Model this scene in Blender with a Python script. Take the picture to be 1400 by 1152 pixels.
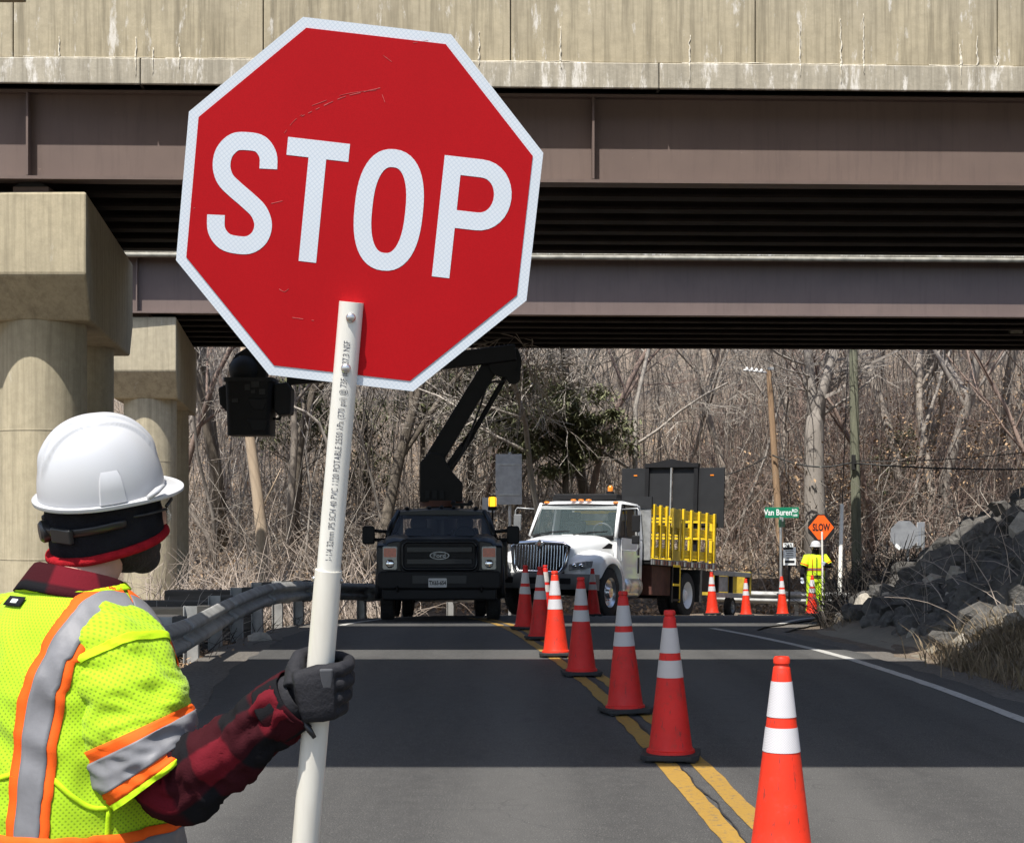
import bpy, bmesh, math, random
from mathutils import Vector, Matrix, noise
R = math.radians
V = Vector
for o in list(bpy.data.objects): bpy.data.objects.remove(o)
scene = bpy.context.scene
COL = scene.collection
# ------------------------------------------------------------------ camera, sky, sun, exposure
FPX, HC, YH = 2200.0, 1.61, 680.0           # focal length in photograph pixels, eye height, horizon row
cam_data = bpy.data.cameras.new('camera')
cam = bpy.data.objects.new('camera', cam_data); COL.objects.link(cam)
cam_data.sensor_fit = 'HORIZONTAL'; cam_data.sensor_width = 36.0
cam_data.lens = 36.0 * FPX / 1400.0
cam_data.shift_y = (YH - 576.0) / 1400.0
cam_data.clip_start = 0.05; cam_data.clip_end = 2000
cam.location = (0, 0, HC); cam.rotation_euler = (R(90), 0, 0)
scene.camera = cam
SUN_EL, SUN_AZ = R(62.3), R(25)             # height of the sun; azimuth left of straight behind the camera
sun_dir = V((-math.sin(SUN_AZ) * math.cos(SUN_EL), -math.cos(SUN_AZ) * math.cos(SUN_EL), math.sin(SUN_EL)))
world = bpy.data.worlds.new('World'); scene.world = world; world.use_nodes = True
wn = world.node_tree.nodes; wl = world.node_tree.links
sky = wn.new('ShaderNodeTexSky'); sky.sky_type = 'NISHITA'; sky.sun_disc = False
sky.sun_elevation = SUN_EL; sky.sun_rotation = math.atan2(sun_dir.x, sun_dir.y)
sky.air_density = 1.0; sky.dust_density = 1.5; sky.ozone_density = 1.0
wl.new(sky.outputs[0], wn['Background'].inputs[0]); wn['Background'].inputs[1].default_value = 0.15
sun_data = bpy.data.lights.new('sun', 'SUN'); sun_data.energy = 5.0; sun_data.angle = R(0.5); sun_data.color = (1.0, 0.955, 0.88)
sun = bpy.data.objects.new('sun', sun_data); COL.objects.link(sun)
sun.rotation_euler = sun_dir.to_track_quat('Z', 'Y').to_euler(); sun.location = sun_dir * 60
vs = scene.view_settings
vs.view_transform = 'Standard'; vs.look = 'None'; vs.exposure = 0.55; vs.gamma = 1.0; vs.use_curve_mapping = False
scene.cycles.max_bounces = 6; scene.cycles.transparent_max_bounces = 8
scene.cycles.use_denoising = True

# ------------------------------------------------------------------ helpers
def P(px, py, Y):                            # photograph pixel at distance Y -> world point
    return V(((px - 700.0) / FPX * Y, Y, HC - (py - YH) / FPX * Y))
def lerp(a, b, t): return a + (b - a) * t
def interp(pts, x):
    if x <= pts[0][0]: return pts[0][1]
    for (x0, y0), (x1, y1) in zip(pts, pts[1:]):
        if x <= x1: return y0 + (y1 - y0) * (x - x0) / (x1 - x0)
    return pts[-1][1]
def sstep(a, b, x):
    t = min(1.0, max(0.0, (x - a) / (b - a))); return t * t * (3 - 2 * t)
def frame_of(d):
    d = d.normalized(); u = V((0, 0, 1)) if abs(d.z) < 0.95 else V((1, 0, 0))
    a = u.cross(d).normalized(); return a, d.cross(a).normalized()
def catmull(pts, n=6):
    out = []; L = len(pts)
    for i in range(L - 1):
        p0, p1, p2, p3 = pts[max(i - 1, 0)], pts[i], pts[i + 1], pts[min(i + 2, L - 1)]
        for k in range(n):
            t = k / n
            out.append(tuple(0.5 * ((2 * b) + (-a + c) * t + (2 * a - 5 * b + 4 * c - d) * t * t + (-a + 3 * b - 3 * c + d) * t ** 3)
                             for a, b, c, d in zip(p0, p1, p2, p3)))
    out.append(tuple(pts[-1])); return out

class MB:
    def __init__(s): s.v = []; s.f = []; s.uv = None
    def add(s, vs_, fs):
        o = len(s.v); s.v.extend([tuple(p) for p in vs_]); s.f.extend([tuple(i + o for i in f) for f in fs]); return s
    def box(s, c, d, rot=None, taper=None):
        x, y, z = d[0] / 2, d[1] / 2, d[2] / 2
        tx, ty = taper or (1, 1)
        p = [V((-x, -y, -z)), V((x, -y, -z)), V((x, y, -z)), V((-x, y, -z)), V((-x * tx, -y * ty, z)), V((x * tx, -y * ty, z)), V((x * tx, y * ty, z)), V((-x * tx, y * ty, z))]
        if rot is not None: p = [rot @ q for q in p]
        c = V(c)
        return s.add([q + c for q in p], [(3, 2, 1, 0), (4, 5, 6, 7), (0, 1, 5, 4), (1, 2, 6, 5), (2, 3, 7, 6), (3, 0, 4, 7)])
    def hexa(s, p): return s.add(p, [(3, 2, 1, 0), (4, 5, 6, 7), (0, 1, 5, 4), (1, 2, 6, 5), (2, 3, 7, 6), (3, 0, 4, 7)])
    def prism(s, pts, vec):
        n = len(pts); vec = V(vec); pts = [V(p) for p in pts]
        nrm = V((0, 0, 0))
        for i in range(n): nrm += pts[i].cross(pts[(i + 1) % n])
        if nrm.dot(vec) < 0: pts = pts[::-1]
        return s.add(pts + [p + vec for p in pts], [tuple(range(n - 1, -1, -1)), tuple(range(n, 2 * n))] + [(i, (i + 1) % n, n + (i + 1) % n, n + i) for i in range(n)])
    def tube(s, pts, rad, n=8, cap=True, flat=None):
        pts = [V(p) for p in pts]; L = len(pts)
        if not hasattr(rad, '__len__'): rad = [rad] * L
        o = len(s.v); a = None; vs_ = []
        for i, p in enumerate(pts):
            d = (pts[min(i + 1, L - 1)] - pts[max(i - 1, 0)])
            if d.length < 1e-9: d = V((0, 0, 1))
            d.normalize()
            if a is None: a, b = frame_of(d)
            else:
                a = (a - d * a.dot(d)); a = a.normalized() if a.length > 1e-6 else frame_of(d)[0]; b = d.cross(a)
            r = rad[i]; ra, rb = r if hasattr(r, '__len__') else (r, r)
            for k in range(n):
                t = 2 * math.pi * k / n
                vs_.append(p + a * (math.cos(t) * ra) + b * (math.sin(t) * rb))
        fs = [(i * n + k, i * n + (k + 1) % n, (i + 1) * n + (k + 1) % n, (i + 1) * n + k) for i in range(L - 1) for k in range(n)]
        if cap: fs += [tuple(range(n - 1, -1, -1)), tuple((L - 1) * n + k for k in range(n))]
        return s.add(vs_, fs)
    def cyl(s, p0, p1, r0, r1=None, n=16): return s.tube([p0, p1], [r0, r0 if r1 is None else r1], n)
    def rings(s, rings, closed=True, cap0=True, cap1=True):
        n = len(rings[0]); L = len(rings); fs = []
        for i in range(L - 1):
            for k in range(n if closed else n - 1):
                fs.append((i * n + k, i * n + (k + 1) % n, (i + 1) * n + (k + 1) % n, (i + 1) * n + k))
        if cap0: fs.append(tuple(range(n - 1, -1, -1)))
        if cap1: fs.append(tuple((L - 1) * n + k for k in range(n)))
        return s.add([p for r in rings for p in r], fs)
    def lathe(s, prof, c=(0, 0, 0), n=24, rot=None, cap=True):
        c = V(c); rg = []
        for r, z in prof:
            ring = [V((r * math.cos(2 * math.pi * k / n), r * math.sin(2 * math.pi * k / n), z)) for k in range(n)]
            rg.append([(rot @ p if rot is not None else p) + c for p in ring])
        return s.rings(rg, True, cap, cap)
    def ell(s, c, r, nu=16, nv=10, rot=None):
        c = V(c); rg = []
        for j in range(nv + 1):
            t = math.pi * (j / nv) - math.pi / 2; q = max(math.cos(t), 0.02)
            ring = [V((r[0] * q * math.cos(2 * math.pi * k / nu), r[1] * q * math.sin(2 * math.pi * k / nu), r[2] * math.sin(t))) for k in range(nu)]
            rg.append([(rot @ p if rot is not None else p) + c for p in ring])
        return s.rings(rg)
    def ribbon(s, path, t, z0, z1, closed=False):      # flat stroke in the local xz plane, from y=z0 to y=z1 (front = more negative)
        n = len(path); L_, R_ = [], []
        for i in range(n):
            a = path[(i - 1) % n] if closed or i else path[i]; b = path[(i + 1) % n] if closed or i < n - 1 else path[i]
            dx, dz = b[0] - a[0], b[1] - a[1]; l = math.hypot(dx, dz) or 1
            nx, nz = -dz / l * t / 2, dx / l * t / 2
            L_.append((path[i][0] + nx, path[i][1] + nz)); R_.append((path[i][0] - nx, path[i][1] - nz))
        m = n if closed else n - 1
        for i in range(m):
            j = (i + 1) % n
            q = [L_[i], L_[j], R_[j], R_[i]]
            s.add([(x, z0, z) for x, z in q] + [(x, z1, z) for x, z in q], [(0, 1, 2, 3), (7, 6, 5, 4), (0, 4, 5, 1), (3, 2, 6, 7)])
        return s
    def mesh(s, name, mat=None, smooth=None):
        me = bpy.data.meshes.new(name); me.from_pydata(s.v, [], s.f)
        if mat: me.materials.append(mat)
        if s.uv is not None:
            ul = me.uv_layers.new(name='UVMap')
            for lp in me.loops: ul.data[lp.index].uv = s.uv[lp.vertex_index]
        if smooth is not None and smooth is not False:
            me.polygons.foreach_set('use_smooth', [True] * len(me.polygons))
            if smooth is not True: me.set_sharp_from_angle(angle=R(smooth))
        me.update(); return me
    def build(s, name, mat, parent=None, smooth=None, bevel=0, seg=2, loc=None):
        return link(name, s.mesh(name, mat, smooth), parent, bevel, seg, loc)
def link(name, me, parent=None, bevel=0, seg=2, loc=None):
    o = bpy.data.objects.new(name, me); COL.objects.link(o)
    if parent is not None: o.parent = parent
    if loc is not None: o.location = loc
    if bevel:
        b = o.modifiers.new('bevel', 'BEVEL'); b.width = bevel; b.segments = seg; b.limit_method = 'ANGLE'; b.angle_limit = R(40); b.harden_normals = False
    return o
def grid_uv(func, nu, nv, thick=0.0):                # func(u,v)->point, open sheet with uv
    m = MB(); m.uv = []
    for j in range(nv + 1):
        for i in range(nu + 1):
            p, uv = func(i / nu, j / nv); m.v.append(tuple(p)); m.uv.append(uv)
    W = nu + 1
    for j in range(nv):
        for i in range(nu): m.f.append((j * W + i, j * W + i + 1, (j + 1) * W + i + 1, (j + 1) * W + i))
    return m
def tag(o, label=None, cat=None, group=None, kind=None):
    if label: o['label'] = label
    if cat: o['category'] = cat
    if group: o['group'] = group
    if kind: o['kind'] = kind
    return o
def empty(name, loc=(0, 0, 0), rz=0.0, label=None, cat=None, group=None):
    o = bpy.data.objects.new(name, None); COL.objects.link(o); o.location = loc; o.rotation_euler = (0, 0, rz)
    o.empty_display_size = 0.2
    return tag(o, label, cat, group)
def copy_tree(o, parent=None):
    c = o.copy(); COL.objects.link(c); c.parent = parent
    for ch in list(o.children): copy_tree(ch, c)
    return c
_font_cache = {}
def text_mesh(s, size=1.0, sx=1.0, extrude=0.0, align='CENTER', bold=0.0):
    cu = bpy.data.curves.new('txt', 'FONT'); cu.body = s; cu.size = size; cu.align_x = align; cu.align_y = 'CENTER'; cu.extrude = extrude; cu.offset = bold; cu.resolution_u = 3
    o = bpy.data.objects.new('txt', cu); COL.objects.link(o); bpy.context.view_layer.update()
    me = bpy.data.meshes.new_from_object(o.evaluated_get(bpy.context.evaluated_depsgraph_get()))
    bpy.data.objects.remove(o); bpy.data.curves.remove(cu)
    for v in me.vertices: v.co.x *= sx
    return me
def text_obj(name, s, mat, parent, M4, size=1.0, sx=1.0, extrude=0.001, bold=0.0):
    me = text_mesh(s, size, sx, extrude, bold=bold); me.materials.clear(); me.materials.append(mat); me.transform(M4)
    return link(name, me, parent)
def rrect(w, h, r, n=5, cy=0.0, cz=0.0):             # rounded rectangle outline (y,z)
    pts = []
    for sx, sy, a0 in ((1, 1, 0), (-1, 1, 90), (-1, -1, 180), (1, -1, 270)):
        for k in range(n + 1):
            a = R(a0 + 90 * k / n); pts.append((cy + sx * (w / 2 - r) + r * math.cos(a), cz + sy * (h / 2 - r) + r * math.sin(a)))
    return pts

# ------------------------------------------------------------------ materials
def new_mat(name):
    m = bpy.data.materials.new(name); m.use_nodes = True
    nt = m.node_tree; return m, nt, nt.nodes['Principled BSDF']
def N(nt, t, **kw):
    n = nt.nodes.new(t)
    for k, v in kw.items():
        if k.startswith('i_'):
            key = k[2:]; key = int(key) if key.isdigit() else key.replace('_', ' ')
            n.inputs[key].default_value = v
        else: setattr(n, k, v)
    return n
def ramp(nt, fac, stops, interp_='LINEAR'):
    r = nt.nodes.new('ShaderNodeValToRGB'); r.color_ramp.interpolation = interp_
    el = r.color_ramp.elements
    while len(el) < len(stops): el.new(0.5)
    for e, (p, c) in zip(el, stops):
        e.position = p; e.color = (c, c, c, 1) if not hasattr(c, '__len__') else (*c, 1)
    nt.links.new(fac, r.inputs[0]); return r.outputs[0]
def mixc(nt, fac, a, b, mode='MIX'):
    m = nt.nodes.new('ShaderNodeMix'); m.data_type = 'RGBA'; m.blend_type = mode
    for sock, val in ((m.inputs[0], fac), (m.inputs[6], a), (m.inputs[7], b)):
        if hasattr(val, 'links') or isinstance(val, bpy.types.NodeSocket): nt.links.new(val, sock)
        elif hasattr(val, '__len__'): sock.default_value = (*val[:3], 1)
        else: sock.default_value = val
    return m.outputs[2]
def coord(nt, kind='Object', scale=(1, 1, 1), rot=(0, 0, 0)):
    tc = nt.nodes.new('ShaderNodeTexCoord'); mp = nt.nodes.new('ShaderNodeMapping')
    mp.inputs['Scale'].default_value = scale; mp.inputs['Rotation'].default_value = rot
    nt.links.new(tc.outputs[kind], mp.inputs[0]); return mp.outputs[0]
def geo_pos(nt, scale=(1, 1, 1)):
    g = nt.nodes.new('ShaderNodeNewGeometry'); mp = nt.nodes.new('ShaderNodeMapping'); mp.inputs['Scale'].default_value = scale
    nt.links.new(g.outputs['Position'], mp.inputs[0]); return mp.outputs[0]
def noise_n(nt, vec, scale, detail=4, rough=0.55):
    n = nt.nodes.new('ShaderNodeTexNoise'); n.inputs['Scale'].default_value = scale; n.inputs['Detail'].default_value = detail; n.inputs['Roughness'].default_value = rough
    nt.links.new(vec, n.inputs['Vector']); return n.outputs[0]
def bump(nt, bsdf, h, strength=0.3, dist=0.01):
    b = nt.nodes.new('ShaderNodeBump'); b.inputs['Strength'].default_value = strength; b.inputs['Distance'].default_value = dist
    nt.links.new(h, b.inputs['Height']); nt.links.new(b.outputs[0], bsdf.inputs['Normal'])
def MAT(name, col, rough=0.6, metal=0.0, var=0.15, vscale=6.0, bmp=0.0, bscale=60.0, spec=0.5, coat=0.0, col2=None, trans=0.0, space='Object', stretch=(1, 1, 1), bdist=0.01, rvar=0.0):
    m, nt, b = new_mat(name)
    vec = coord(nt, space, stretch) if space != 'World' else geo_pos(nt, stretch)
    n1 = noise_n(nt, vec, vscale, 5)
    c2 = col2 or tuple(c * (1 - var) for c in col); c1 = tuple(min(1, c * (1 + var * (0 if col2 else 1))) for c in col)
    nt.links.new(mixc(nt, ramp(nt, n1, [(0.3, 0), (0.7, 1)]), c1, c2), b.inputs['Base Color'])
    b.inputs['Roughness'].default_value = rough; b.inputs['Metallic'].default_value = metal
    b.inputs['Specular IOR Level'].default_value = spec; b.inputs['Coat Weight'].default_value = coat
    b.inputs['Transmission Weight'].default_value = trans
    if rvar:
        n3 = noise_n(nt, vec, vscale * 3, 3); nt.links.new(ramp(nt, n3, [(0.3, max(0, rough - rvar)), (0.7, min(1, rough + rvar))]), b.inputs['Roughness'])
    if bmp: bump(nt, b, noise_n(nt, vec, bscale, 4), bmp, bdist)
    return m

def mat_asphalt():
    m, nt, b = new_mat('asphalt'); g = geo_pos(nt)
    fine = noise_n(nt, g, 140, 3, 0.7); med = noise_n(nt, g, 9, 5); big = noise_n(nt, geo_pos(nt, (1.3, 0.10, 1)), 1.5, 5, 0.6)
    c = mixc(nt, ramp(nt, big, [(0.3, 0), (0.7, 1)]), (0.056, 0.055, 0.054), (0.100, 0.098, 0.094))
    c = mixc(nt, ramp(nt, med, [(0.35, 0), (0.75, 0.5)]), c, (0.115, 0.112, 0.107))
    c = mixc(nt, ramp(nt, fine, [(0.42, 0.0), (0.60, 1)]), c, (0.028, 0.028, 0.028))
    v = N(nt, 'ShaderNodeTexVoronoi'); v.inputs['Scale'].default_value = 55; nt.links.new(g, v.inputs['Vector'])
    c = mixc(nt, ramp(nt, v.outputs['Distance'], [(0.06, 0.8), (0.22, 0)]), c, (0.22, 0.215, 0.20))
    # tyre-polished wheel paths along the lanes, and a few oily stains
    sx = N(nt, 'ShaderNodeSeparateXYZ'); wv = noise_n(nt, geo_pos(nt, (0.25, 0.12, 1)), 1.0, 2); nt.links.new(g, sx.inputs[0])
    ph = N(nt, 'ShaderNodeMath', operation='MULTIPLY_ADD'); ph.inputs[1].default_value = 3.6; nt.links.new(sx.outputs[0], ph.inputs[0])
    w2 = N(nt, 'ShaderNodeMath', operation='MULTIPLY'); w2.inputs[1].default_value = 3.0; nt.links.new(wv, w2.inputs[0]); nt.links.new(w2.outputs[0], ph.inputs[2])
    sn = N(nt, 'ShaderNodeMath', operation='SINE'); nt.links.new(ph.outputs[0], sn.inputs[0])
    c = mixc(nt, ramp(nt, sn.outputs[0], [(0.2, 0), (0.95, 0.25)]), c, (0.125, 0.122, 0.116))
    oil = noise_n(nt, geo_pos(nt, (1.0, 0.35, 1)), 1.9, 5, 0.65); c = mixc(nt, ramp(nt, oil, [(0.60, 0), (0.74, 0.6)]), c, (0.038, 0.037, 0.037))
    # thin tar seams and hairline cracks
    vc = N(nt, 'ShaderNodeTexVoronoi', feature='DISTANCE_TO_EDGE'); vc.inputs['Scale'].default_value = 0.55
    wob = N(nt, 'ShaderNodeVectorMath', operation='ADD'); nz = nt.nodes.new('ShaderNodeTexNoise'); nz.inputs['Scale'].default_value = 2.5; nt.links.new(g, nz.inputs['Vector'])
    nt.links.new(g, wob.inputs[0]); nt.links.new(nz.outputs[1], wob.inputs[1]); nt.links.new(wob.outputs[0], vc.inputs['Vector'])
    crack = ramp(nt, vc.outputs['Distance'], [(0.0, 0.4), (0.006, 0)])
    c = mixc(nt, crack, c, (0.03, 0.03, 0.03))
    nt.links.new(c, b.inputs['Base Color']); b.inputs['Roughness'].default_value = 0.88; b.inputs['Specular IOR Level'].default_value = 0.35
    bump(nt, b, fine, 0.55, 0.006); return m
def mat_concrete(name, c1, c2, streak=True, white=0.5, dirt=0.6, vs_=1.0, wth=0.62):
    m, nt, b = new_mat(name); g = geo_pos(nt)
    big = noise_n(nt, g, 1.1 * vs_, 5); med = noise_n(nt, g, 7 * vs_, 5, 0.65); fine = noise_n(nt, g, 70, 3)
    c = mixc(nt, ramp(nt, big, [(0.3, 0), (0.7, 1)]), c1, c2)
    c = mixc(nt, ramp(nt, med, [(0.35, 0.35), (0.6, 0)]), c, tuple(x * 0.55 for x in c1))
    if streak:
        st = noise_n(nt, geo_pos(nt, (3.2, 3.2, 0.16)), 2.2, 6, 0.7)
        c = mixc(nt, ramp(nt, st, [(0.48, 0), (0.68, dirt)]), c, tuple(x * 0.42 for x in c1))
        s2 = noise_n(nt, geo_pos(nt, (14, 14, 0.35)), 1.6, 4, 0.6)
        c = mixc(nt, ramp(nt, s2, [(0.5, 0), (0.75, dirt * 0.8)]), c, tuple(x * 0.45 for x in c1))
        wv = noise_n(nt, geo_pos(nt, (4.5, 4.5, 1.1)), 1.1, 7, 0.75)
        c = mixc(nt, ramp(nt, wv, [(wth, 0), (wth + 0.09, white)]), c, (0.74, 0.72, 0.67))
    c = mixc(nt, ramp(nt, fine, [(0.3, 0.25), (0.6, 0)]), c, tuple(x * 0.6 for x in c1))
    nt.links.new(c, b.inputs['Base Color']); b.inputs['Roughness'].default_value = 0.9; b.inputs['Specular IOR Level'].default_value = 0.25
    bump(nt, b, med, 0.35, 0.012); return m
def mat_plaid():
    m, nt, b = new_mat('plaid_flannel'); uv = coord(nt, 'UV'); sp = N(nt, 'ShaderNodeSeparateXYZ'); nt.links.new(uv, sp.inputs[0])
    def band(o, k):
        a = N(nt, 'ShaderNodeMath', operation='MULTIPLY'); a.inputs[1].default_value = k; nt.links.new(o, a.inputs[0])
        f = N(nt, 'ShaderNodeMath', operation='FRACT'); nt.links.new(a.outputs[0], f.inputs[0])
        return ramp(nt, f.outputs[0], [(0.0, 0), (0.46, 0), (0.5, 1), (0.96, 1), (1.0, 0)])
    A, B = band(sp.outputs[0], 1.0), band(sp.outputs[1], 1.0)
    c = mixc(nt, A, (0.009, 0.0095, 0.011), (0.040, 0.007, 0.010)); c2 = mixc(nt, A, (0.036, 0.0065, 0.009), (0.118, 0.009, 0.015))
    c = mixc(nt, B, c, c2)
    nz = noise_n(nt, coord(nt, 'UV', (18, 18, 18)), 6, 3); c = mixc(nt, ramp(nt, nz, [(0.3, 0.2), (0.7, 0)]), c, (0.02, 0.014, 0.015))
    nt.links.new(c, b.inputs['Base Color']); b.inputs['Roughness'].default_value = 0.95; b.inputs['Specular IOR Level'].default_value = 0.05
    bump(nt, b, noise_n(nt, coord(nt, 'UV'), 40, 3), 0.3, 0.004); return m
def mat_vest():
    m, nt, b = new_mat('lime_vest_mesh'); uv = coord(nt, 'UV'); sp = N(nt, 'ShaderNodeSeparateXYZ'); nt.links.new(uv, sp.inputs[0])
    rot = N(nt, 'ShaderNodeMapping'); rot.inputs['Rotation'].default_value = (0, 0, R(45)); rot.inputs['Scale'].default_value = (135, 135, 1); nt.links.new(uv, rot.inputs[0])
    s2 = N(nt, 'ShaderNodeSeparateXYZ'); nt.links.new(rot.outputs[0], s2.inputs[0])
    outs = []
    for i in (0, 1):
        f = N(nt, 'ShaderNodeMath', operation='FRACT'); nt.links.new(s2.outputs[i], f.inputs[0])
        d = N(nt, 'ShaderNodeMath', operation='SUBTRACT'); nt.links.new(f.outputs[0], d.inputs[0]); d.inputs[1].default_value = 0.5
        q = N(nt, 'ShaderNodeMath', operation='POWER'); ab = N(nt, 'ShaderNodeMath', operation='ABSOLUTE'); nt.links.new(d.outputs[0], ab.inputs[0]); nt.links.new(ab.outputs[0], q.inputs[0]); q.inputs[1].default_value = 2; outs.append(q.outputs[0])
    ad = N(nt, 'ShaderNodeMath', operation='ADD'); nt.links.new(outs[0], ad.inputs[0]); nt.links.new(outs[1], ad.inputs[1])
    hole = ramp(nt, ad.outputs[0], [(0.035, 0.62), (0.085, 0.0)])
    c = mixc(nt, hole, (0.33, 0.53, 0.012), (0.10, 0.165, 0.012))
    nz = noise_n(nt, coord(nt, 'UV'), 7, 3); c = mixc(nt, ramp(nt, nz, [(0.35, 0.25), (0.65, 0)]), c, (0.28, 0.46, 0.010))
    nt.links.new(c, b.inputs['Base Color']); b.inputs['Roughness'].default_value = 0.8; b.inputs['Specular IOR Level'].default_value = 0.2; b.inputs['Sheen Weight'].default_value = 0.1
    inv = N(nt, 'ShaderNodeMath', operation='SUBTRACT'); inv.inputs[0].default_value = 1; nt.links.new(hole, inv.inputs[1])
    bump(nt, b, inv.outputs[0], 0.4, 0.002); return m
def mat_bark(name, c1, c2, sc=3.0):
    m, nt, b = new_mat(name); vec = geo_pos(nt, (3, 3, 0.7)); n1 = noise_n(nt, vec, sc, 6, 0.7)
    oi = N(nt, 'ShaderNodeObjectInfo')
    c = mixc(nt, ramp(nt, n1, [(0.35, 0), (0.65, 1)]), c1, c2)
    c = mixc(nt, ramp(nt, oi.outputs['Random'], [(0, 0), (1, 0.45)]), c, tuple(0.45 * (a + bb) for a, bb in zip(c1, c2)))
    nt.links.new(c, b.inputs['Base Color']); b.inputs['Roughness'].default_value = 0.92; b.inputs['Specular IOR Level'].default_value = 0.15
    bump(nt, b, n1, 0.5, 0.03); return m
def mat_reflective(name, c, c2, scale):                # micro-prismatic sheeting: fine lozenge grid
    m, nt, b = new_mat(name); vec = coord(nt, 'Object', (scale, scale, scale), (0, R(45), 0)); sp = N(nt, 'ShaderNodeSeparateXYZ'); nt.links.new(vec, sp.inputs[0])
    f0 = N(nt, 'ShaderNodeMath', operation='FRACT'); f1 = N(nt, 'ShaderNodeMath', operation='FRACT'); nt.links.new(sp.outputs[0], f0.inputs[0]); nt.links.new(sp.outputs[2], f1.inputs[0])
    mn = N(nt, 'ShaderNodeMath', operation='MINIMUM'); nt.links.new(f0.outputs[0], mn.inputs[0]); nt.links.new(f1.outputs[0], mn.inputs[1])
    c_ = mixc(nt, ramp(nt, mn.outputs[0], [(0.12, 1), (0.2, 0)]), c, c2)
    nz = noise_n(nt, coord(nt, 'Object'), 5, 4); c_ = mixc(nt, ramp(nt, nz, [(0.4, 0.0), (0.8, 0.35)]), c_, tuple(x * 0.8 for x in c))
    nt.links.new(c_, b.inputs['Base Color']); b.inputs['Roughness'].default_value = 0.5; b.inputs['Coat Weight'].default_value = 0.1; b.inputs['Specular IOR Level'].default_value = 0.3; return m
def mat_sign_red():
    m, nt, b = new_mat('sign_red'); o = coord(nt, 'Object'); g = noise_n(nt, o, 420, 2); n = noise_n(nt, o, 4, 5)
    c = mixc(nt, ramp(nt, n, [(0.3, 0), (0.7, 1)]), (0.40, 0.0045, 0.008), (0.355, 0.004, 0.007))
    c = mixc(nt, ramp(nt, g, [(0.4, 0.3), (0.6, 0)]), c, (0.27, 0.003, 0.006))
    sc = noise_n(nt, coord(nt, 'Object', (3, 3, 26), (0, R(28), 0)), 2.2, 3, 0.6); msk = noise_n(nt, o, 6, 2)
    ml = N(nt, 'ShaderNodeMath', operation='MULTIPLY'); nt.links.new(ramp(nt, sc, [(0.715, 0), (0.73, 0.6)]), ml.inputs[0]); nt.links.new(ramp(nt, msk, [(0.55, 0), (0.65, 1)]), ml.inputs[1])
    c = mixc(nt, ml.outputs[0], c, (0.62, 0.22, 0.20))
    nt.links.new(c, b.inputs['Base Color']); b.inputs['Roughness'].default_value = 0.6; b.inputs['Specular IOR Level'].default_value = 0.12; return m
def mat_emit(name, col, s):
    m, nt, b = new_mat(name); b.inputs['Base Color'].default_value = (*col, 1); b.inputs['Emission Color'].default_value = (*col, 1); b.inputs['Emission Strength'].default_value = s; return m
def mat_glass(name, tint, alpha):
    m, nt, b = new_mat(name); b.inputs['Base Color'].default_value = (*tint, 1); b.inputs['Roughness'].default_value = 0.03; b.inputs['Alpha'].default_value = alpha; b.inputs['Specular IOR Level'].default_value = 0.6; return m
def mat_ground():
    m, nt, b = new_mat('woodland_soil'); g = geo_pos(nt); n1 = noise_n(nt, g, 0.5, 6); n2 = noise_n(nt, g, 9, 6, 0.75); n3 = noise_n(nt, g, 45, 3, 0.7)
    c = mixc(nt, ramp(nt, n1, [(0.3, 0), (0.7, 1)]), (0.13, 0.102, 0.078), (0.21, 0.162, 0.118))
    c = mixc(nt, ramp(nt, n2, [(0.45, 0), (0.65, 0.8)]), c, (0.31, 0.24, 0.17)); c = mixc(nt, ramp(nt, n3, [(0.3, 0.7), (0.55, 0)]), c, (0.03, 0.024, 0.02))
    nt.links.new(c, b.inputs['Base Color']); b.inputs['Roughness'].default_value = 0.97; bump(nt, b, n3, 0.9, 0.03); return m
def mat_worn_paint(name, col, base, worn=0.35):
    m, nt, b = new_mat(name); g = geo_pos(nt); n1 = noise_n(nt, g, 24, 5, 0.75); n2 = noise_n(nt, geo_pos(nt, (1, 0.3, 1)), 3, 4); n3 = noise_n(nt, g, 150, 2)
    c = mixc(nt, ramp(nt, n2, [(0.3, 0), (0.7, 1)]), col, tuple(x * 0.8 for x in col))
    c = mixc(nt, ramp(nt, n1, [(0.54, 0), (0.66, worn)]), c, base); c = mixc(nt, ramp(nt, n3, [(0.35, 0.35), (0.55, 0)]), c, tuple(x * 0.55 for x in col))
    nt.links.new(c, b.inputs['Base Color']); b.inputs['Roughness'].default_value = 0.75; bump(nt, b, n3, 0.4, 0.004); return m

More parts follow.
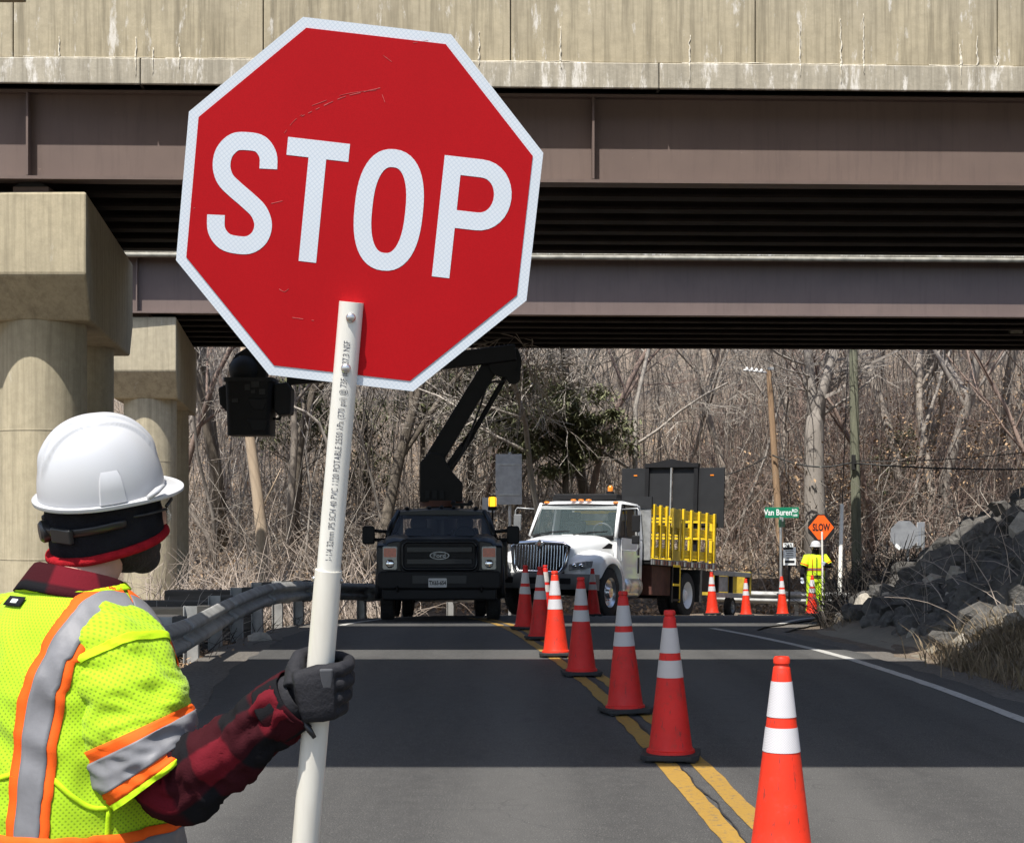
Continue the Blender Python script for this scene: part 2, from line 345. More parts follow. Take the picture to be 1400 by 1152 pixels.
def mat_cone(name, col, rough):
    m, nt, b = new_mat(name); oi = N(nt, 'ShaderNodeObjectInfo'); tc = nt.nodes.new('ShaderNodeTexCoord')
    ad = N(nt, 'ShaderNodeVectorMath', operation='ADD'); nt.links.new(tc.outputs['Object'], ad.inputs[0]); nt.links.new(oi.outputs['Location'], ad.inputs[1])
    n1 = noise_n(nt, ad.outputs[0], 5, 4); n2 = noise_n(nt, ad.outputs[0], 16, 5, 0.75)
    mp = nt.nodes.new('ShaderNodeMapping'); mp.inputs['Scale'].default_value = (30, 30, 5); mp.inputs['Rotation'].default_value = (0.4, 0.2, 0); nt.links.new(ad.outputs[0], mp.inputs[0]); n3 = noise_n(nt, mp.outputs[0], 1.5, 4, 0.7)
    c = mixc(nt, ramp(nt, n1, [(0.3, 0), (0.7, 1)]), col, tuple(x * 0.82 for x in col))
    c = mixc(nt, ramp(nt, n2, [(0.55, 0), (0.72, 0.55)]), c, (0.17, 0.055, 0.04)); c = mixc(nt, ramp(nt, n3, [(0.60, 0), (0.68, 0.7)]), c, (0.08, 0.03, 0.025))
    nt.links.new(c, b.inputs['Base Color']); nt.links.new(ramp(nt, n2, [(0.3, rough - 0.08), (0.7, rough + 0.2)]), b.inputs['Roughness']); b.inputs['Specular IOR Level'].default_value = 0.35
    bump(nt, b, n1, 0.15, 0.02); return m
def mat_steel():
    m, nt, b = new_mat('painted_girder_brown'); g = geo_pos(nt); n1 = noise_n(nt, g, 1.2, 5); st = noise_n(nt, geo_pos(nt, (7, 7, 0.5)), 1.5, 5, 0.7); sp = noise_n(nt, g, 14, 4, 0.7)
    c = mixc(nt, ramp(nt, n1, [(0.3, 0), (0.7, 1)]), (0.172, 0.128, 0.112), (0.145, 0.108, 0.096))
    c = mixc(nt, ramp(nt, st, [(0.5, 0), (0.75, 0.45)]), c, (0.10, 0.075, 0.068)); c = mixc(nt, ramp(nt, sp, [(0.70, 0), (0.75, 0.5)]), c, (0.30, 0.22, 0.18))
    nt.links.new(c, b.inputs['Base Color']); b.inputs['Roughness'].default_value = 0.62; b.inputs['Specular IOR Level'].default_value = 0.3; bump(nt, b, n1, 0.08, 0.05); return m
MT = {}
MT['asphalt'] = mat_asphalt()
MT['ground'] = mat_ground()
MT['parapet'] = mat_concrete('parapet_concrete', (0.49, 0.43, 0.30), (0.41, 0.362, 0.262), True, 0.8, 0.9, 1.0, 0.585)
MT['ledge'] = mat_concrete('ledge_concrete', (0.50, 0.46, 0.37), (0.40, 0.37, 0.30), True, 0.95, 0.85, 2.0, 0.54)
MT['pier'] = mat_concrete('pier_concrete', (0.50, 0.44, 0.31), (0.43, 0.38, 0.275), True, 0.35, 0.55)
MT['gutter'] = mat_concrete('gutter_concrete', (0.27, 0.24, 0.19), (0.21, 0.19, 0.15), False)
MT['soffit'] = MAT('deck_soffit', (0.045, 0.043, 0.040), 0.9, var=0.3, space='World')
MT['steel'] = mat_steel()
MT['steel_shade'] = MAT('shade_dark_inner_girder', (0.030, 0.025, 0.023), 0.8, var=0.3, vscale=1.5, space='World', spec=0.15)  # girder steel taken nearly to black: underside shade put into its colour
MT['pipe'] = MAT('galvanised_pipe', (0.25, 0.235, 0.19), 0.6, 0.0, var=0.35, vscale=5, space='World')
MT['yellow_line'] = mat_worn_paint('yellow_road_paint', (0.36, 0.210, 0.034), (0.085, 0.083, 0.078), 0.9)
MT['white_line'] = mat_worn_paint('white_road_paint', (0.50, 0.49, 0.46), (0.09, 0.088, 0.082), 0.75)
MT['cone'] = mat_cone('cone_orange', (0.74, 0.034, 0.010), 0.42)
MT['cone_shade'] = mat_cone('cone_red_shade', (0.62, 0.016, 0.011), 0.5)  # redder, darker copy: shade put into the colour of cones outside the sun
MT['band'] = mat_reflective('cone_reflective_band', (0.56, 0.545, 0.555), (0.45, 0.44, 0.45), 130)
MT['band_shade'] = mat_reflective('cone_band_shade', (0.50, 0.465, 0.44), (0.40, 0.37, 0.35), 130)
MT['rubber'] = MAT('black_rubber', (0.018, 0.018, 0.019), 0.75, var=0.3, vscale=12, bmp=0.15)
MT['tyre'] = MAT('tyre_rubber', (0.022, 0.021, 0.020), 0.85, var=0.4, vscale=10, bmp=0.2)
MT['white_paint'] = MAT('truck_white_paint', (0.74, 0.75, 0.75), 0.32, var=0.05, vscale=2, coat=0.5)
MT['dark_paint'] = MAT('truck_dark_paint', (0.010, 0.011, 0.014), 0.42, var=0.2, vscale=3, coat=0.12, spec=0.3)
MT['black_trim'] = MAT('black_trim', (0.008, 0.008, 0.009), 0.6, var=0.2, spec=0.3)
MT['grey_trim'] = MAT('grey_bumper_plastic', (0.14, 0.145, 0.15), 0.5, var=0.15)
MT['chrome'] = MAT('chrome', (0.75, 0.75, 0.76), 0.14, 1.0, var=0.05)
MT['alu'] = MAT('polished_aluminium', (0.62, 0.62, 0.62), 0.32, 1.0, var=0.12, bmp=0.03)
MT['galv'] = MAT('galvanised_steel', (0.38, 0.39, 0.39), 0.5, 0.55, var=0.25, vscale=5, rvar=0.12)
MT['rail'] = MAT('weathered_guardrail_steel', (0.31, 0.31, 0.30), 0.6, 0.1, var=0.3, vscale=4, rvar=0.1)
MT['stake_yellow'] = MAT('stake_yellow_paint', (0.74, 0.50, 0.015), 0.48, var=0.12, vscale=5)
MT['stake_worn'] = MAT('worn_olive_yellow', (0.42, 0.30, 0.03), 0.55, var=0.25, vscale=6)
MT['panel'] = MAT('arrow_board_charcoal', (0.017, 0.018, 0.020), 0.65, var=0.15, vscale=3, spec=0.3)
MT['rust'] = MAT('red_brown_toolbox', (0.09, 0.032, 0.022), 0.7, var=0.3)
MT['windshield'] = mat_glass('windshield_glass', (0.10, 0.14, 0.14), 0.32)
MT['tint_glass'] = mat_glass('dark_cab_glass', (0.01, 0.012, 0.012), 0.35)
MT['lens'] = MAT('headlight_lens', (0.22, 0.225, 0.23), 0.12, var=0.3, vscale=20, coat=0.6)
MT['amber'] = MAT('amber_lens', (0.75, 0.22, 0.02), 0.25, var=0.15, coat=0.4)
MT['orange_lens'] = MAT('orange_turn_lens', (0.50, 0.085, 0.03), 0.25, var=0.25, vscale=30, coat=0.4)
MT['beacon'] = mat_emit('lit_amber_beacon', (1.0, 0.50, 0.02), 1.6)
MT['seat'] = MAT('seat_cloth', (0.03, 0.03, 0.032), 0.9)
MT['sign_white'] = mat_reflective('sign_white_sheeting', (0.58, 0.62, 0.655), (0.45, 0.51, 0.57), 170)
MT['sign_red'] = mat_sign_red()
MT['pvc'] = MAT('white_pvc', (0.66, 0.645, 0.585), 0.4, var=0.05, vscale=9, col2=(0.60, 0.58, 0.515), stretch=(6, 6, 0.6))
MT['pvc_low'] = MAT('cream_pvc_sleeve', (0.63, 0.605, 0.53), 0.42, var=0.05, vscale=9, col2=(0.56, 0.53, 0.46), stretch=(6, 6, 0.6))
MT['print'] = MAT('grey_print', (0.10, 0.10, 0.11), 0.7)
MT['screw'] = MAT('screw_metal', (0.55, 0.54, 0.52), 0.3, 0.9)
MT['helmet'] = MAT('white_hard_hat', (0.47, 0.475, 0.485), 0.36, var=0.03, vscale=5, coat=0.15, bmp=0.03, bscale=220, bdist=0.002)
MT['black_cloth'] = MAT('black_knit', (0.013, 0.013, 0.016), 0.95, var=0.3, vscale=20, bmp=0.6, bscale=260, spec=0.1, bdist=0.004)
MT['black_plastic'] = MAT('black_plastic', (0.014, 0.014, 0.015), 0.38, var=0.2)
MT['red_knit'] = MAT('red_knit', (0.27, 0.009, 0.014), 0.95, var=0.25, vscale=60, bmp=0.7, bscale=240, spec=0.1, bdist=0.004)
MT['plaid'] = mat_plaid()
MT['vest'] = mat_vest()
MT['vest_plain'] = MAT('lime_binding', (0.42, 0.65, 0.010), 0.75, var=0.12, vscale=12, spec=0.2, bmp=0.3, bscale=300, bdist=0.002)
MT['orange_tape'] = MAT('orange_trim_tape', (0.74, 0.10, 0.008), 0.75, var=0.08, vscale=20, spec=0.2, bmp=0.25, bscale=400, bdist=0.002)
MT['silver_tape'] = MAT('silver_reflective_tape', (0.16, 0.16, 0.168), 0.55, var=0.2, vscale=9, bmp=0.3, bscale=30, bdist=0.004, spec=0.4)
MT['skin'] = MAT('skin', (0.52, 0.30, 0.21), 0.55, var=0.1, vscale=30, bmp=0.1, bscale=300, bdist=0.002)
MT['hair'] = MAT('dark_hair', (0.016, 0.011, 0.009), 0.7, var=0.5, vscale=80, bmp=1.0, bscale=180, bdist=0.006)
MT['trousers'] = MAT('dark_work_trousers', (0.04, 0.045, 0.06), 0.9, var=0.25, bmp=0.3, bscale=120)
MT['boot'] = MAT('brown_boot_leather', (0.10, 0.055, 0.03), 0.6, var=0.3)
MT['glove'] = MAT('black_glove', (0.013, 0.013, 0.016), 0.78, var=0.3, vscale=25, bmp=0.5, bscale=120, spec=0.3, bdist=0.004)
MT['glove_patch'] = MAT('grey_glove_patch', (0.045, 0.046, 0.05), 0.6, var=0.2)
MT['glove_pale'] = MAT('pale_blue_glove', (0.45, 0.50, 0.58), 0.8)
MT['lime_far'] = MAT('lime_hi_vis_cloth', (0.60, 0.90, 0.012), 0.8, var=0.2, vscale=8, bmp=0.4, bscale=25)
MT['slow_orange'] = MAT('fluorescent_orange_sheeting', (0.95, 0.13, 0.01), 0.5, var=0.06)
MT['sign_black'] = MAT('sign_black', (0.012, 0.012, 0.012), 0.5)
MT['street_green'] = MAT('street_sign_green', (0.005, 0.19, 0.095), 0.45, var=0.08)
MT['sign_text'] = MAT('sign_text_white', (0.82, 0.84, 0.82), 0.45, var=0.04)
MT['sign_back'] = MAT('bare_aluminium_sign_back', (0.30, 0.31, 0.32), 0.5, 0.3, var=0.2, vscale=5)
MT['plate_white'] = MAT('plate_white', (0.5, 0.5, 0.5), 0.5)
MT['wood_pole'] = MAT('orange_brown_pole_wood', (0.33, 0.22, 0.135), 0.9, var=0.3, vscale=3, stretch=(6, 6, 0.5), bmp=0.4, bscale=14)
MT['green_pole'] = MAT('treated_green_pole_wood', (0.17, 0.175, 0.125), 0.9, var=0.3, vscale=3, stretch=(6, 6, 0.5), bmp=0.4, bscale=14)
MT['wire'] = MAT('black_wire', (0.02, 0.02, 0.02), 0.6)
MT['porcelain'] = MAT('porcelain', (0.75, 0.75, 0.74), 0.25)
MT['timber'] = MAT('dark_timber', (0.055, 0.052, 0.048), 0.9, var=0.4, vscale=3, stretch=(0.6, 5, 5), bmp=0.4, bscale=20)
MT['timber_pale'] = MAT('pale_cut_timber', (0.30, 0.25, 0.18), 0.9, var=0.3, vscale=3, stretch=(0.6, 5, 5), bmp=0.4, bscale=20)
MT['rock'] = MAT('dark_riprap_stone', (0.102, 0.097, 0.090), 0.9, var=0.45, vscale=2.5, bmp=0.8, bscale=9, spec=0.25, bdist=0.05)
MT['rock_pale'] = MAT('pale_riprap_stone', (0.36, 0.33, 0.28), 0.9, var=0.25, vscale=2.5, bmp=0.8, bscale=9, spec=0.25, bdist=0.05)
MT['bark_grey'] = mat_bark('bark_grey', (0.20, 0.172, 0.147), (0.37, 0.325, 0.28))
MT['bark_pale'] = mat_bark('bark_pale', (0.25, 0.225, 0.20), (0.40, 0.365, 0.33), 2.0)
MT['bark_tan'] = mat_bark('bark_tan', (0.46, 0.35, 0.25), (0.60, 0.49, 0.37), 2.0)
MT['bark_dark'] = mat_bark('bark_dark', (0.115, 0.097, 0.080), (0.215, 0.185, 0.15))
MT['bark_red'] = mat_bark('bark_reddish', (0.21, 0.155, 0.130), (0.35, 0.265, 0.225))
MT['twig_pale'] = mat_bark('twig_pale', (0.30, 0.27, 0.235), (0.42, 0.385, 0.345))
MT['ever'] = MAT('evergreen_needles', (0.115, 0.130, 0.058), 0.8, var=0.4, vscale=1.2, space='World', col2=(0.19, 0.195, 0.105))
MT['dead_leaf'] = MAT('dead_leaf', (0.42, 0.29, 0.175), 0.9, var=0.4, vscale=2.0, space='World', col2=(0.25, 0.16, 0.095))
MT['dry_grass'] = MAT('dry_grass', (0.26, 0.20, 0.12), 0.9, var=0.4, vscale=3.0, space='World', col2=(0.14, 0.105, 0.068))
MT['brush'] = MAT('brush_stem', (0.30, 0.25, 0.205), 0.95, var=0.4, vscale=0.6, space='World', col2=(0.40, 0.335, 0.285))
MT['brush_dark'] = MAT('dark_brush_stem', (0.035, 0.029, 0.025), 0.95, var=0.4, vscale=2, space='World')
MT['gravel'] = MAT('shoulder_gravel', (0.17, 0.155, 0.135), 0.95, var=0.5, vscale=30, space='World', bmp=1.0, bscale=40, bdist=0.02, col2=(0.07, 0.062, 0.055))
MT['crust'] = MAT('lime_crust', (0.66, 0.62, 0.52), 0.95, var=0.3, vscale=20, space='World', bmp=0.5, bscale=60)
MT['scratch'] = MAT('scuffed_red_sheeting', (0.46, 0.085, 0.08), 0.8, var=0.3, vscale=60)
# ------------------------------------------------------------------ terrain and road
def base(y):
    if y < 9: return 0.0
    if y < 40: return -0.0014 * (y - 9) ** 2
    if y < 46:
        t = (y - 40) / 6.0; return -1.3454 - 0.0868 * 6 * (t - t * t / 2)
    return -1.606
XL = [(-40, -1.9), (0, -2.0), (11.4, -2.3), (16, -2.75), (21, -2.95), (25, -2.9), (29, -2.5), (32.5, -1.5), (36, 0.0), (39, 2.0), (41.2, 5.0), (42, 9.0), (42.6, 24.0)]
XR = [(-40, 4.5), (0, 4.4), (11.8, 4.08), (15.2, 3.96), (18.3, 3.82), (22.8, 3.45), (24, 3.8), (26, 4.6), (28, 5.3), (30, 6.3), (31.5, 9.0), (33, 26.0), (43, 26.0)]
XT = [(0, 5.8), (12, 4.95), (14, 4.62), (16, 4.62), (18.5, 4.80), (20, 4.85), (24, 4.85), (28, 5.7), (30, 6.3), (33, 7.5)]   # toe of the stone bank
def gz(x, y):
    z = base(y)
    xl, xr = interp(XL, y), interp(XR, y)
    xc = min(max(x, xl), xr) if y < 42.6 else x
    off = 0.0
    if y < 42.6:
        if x < xl:
            d = xl - x; off -= 0.05 + min(d, 1.2) * 0.12 + max(0, d - 1.6) * 0.10 * (1 - sstep(30, 44, y))
        elif x > xr: off -= 0.05
        else: off -= 0.05
    bk = sstep(12.5, 17, y) * (1 - sstep(29.0, 32.5, y))
    if bk > 0:
        d = x - interp(XT, y)
        if d > 0: off += bk * 0.60 * min(d, 10.5)
    if -3 < y < 17 and x > interp(XT, y): off += (1 - bk) * 0.25 * min(x - interp(XT, y), 6) * sstep(-3, 6, y)
    if y > 42.6:
        d = y - 42.6; off += 0.02 * min(d, 3) - 0.05 + 0.27 * max(0, d - 9.5) * (1 + 0.25 * sstep(2, 16, x)) - 0.0009 * max(0, d - 9.5) ** 2
    if y < 42.6 and x < xl - 2: off += sstep(33, 42.6, y) * 0.1
    if y > 36 and x > 24: off += 0.25 * (x - 24)
    n = noise.noise(V((x * 0.35, y * 0.35, 0.3))) * 0.22 + noise.noise(V((x * 1.4, y * 1.4, 2.0))) * 0.07
    off += n * (sstep(0.3, 2.0, max(xl - x, x - xr - 0.6)) if y < 42.6 else 1.0)
    return z + off
def build_terrain():
    xs = [-220, -150, -100, -70, -50, -38, -30, -24, -20, -17, -14.5, -12.5, -11] + [-10 + 0.5 * i for i in range(0, 61)] + [21, 22.5, 24, 26, 29, 33, 38, 45, 55, 75, 110, 160, 220]
    ys = [-120, -80, -55, -40, -30, -22, -16, -11, -7, -4] + [-2 + 0.5 * i for i in range(0, 121)] + [59, 60.5, 62, 64, 66, 69, 72, 76, 80, 86, 93, 101, 110, 125, 150, 190, 260]
    m = MB()
    for y in ys:
        for x in xs: m.v.append((x, y, gz(x, y)))
    W = len(xs)
    for j in range(len(ys) - 1):
        for i in range(W - 1): m.f.append((j * W + i, j * W + i + 1, (j + 1) * W + i + 1, (j + 1) * W + i))
    o = m.build('ground', MT['ground'], smooth=True); tag(o, kind='structure')
build_terrain()
def strip(name, xa, xb, y0, y1, dz, mat, step=0.5, cols=1, kind='structure', wob=0.0, parent=None):
    m = MB(); ys = []; y = y0
    while y < y1 - 1e-6: ys.append(y); y += step
    ys.append(y1)
    for yy in ys:
        a, b = xa(yy), xb(yy)
        for c in range(cols + 1):
            x = lerp(a, b, c / cols)
            if wob and c in (0, cols): x += wob * noise.noise(V((yy * 3.1, c * 7.7 + a, 1.0)))
            m.v.append((x, yy, base(yy) + dz))
    W = cols + 1
    for j in range(len(ys) - 1):
        for i in range(cols): m.f.append((j * W + i, j * W + i + 1, (j + 1) * W + i + 1, (j + 1) * W + i))
    o = m.build(name, mat, parent, smooth=True)
    if kind: tag(o, kind=kind)
    return o
road = strip('road', lambda y: interp(XL, y), lambda y: interp(XR, y), -40, 42.6, 0.0, MT['asphalt'], 0.4, 10, wob=0.10)
# gravelly broken edges beside the tarmac
strip('gravel_shoulder', lambda y: interp(XL, y) - 0.55, lambda y: interp(XL, y) + 0.06, -10, 34, -0.022, MT['gravel'], 0.3, 1, wob=0.16)
strip('dirt_shoulder', lambda y: interp(XR, y) - 0.06, lambda y: interp(XR, y) + 0.42, -10, 27, -0.022, MT['gravel'], 0.3, 1, wob=0.12)
YL = [(-20, 1.9), (0, 1.38), (5, 1.15), (7.5, 1.035), (9.84, 0.925), (11.7, 0.825), (14.2, 0.675), (16.9, 0.46), (19.2, 0.27), (22.4, 0.02), (26, -0.35), (30, -0.9)]
YLs = catmull(YL, 5)
def yl(y): return interp(YLs, y)
lines = []
for k, dx in enumerate((-0.055, 0.145)):
    o = strip('road_marking', lambda y: yl(y) + dx, lambda y: yl(y) + dx + 0.115, -12, 29, 0.004, MT['yellow_line'], 0.12, 1, wob=0.022)
WLs = catmull([(-20, 3.95), (0, 3.85), (11.8, 3.72), (15.2, 3.63), (18.3, 3.46), (22.8, 2.98), (23.6, 2.88)], 5)
strip('road_marking', lambda y: interp(WLs, y) - 0.055, lambda y: interp(WLs, y) + 0.055, -12, 23.4, 0.004, MT['white_line'], 0.25, 1, wob=0.012)
strip('road_marking', lambda y: interp(XL, y) + 0.26, lambda y: interp(XL, y) + 0.37, 24.5, 41.0, 0.004, MT['white_line'], 0.25, 1, wob=0.012)
def ground_stroke(pts, w, mat, dz=0.004):
    m = MB(); L = []
    for i, (x, y) in enumerate(pts):
        a = pts[max(i - 1, 0)]; b = pts[min(i + 1, len(pts) - 1)]; d = V((b[0] - a[0], b[1] - a[1], 0)).normalized(); n = V((-d.y, d.x, 0)) * w / 2
        for s in (1, -1): L.append((x + n.x * s, y + n.y * s, base(y + n.y * s) + dz))
    m.v = L; m.f = [(2 * i, 2 * i + 2, 2 * i + 3, 2 * i + 1) for i in range(len(pts) - 1)]
    o = m.build('road_marking', mat); tag(o, kind='structure')
ground_stroke(catmull([(3.0, 33.4), (4.2, 34.9), (6.0, 36.0), (9.0, 36.8), (14, 37.2)], 5), 0.13, MT['yellow_line'])
ground_stroke(catmull([(2.9, 33.7), (4.1, 35.2), (5.9, 36.3), (9.0, 37.1), (14, 37.5)], 5), 0.13, MT['yellow_line'])
ground_stroke(catmull([(4.2, 25.2), (5.3, 28.8), (6.4, 30.8), (9.5, 33.0), (15, 34.0)], 6), 0.13, MT['white_line'])

# black tar seam along the yellow lines
MT['tar'] = MAT('black_tar', (0.018, 0.018, 0.019), 0.7)
def tar(pts, w):
    pts = [(x + 0.035 * noise.noise(V((x * 2, y * 2.3, 7))) + 0.012 * noise.noise(V((x * 9, y * 9, 2))), y) for x, y in pts]
    m = MB()
    for i, (x, y) in enumerate(pts):
        a = pts[max(i - 1, 0)]; b = pts[min(i + 1, len(pts) - 1)]; d = V((b[0] - a[0], b[1] - a[1], 0)).normalized(); n = V((-d.y, d.x, 0)) * w * (0.35 + 1.1 * abs(noise.noise(V((x * 3, y * 3, 1)))))
        for s_ in (1, -1): m.v.append((x + n.x * s_, y + n.y * s_, base(y) + 0.0075))
    m.f = [(2 * i, 2 * i + 2, 2 * i + 3, 2 * i + 1) for i in range(len(pts) - 1)]
    tag(m.build('tar_seam', MT['tar']), kind='structure')
tar([(yl(5 + 0.08 * i) + 0.070, 5 + 0.08 * i) for i in range(170)], 0.008)
# paved gutter at the foot of the stone bank
def build_gutter():
    m = MB(); ys = [10 + 0.5 * i for i in range(30)]
    for y in ys:
        x0 = interp(XR, y) + 0.28; x1 = interp(XT, y) + 0.14
        wob = noise.noise(V((y * 1.7, 0, 5))) * 0.10
        for t in (0, 0.35, 0.7, 1.0):
            m.v.append((lerp(x0, x1 + wob, t), y, base(y) + (-0.025, -0.07, -0.02, 0.13)[(0, 0.35, 0.7, 1.0).index(t)]))
    for j in range(len(ys) - 1):
        for i in range(3): m.f.append((j * 4 + i, j * 4 + i + 1, (j + 1) * 4 + i + 1, (j + 1) * 4 + i))
    o = m.build('gutter', MT['gutter'], smooth=True)
    sd = o.modifiers.new('thick', 'SOLIDIFY'); sd.thickness = 0.12; sd.offset = -1
    tag(o, kind='structure')
build_gutter()

# ------------------------------------------------------------------ bridges
def bridge(name, y0, y1, rz, zb, depth, label, x0=-34.0, x1=34.0, overhang=0.37, panel=3.3, px0=0.0, ngird=7, par_h=1.3, ledge_h=0.38, stiff=(), pivot=0.0, two_faces=True):
    """steel girder bridge along local x; y0,y1 are near and far girder faces, zb the girder bottoms"""
    b = empty(name, (pivot, y0, 0), rz, label, 'bridge')
    W = y1 - y0; zt = zb + depth
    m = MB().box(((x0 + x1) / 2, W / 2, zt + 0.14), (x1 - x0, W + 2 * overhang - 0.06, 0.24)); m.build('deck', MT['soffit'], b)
    for i in range(ngird):
        y = W * i / (ngird - 1); m = MB()
        m.box(((x0 + x1) / 2, y + (0.0 if i < ngird - 1 else 0), zb + depth / 2), (x1 - x0, 0.03, depth - 0.06))
        m.box(((x0 + x1) / 2, y, zb + 0.02), (x1 - x0, 0.36, 0.045)); m.box(((x0 + x1) / 2, y, zt - 0.025), (x1 - x0, 0.30, 0.04))
        g = m.build('girder', MT['steel' if i == 0 else 'steel_shade'], b)
        if i == 0:
            for sx in stiff:
                MB().box((sx, -0.10, zb + depth / 2), (0.03, 0.165, depth - 0.10)).build('stiffener', MT['steel'], g)
    # cross frames between the girders
    for k, sx in enumerate(stiff):
        m = MB().box((sx + 0.3, W / 2, zb + depth * 0.3), (0.08, W - 0.05, 0.08)); m.box((sx + 0.3, W / 2, zb + depth * 0.75), (0.08, W - 0.05, 0.08)); m.build('cross_frame', MT['steel_shade'], b)
    for side, yy in ((-1, -overhang), (1, W + overhang)):
        if side == 1 and not two_faces: continue
        zl = zt + 0.02
        if side == 1: par_h = 0.4
        # ledge: the edge of the slab, set forward of the parapet, in long pours
        x = x0; k = 0
        rnd = random.Random(5)
        while x < x1:
            w = min(panel * 2 * rnd.uniform(0.9, 1.1), x1 - x)
            MB().box((x + w / 2, yy - side * 0.12, zl + ledge_h / 2), (w - 0.012, 0.26, ledge_h)).build('ledge', MT['ledge'], b, bevel=0.015); x += w
        m = MB().box(((x0 + x1) / 2, yy - side * 0.16, zl + ledge_h + par_h / 2), (x1 - x0, 0.14, par_h - 0.02)); m.build('parapet_core', MT['soffit'], b)
        x = px0 - math.ceil((px0 - x0) / panel) * panel
        while x < x1:
            MB().box((x + panel / 2, yy - side * 0.13, zl + ledge_h + par_h / 2 + 0.002), (panel - 0.014, 0.22, par_h)).build('parapet_panel', MT['parapet'], b, bevel=0.012); x += panel
    # pale lime crust weeping along the joint between slab edge and parapet
    rc = random.Random(3); x = x0 + 0.5; zz = zt + 0.02 + ledge_h; yy = -overhang - 0.012
    while x < x1 - 1.5:
        L = rc.uniform(1.2, 3.2); m = MB(); n = int(L / 0.07)
        m.tube([(x + i * 0.07, yy + 0.022, zz + 0.008 + 0.012 * noise.noise(V((x + i * 0.21, 0, 1)))) for i in range(n)], [0.006 + 0.007 * abs(noise.noise(V((x + i * 0.3, 5, 1)))) for i in range(n)], 5)
        for k in range(rc.randint(1, 4)):
            xx = x + rc.uniform(0, L); h = rc.uniform(0.10, 0.75) * rc.random() + 0.08; q = int(h / 0.035) + 2
            m.tube([(xx + 0.02 * noise.noise(V((xx, i * 0.5, 2))), yy + 0.024, zz + h * i / q) for i in range(q + 1)], [0.016 * (1 - i / (q + 0.6)) * (0.5 + abs(noise.noise(V((xx, i * 0.9, 4))))) + 0.003 for i in range(q + 1)], 5)
            if rc.random() < 0.6: h2 = rc.uniform(0.08, 0.3); m.tube([(xx + 0.012 * noise.noise(V((xx, i * 0.7, 9))), yy - 0.006, zz - h2 * i / 6) for i in range(7)], [0.010, 0.009, 0.008, 0.007, 0.006, 0.004, 0.002], 5)
        m.build('lime_crust', MT['crust'], b, smooth=True); x += L + rc.uniform(0.0, 1.2)
    return b
ZB1 = 1.61 + (680 - 252) / FPX * 22.7
dep1 = (252 - 131) / FPX * 22.7
# stiffeners seen at px 48 and 810 ; parapet joints at px 697 and 1035
s1 = [(48 - 700) / FPX * 22.7, (810 - 700) / FPX * 22.7]
sp1 = s1[1] - s1[0]
bridge('bridge', 22.7, 28.9, R(2.0), ZB1, dep1, 'concrete and brown steel girder bridge with pale panelled parapet over the road', px0=(697 - 700) / FPX * 22.4, panel=3.42,
       stiff=[s1[0] + sp1 * k for k in range(-3, 5)], par_h=1.55, ledge_h=0.36)
D2 = 40.0
ZB2 = 1.61 + (680 - 431) / FPX * D2
s2 = [(193 - 700) / FPX * D2, (193 - 700) / FPX * D2 + 13]
bridge('bridge', D2, 48.6, R(2.4), ZB2, 1.42, 'brown steel girder bridge behind the nearer bridge, only its girders showing', stiff=[s2[0] - 11, s2[0], s2[0] + 26], overhang=0.46, panel=3.6, par_h=1.1, x0=-44, x1=44)
# long pale drain pipe slung under the edge of the far bridge
pm = MB(); pm.tube([(-13.5, -0.44, 0), (30, -0.44, 0)], 0.06, 10)
for k in range(10): pm.box((-12 + 4 * k, -0.3, 0.0), (0.05, 0.30, 0.04))
po = pm.build('drain_pipe', MT['pipe'], smooth=40, loc=(0, D2, 1.61 + (680 - 350) / FPX * 39.38)); po.rotation_euler = (0, 0, R(2.4))
tag(po, 'long pale drain pipe slung along the far bridge above its girder', 'pipe')
# small junction box hanging on the far bridge girder
jb = MB().box((0, 0, 0), (0.34, 0.3, 0.42)); jb.box((0, 0, 0.25), (0.1, 0.1, 0.2)); jb.box((0, -0.16, 0), (0.24, 0.03, 0.30))
jo = jb.build('junction_box', MT['pipe'], bevel=0.01, loc=P(1388, 446, 44.8)); tag(jo, 'small grey junction box hung beneath the far bridge girders', 'junction box')

# two unseen overpass decks, added and sized to throw the road's two shade bands
def unseen_flyover(ya, yb, za, zb, label, x0=-75, cols=(-26, 22)):
    xm, xw = (x0 + 75) / 2, 75 - x0
    b = empty('unseen_flyover', (0, 0, 0), 0, label, 'bridge')
    MB().box((xm, (ya + yb) / 2, za + 0.95), (xw, yb - ya - 0.5, 0.3)).build('deck', MT['soffit'], b)
    for y in (ya + 0.5, (ya + yb) / 2, yb - 0.5):
        MB().box((xm, y, za + 0.41), (xw, 0.4, 0.78)).build('girder', MT['steel'], b)
    for y in (ya + 0.15, yb - 0.15):
        MB().box((xm, y, (za + zb) / 2), (xw, 0.3, zb - za)).build('parapet', MT['parapet'], b)
    for x in cols:
        MB().lathe([(0.55, gz(x, (ya + yb) / 2) - 0.3), (0.55, za - 0.8)], (x, (ya + yb) / 2, 0), 20).build('column', MT['pier'], b, smooth=40)
        MB().box((x, (ya + yb) / 2, za - 0.42), (1.3, yb - ya - 1, 0.83)).build('pier_cap', MT['pier'], b)
TP = math.tan(SUN_EL) / math.cos(SUN_AZ)
def sh(h): return h / TP
unseen_flyover(9.62 - sh(8.3), 16.9 - sh(9.8), 8.3, 9.8, 'unseen overpass deck added for its shade, the nearer of two')
unseen_flyover(18.35 - sh(8.45), 24.3 - sh(10.0), 8.3, 9.7, 'unseen overpass deck added for its shade, the farther of two', -7.2, (-6.4, 22))

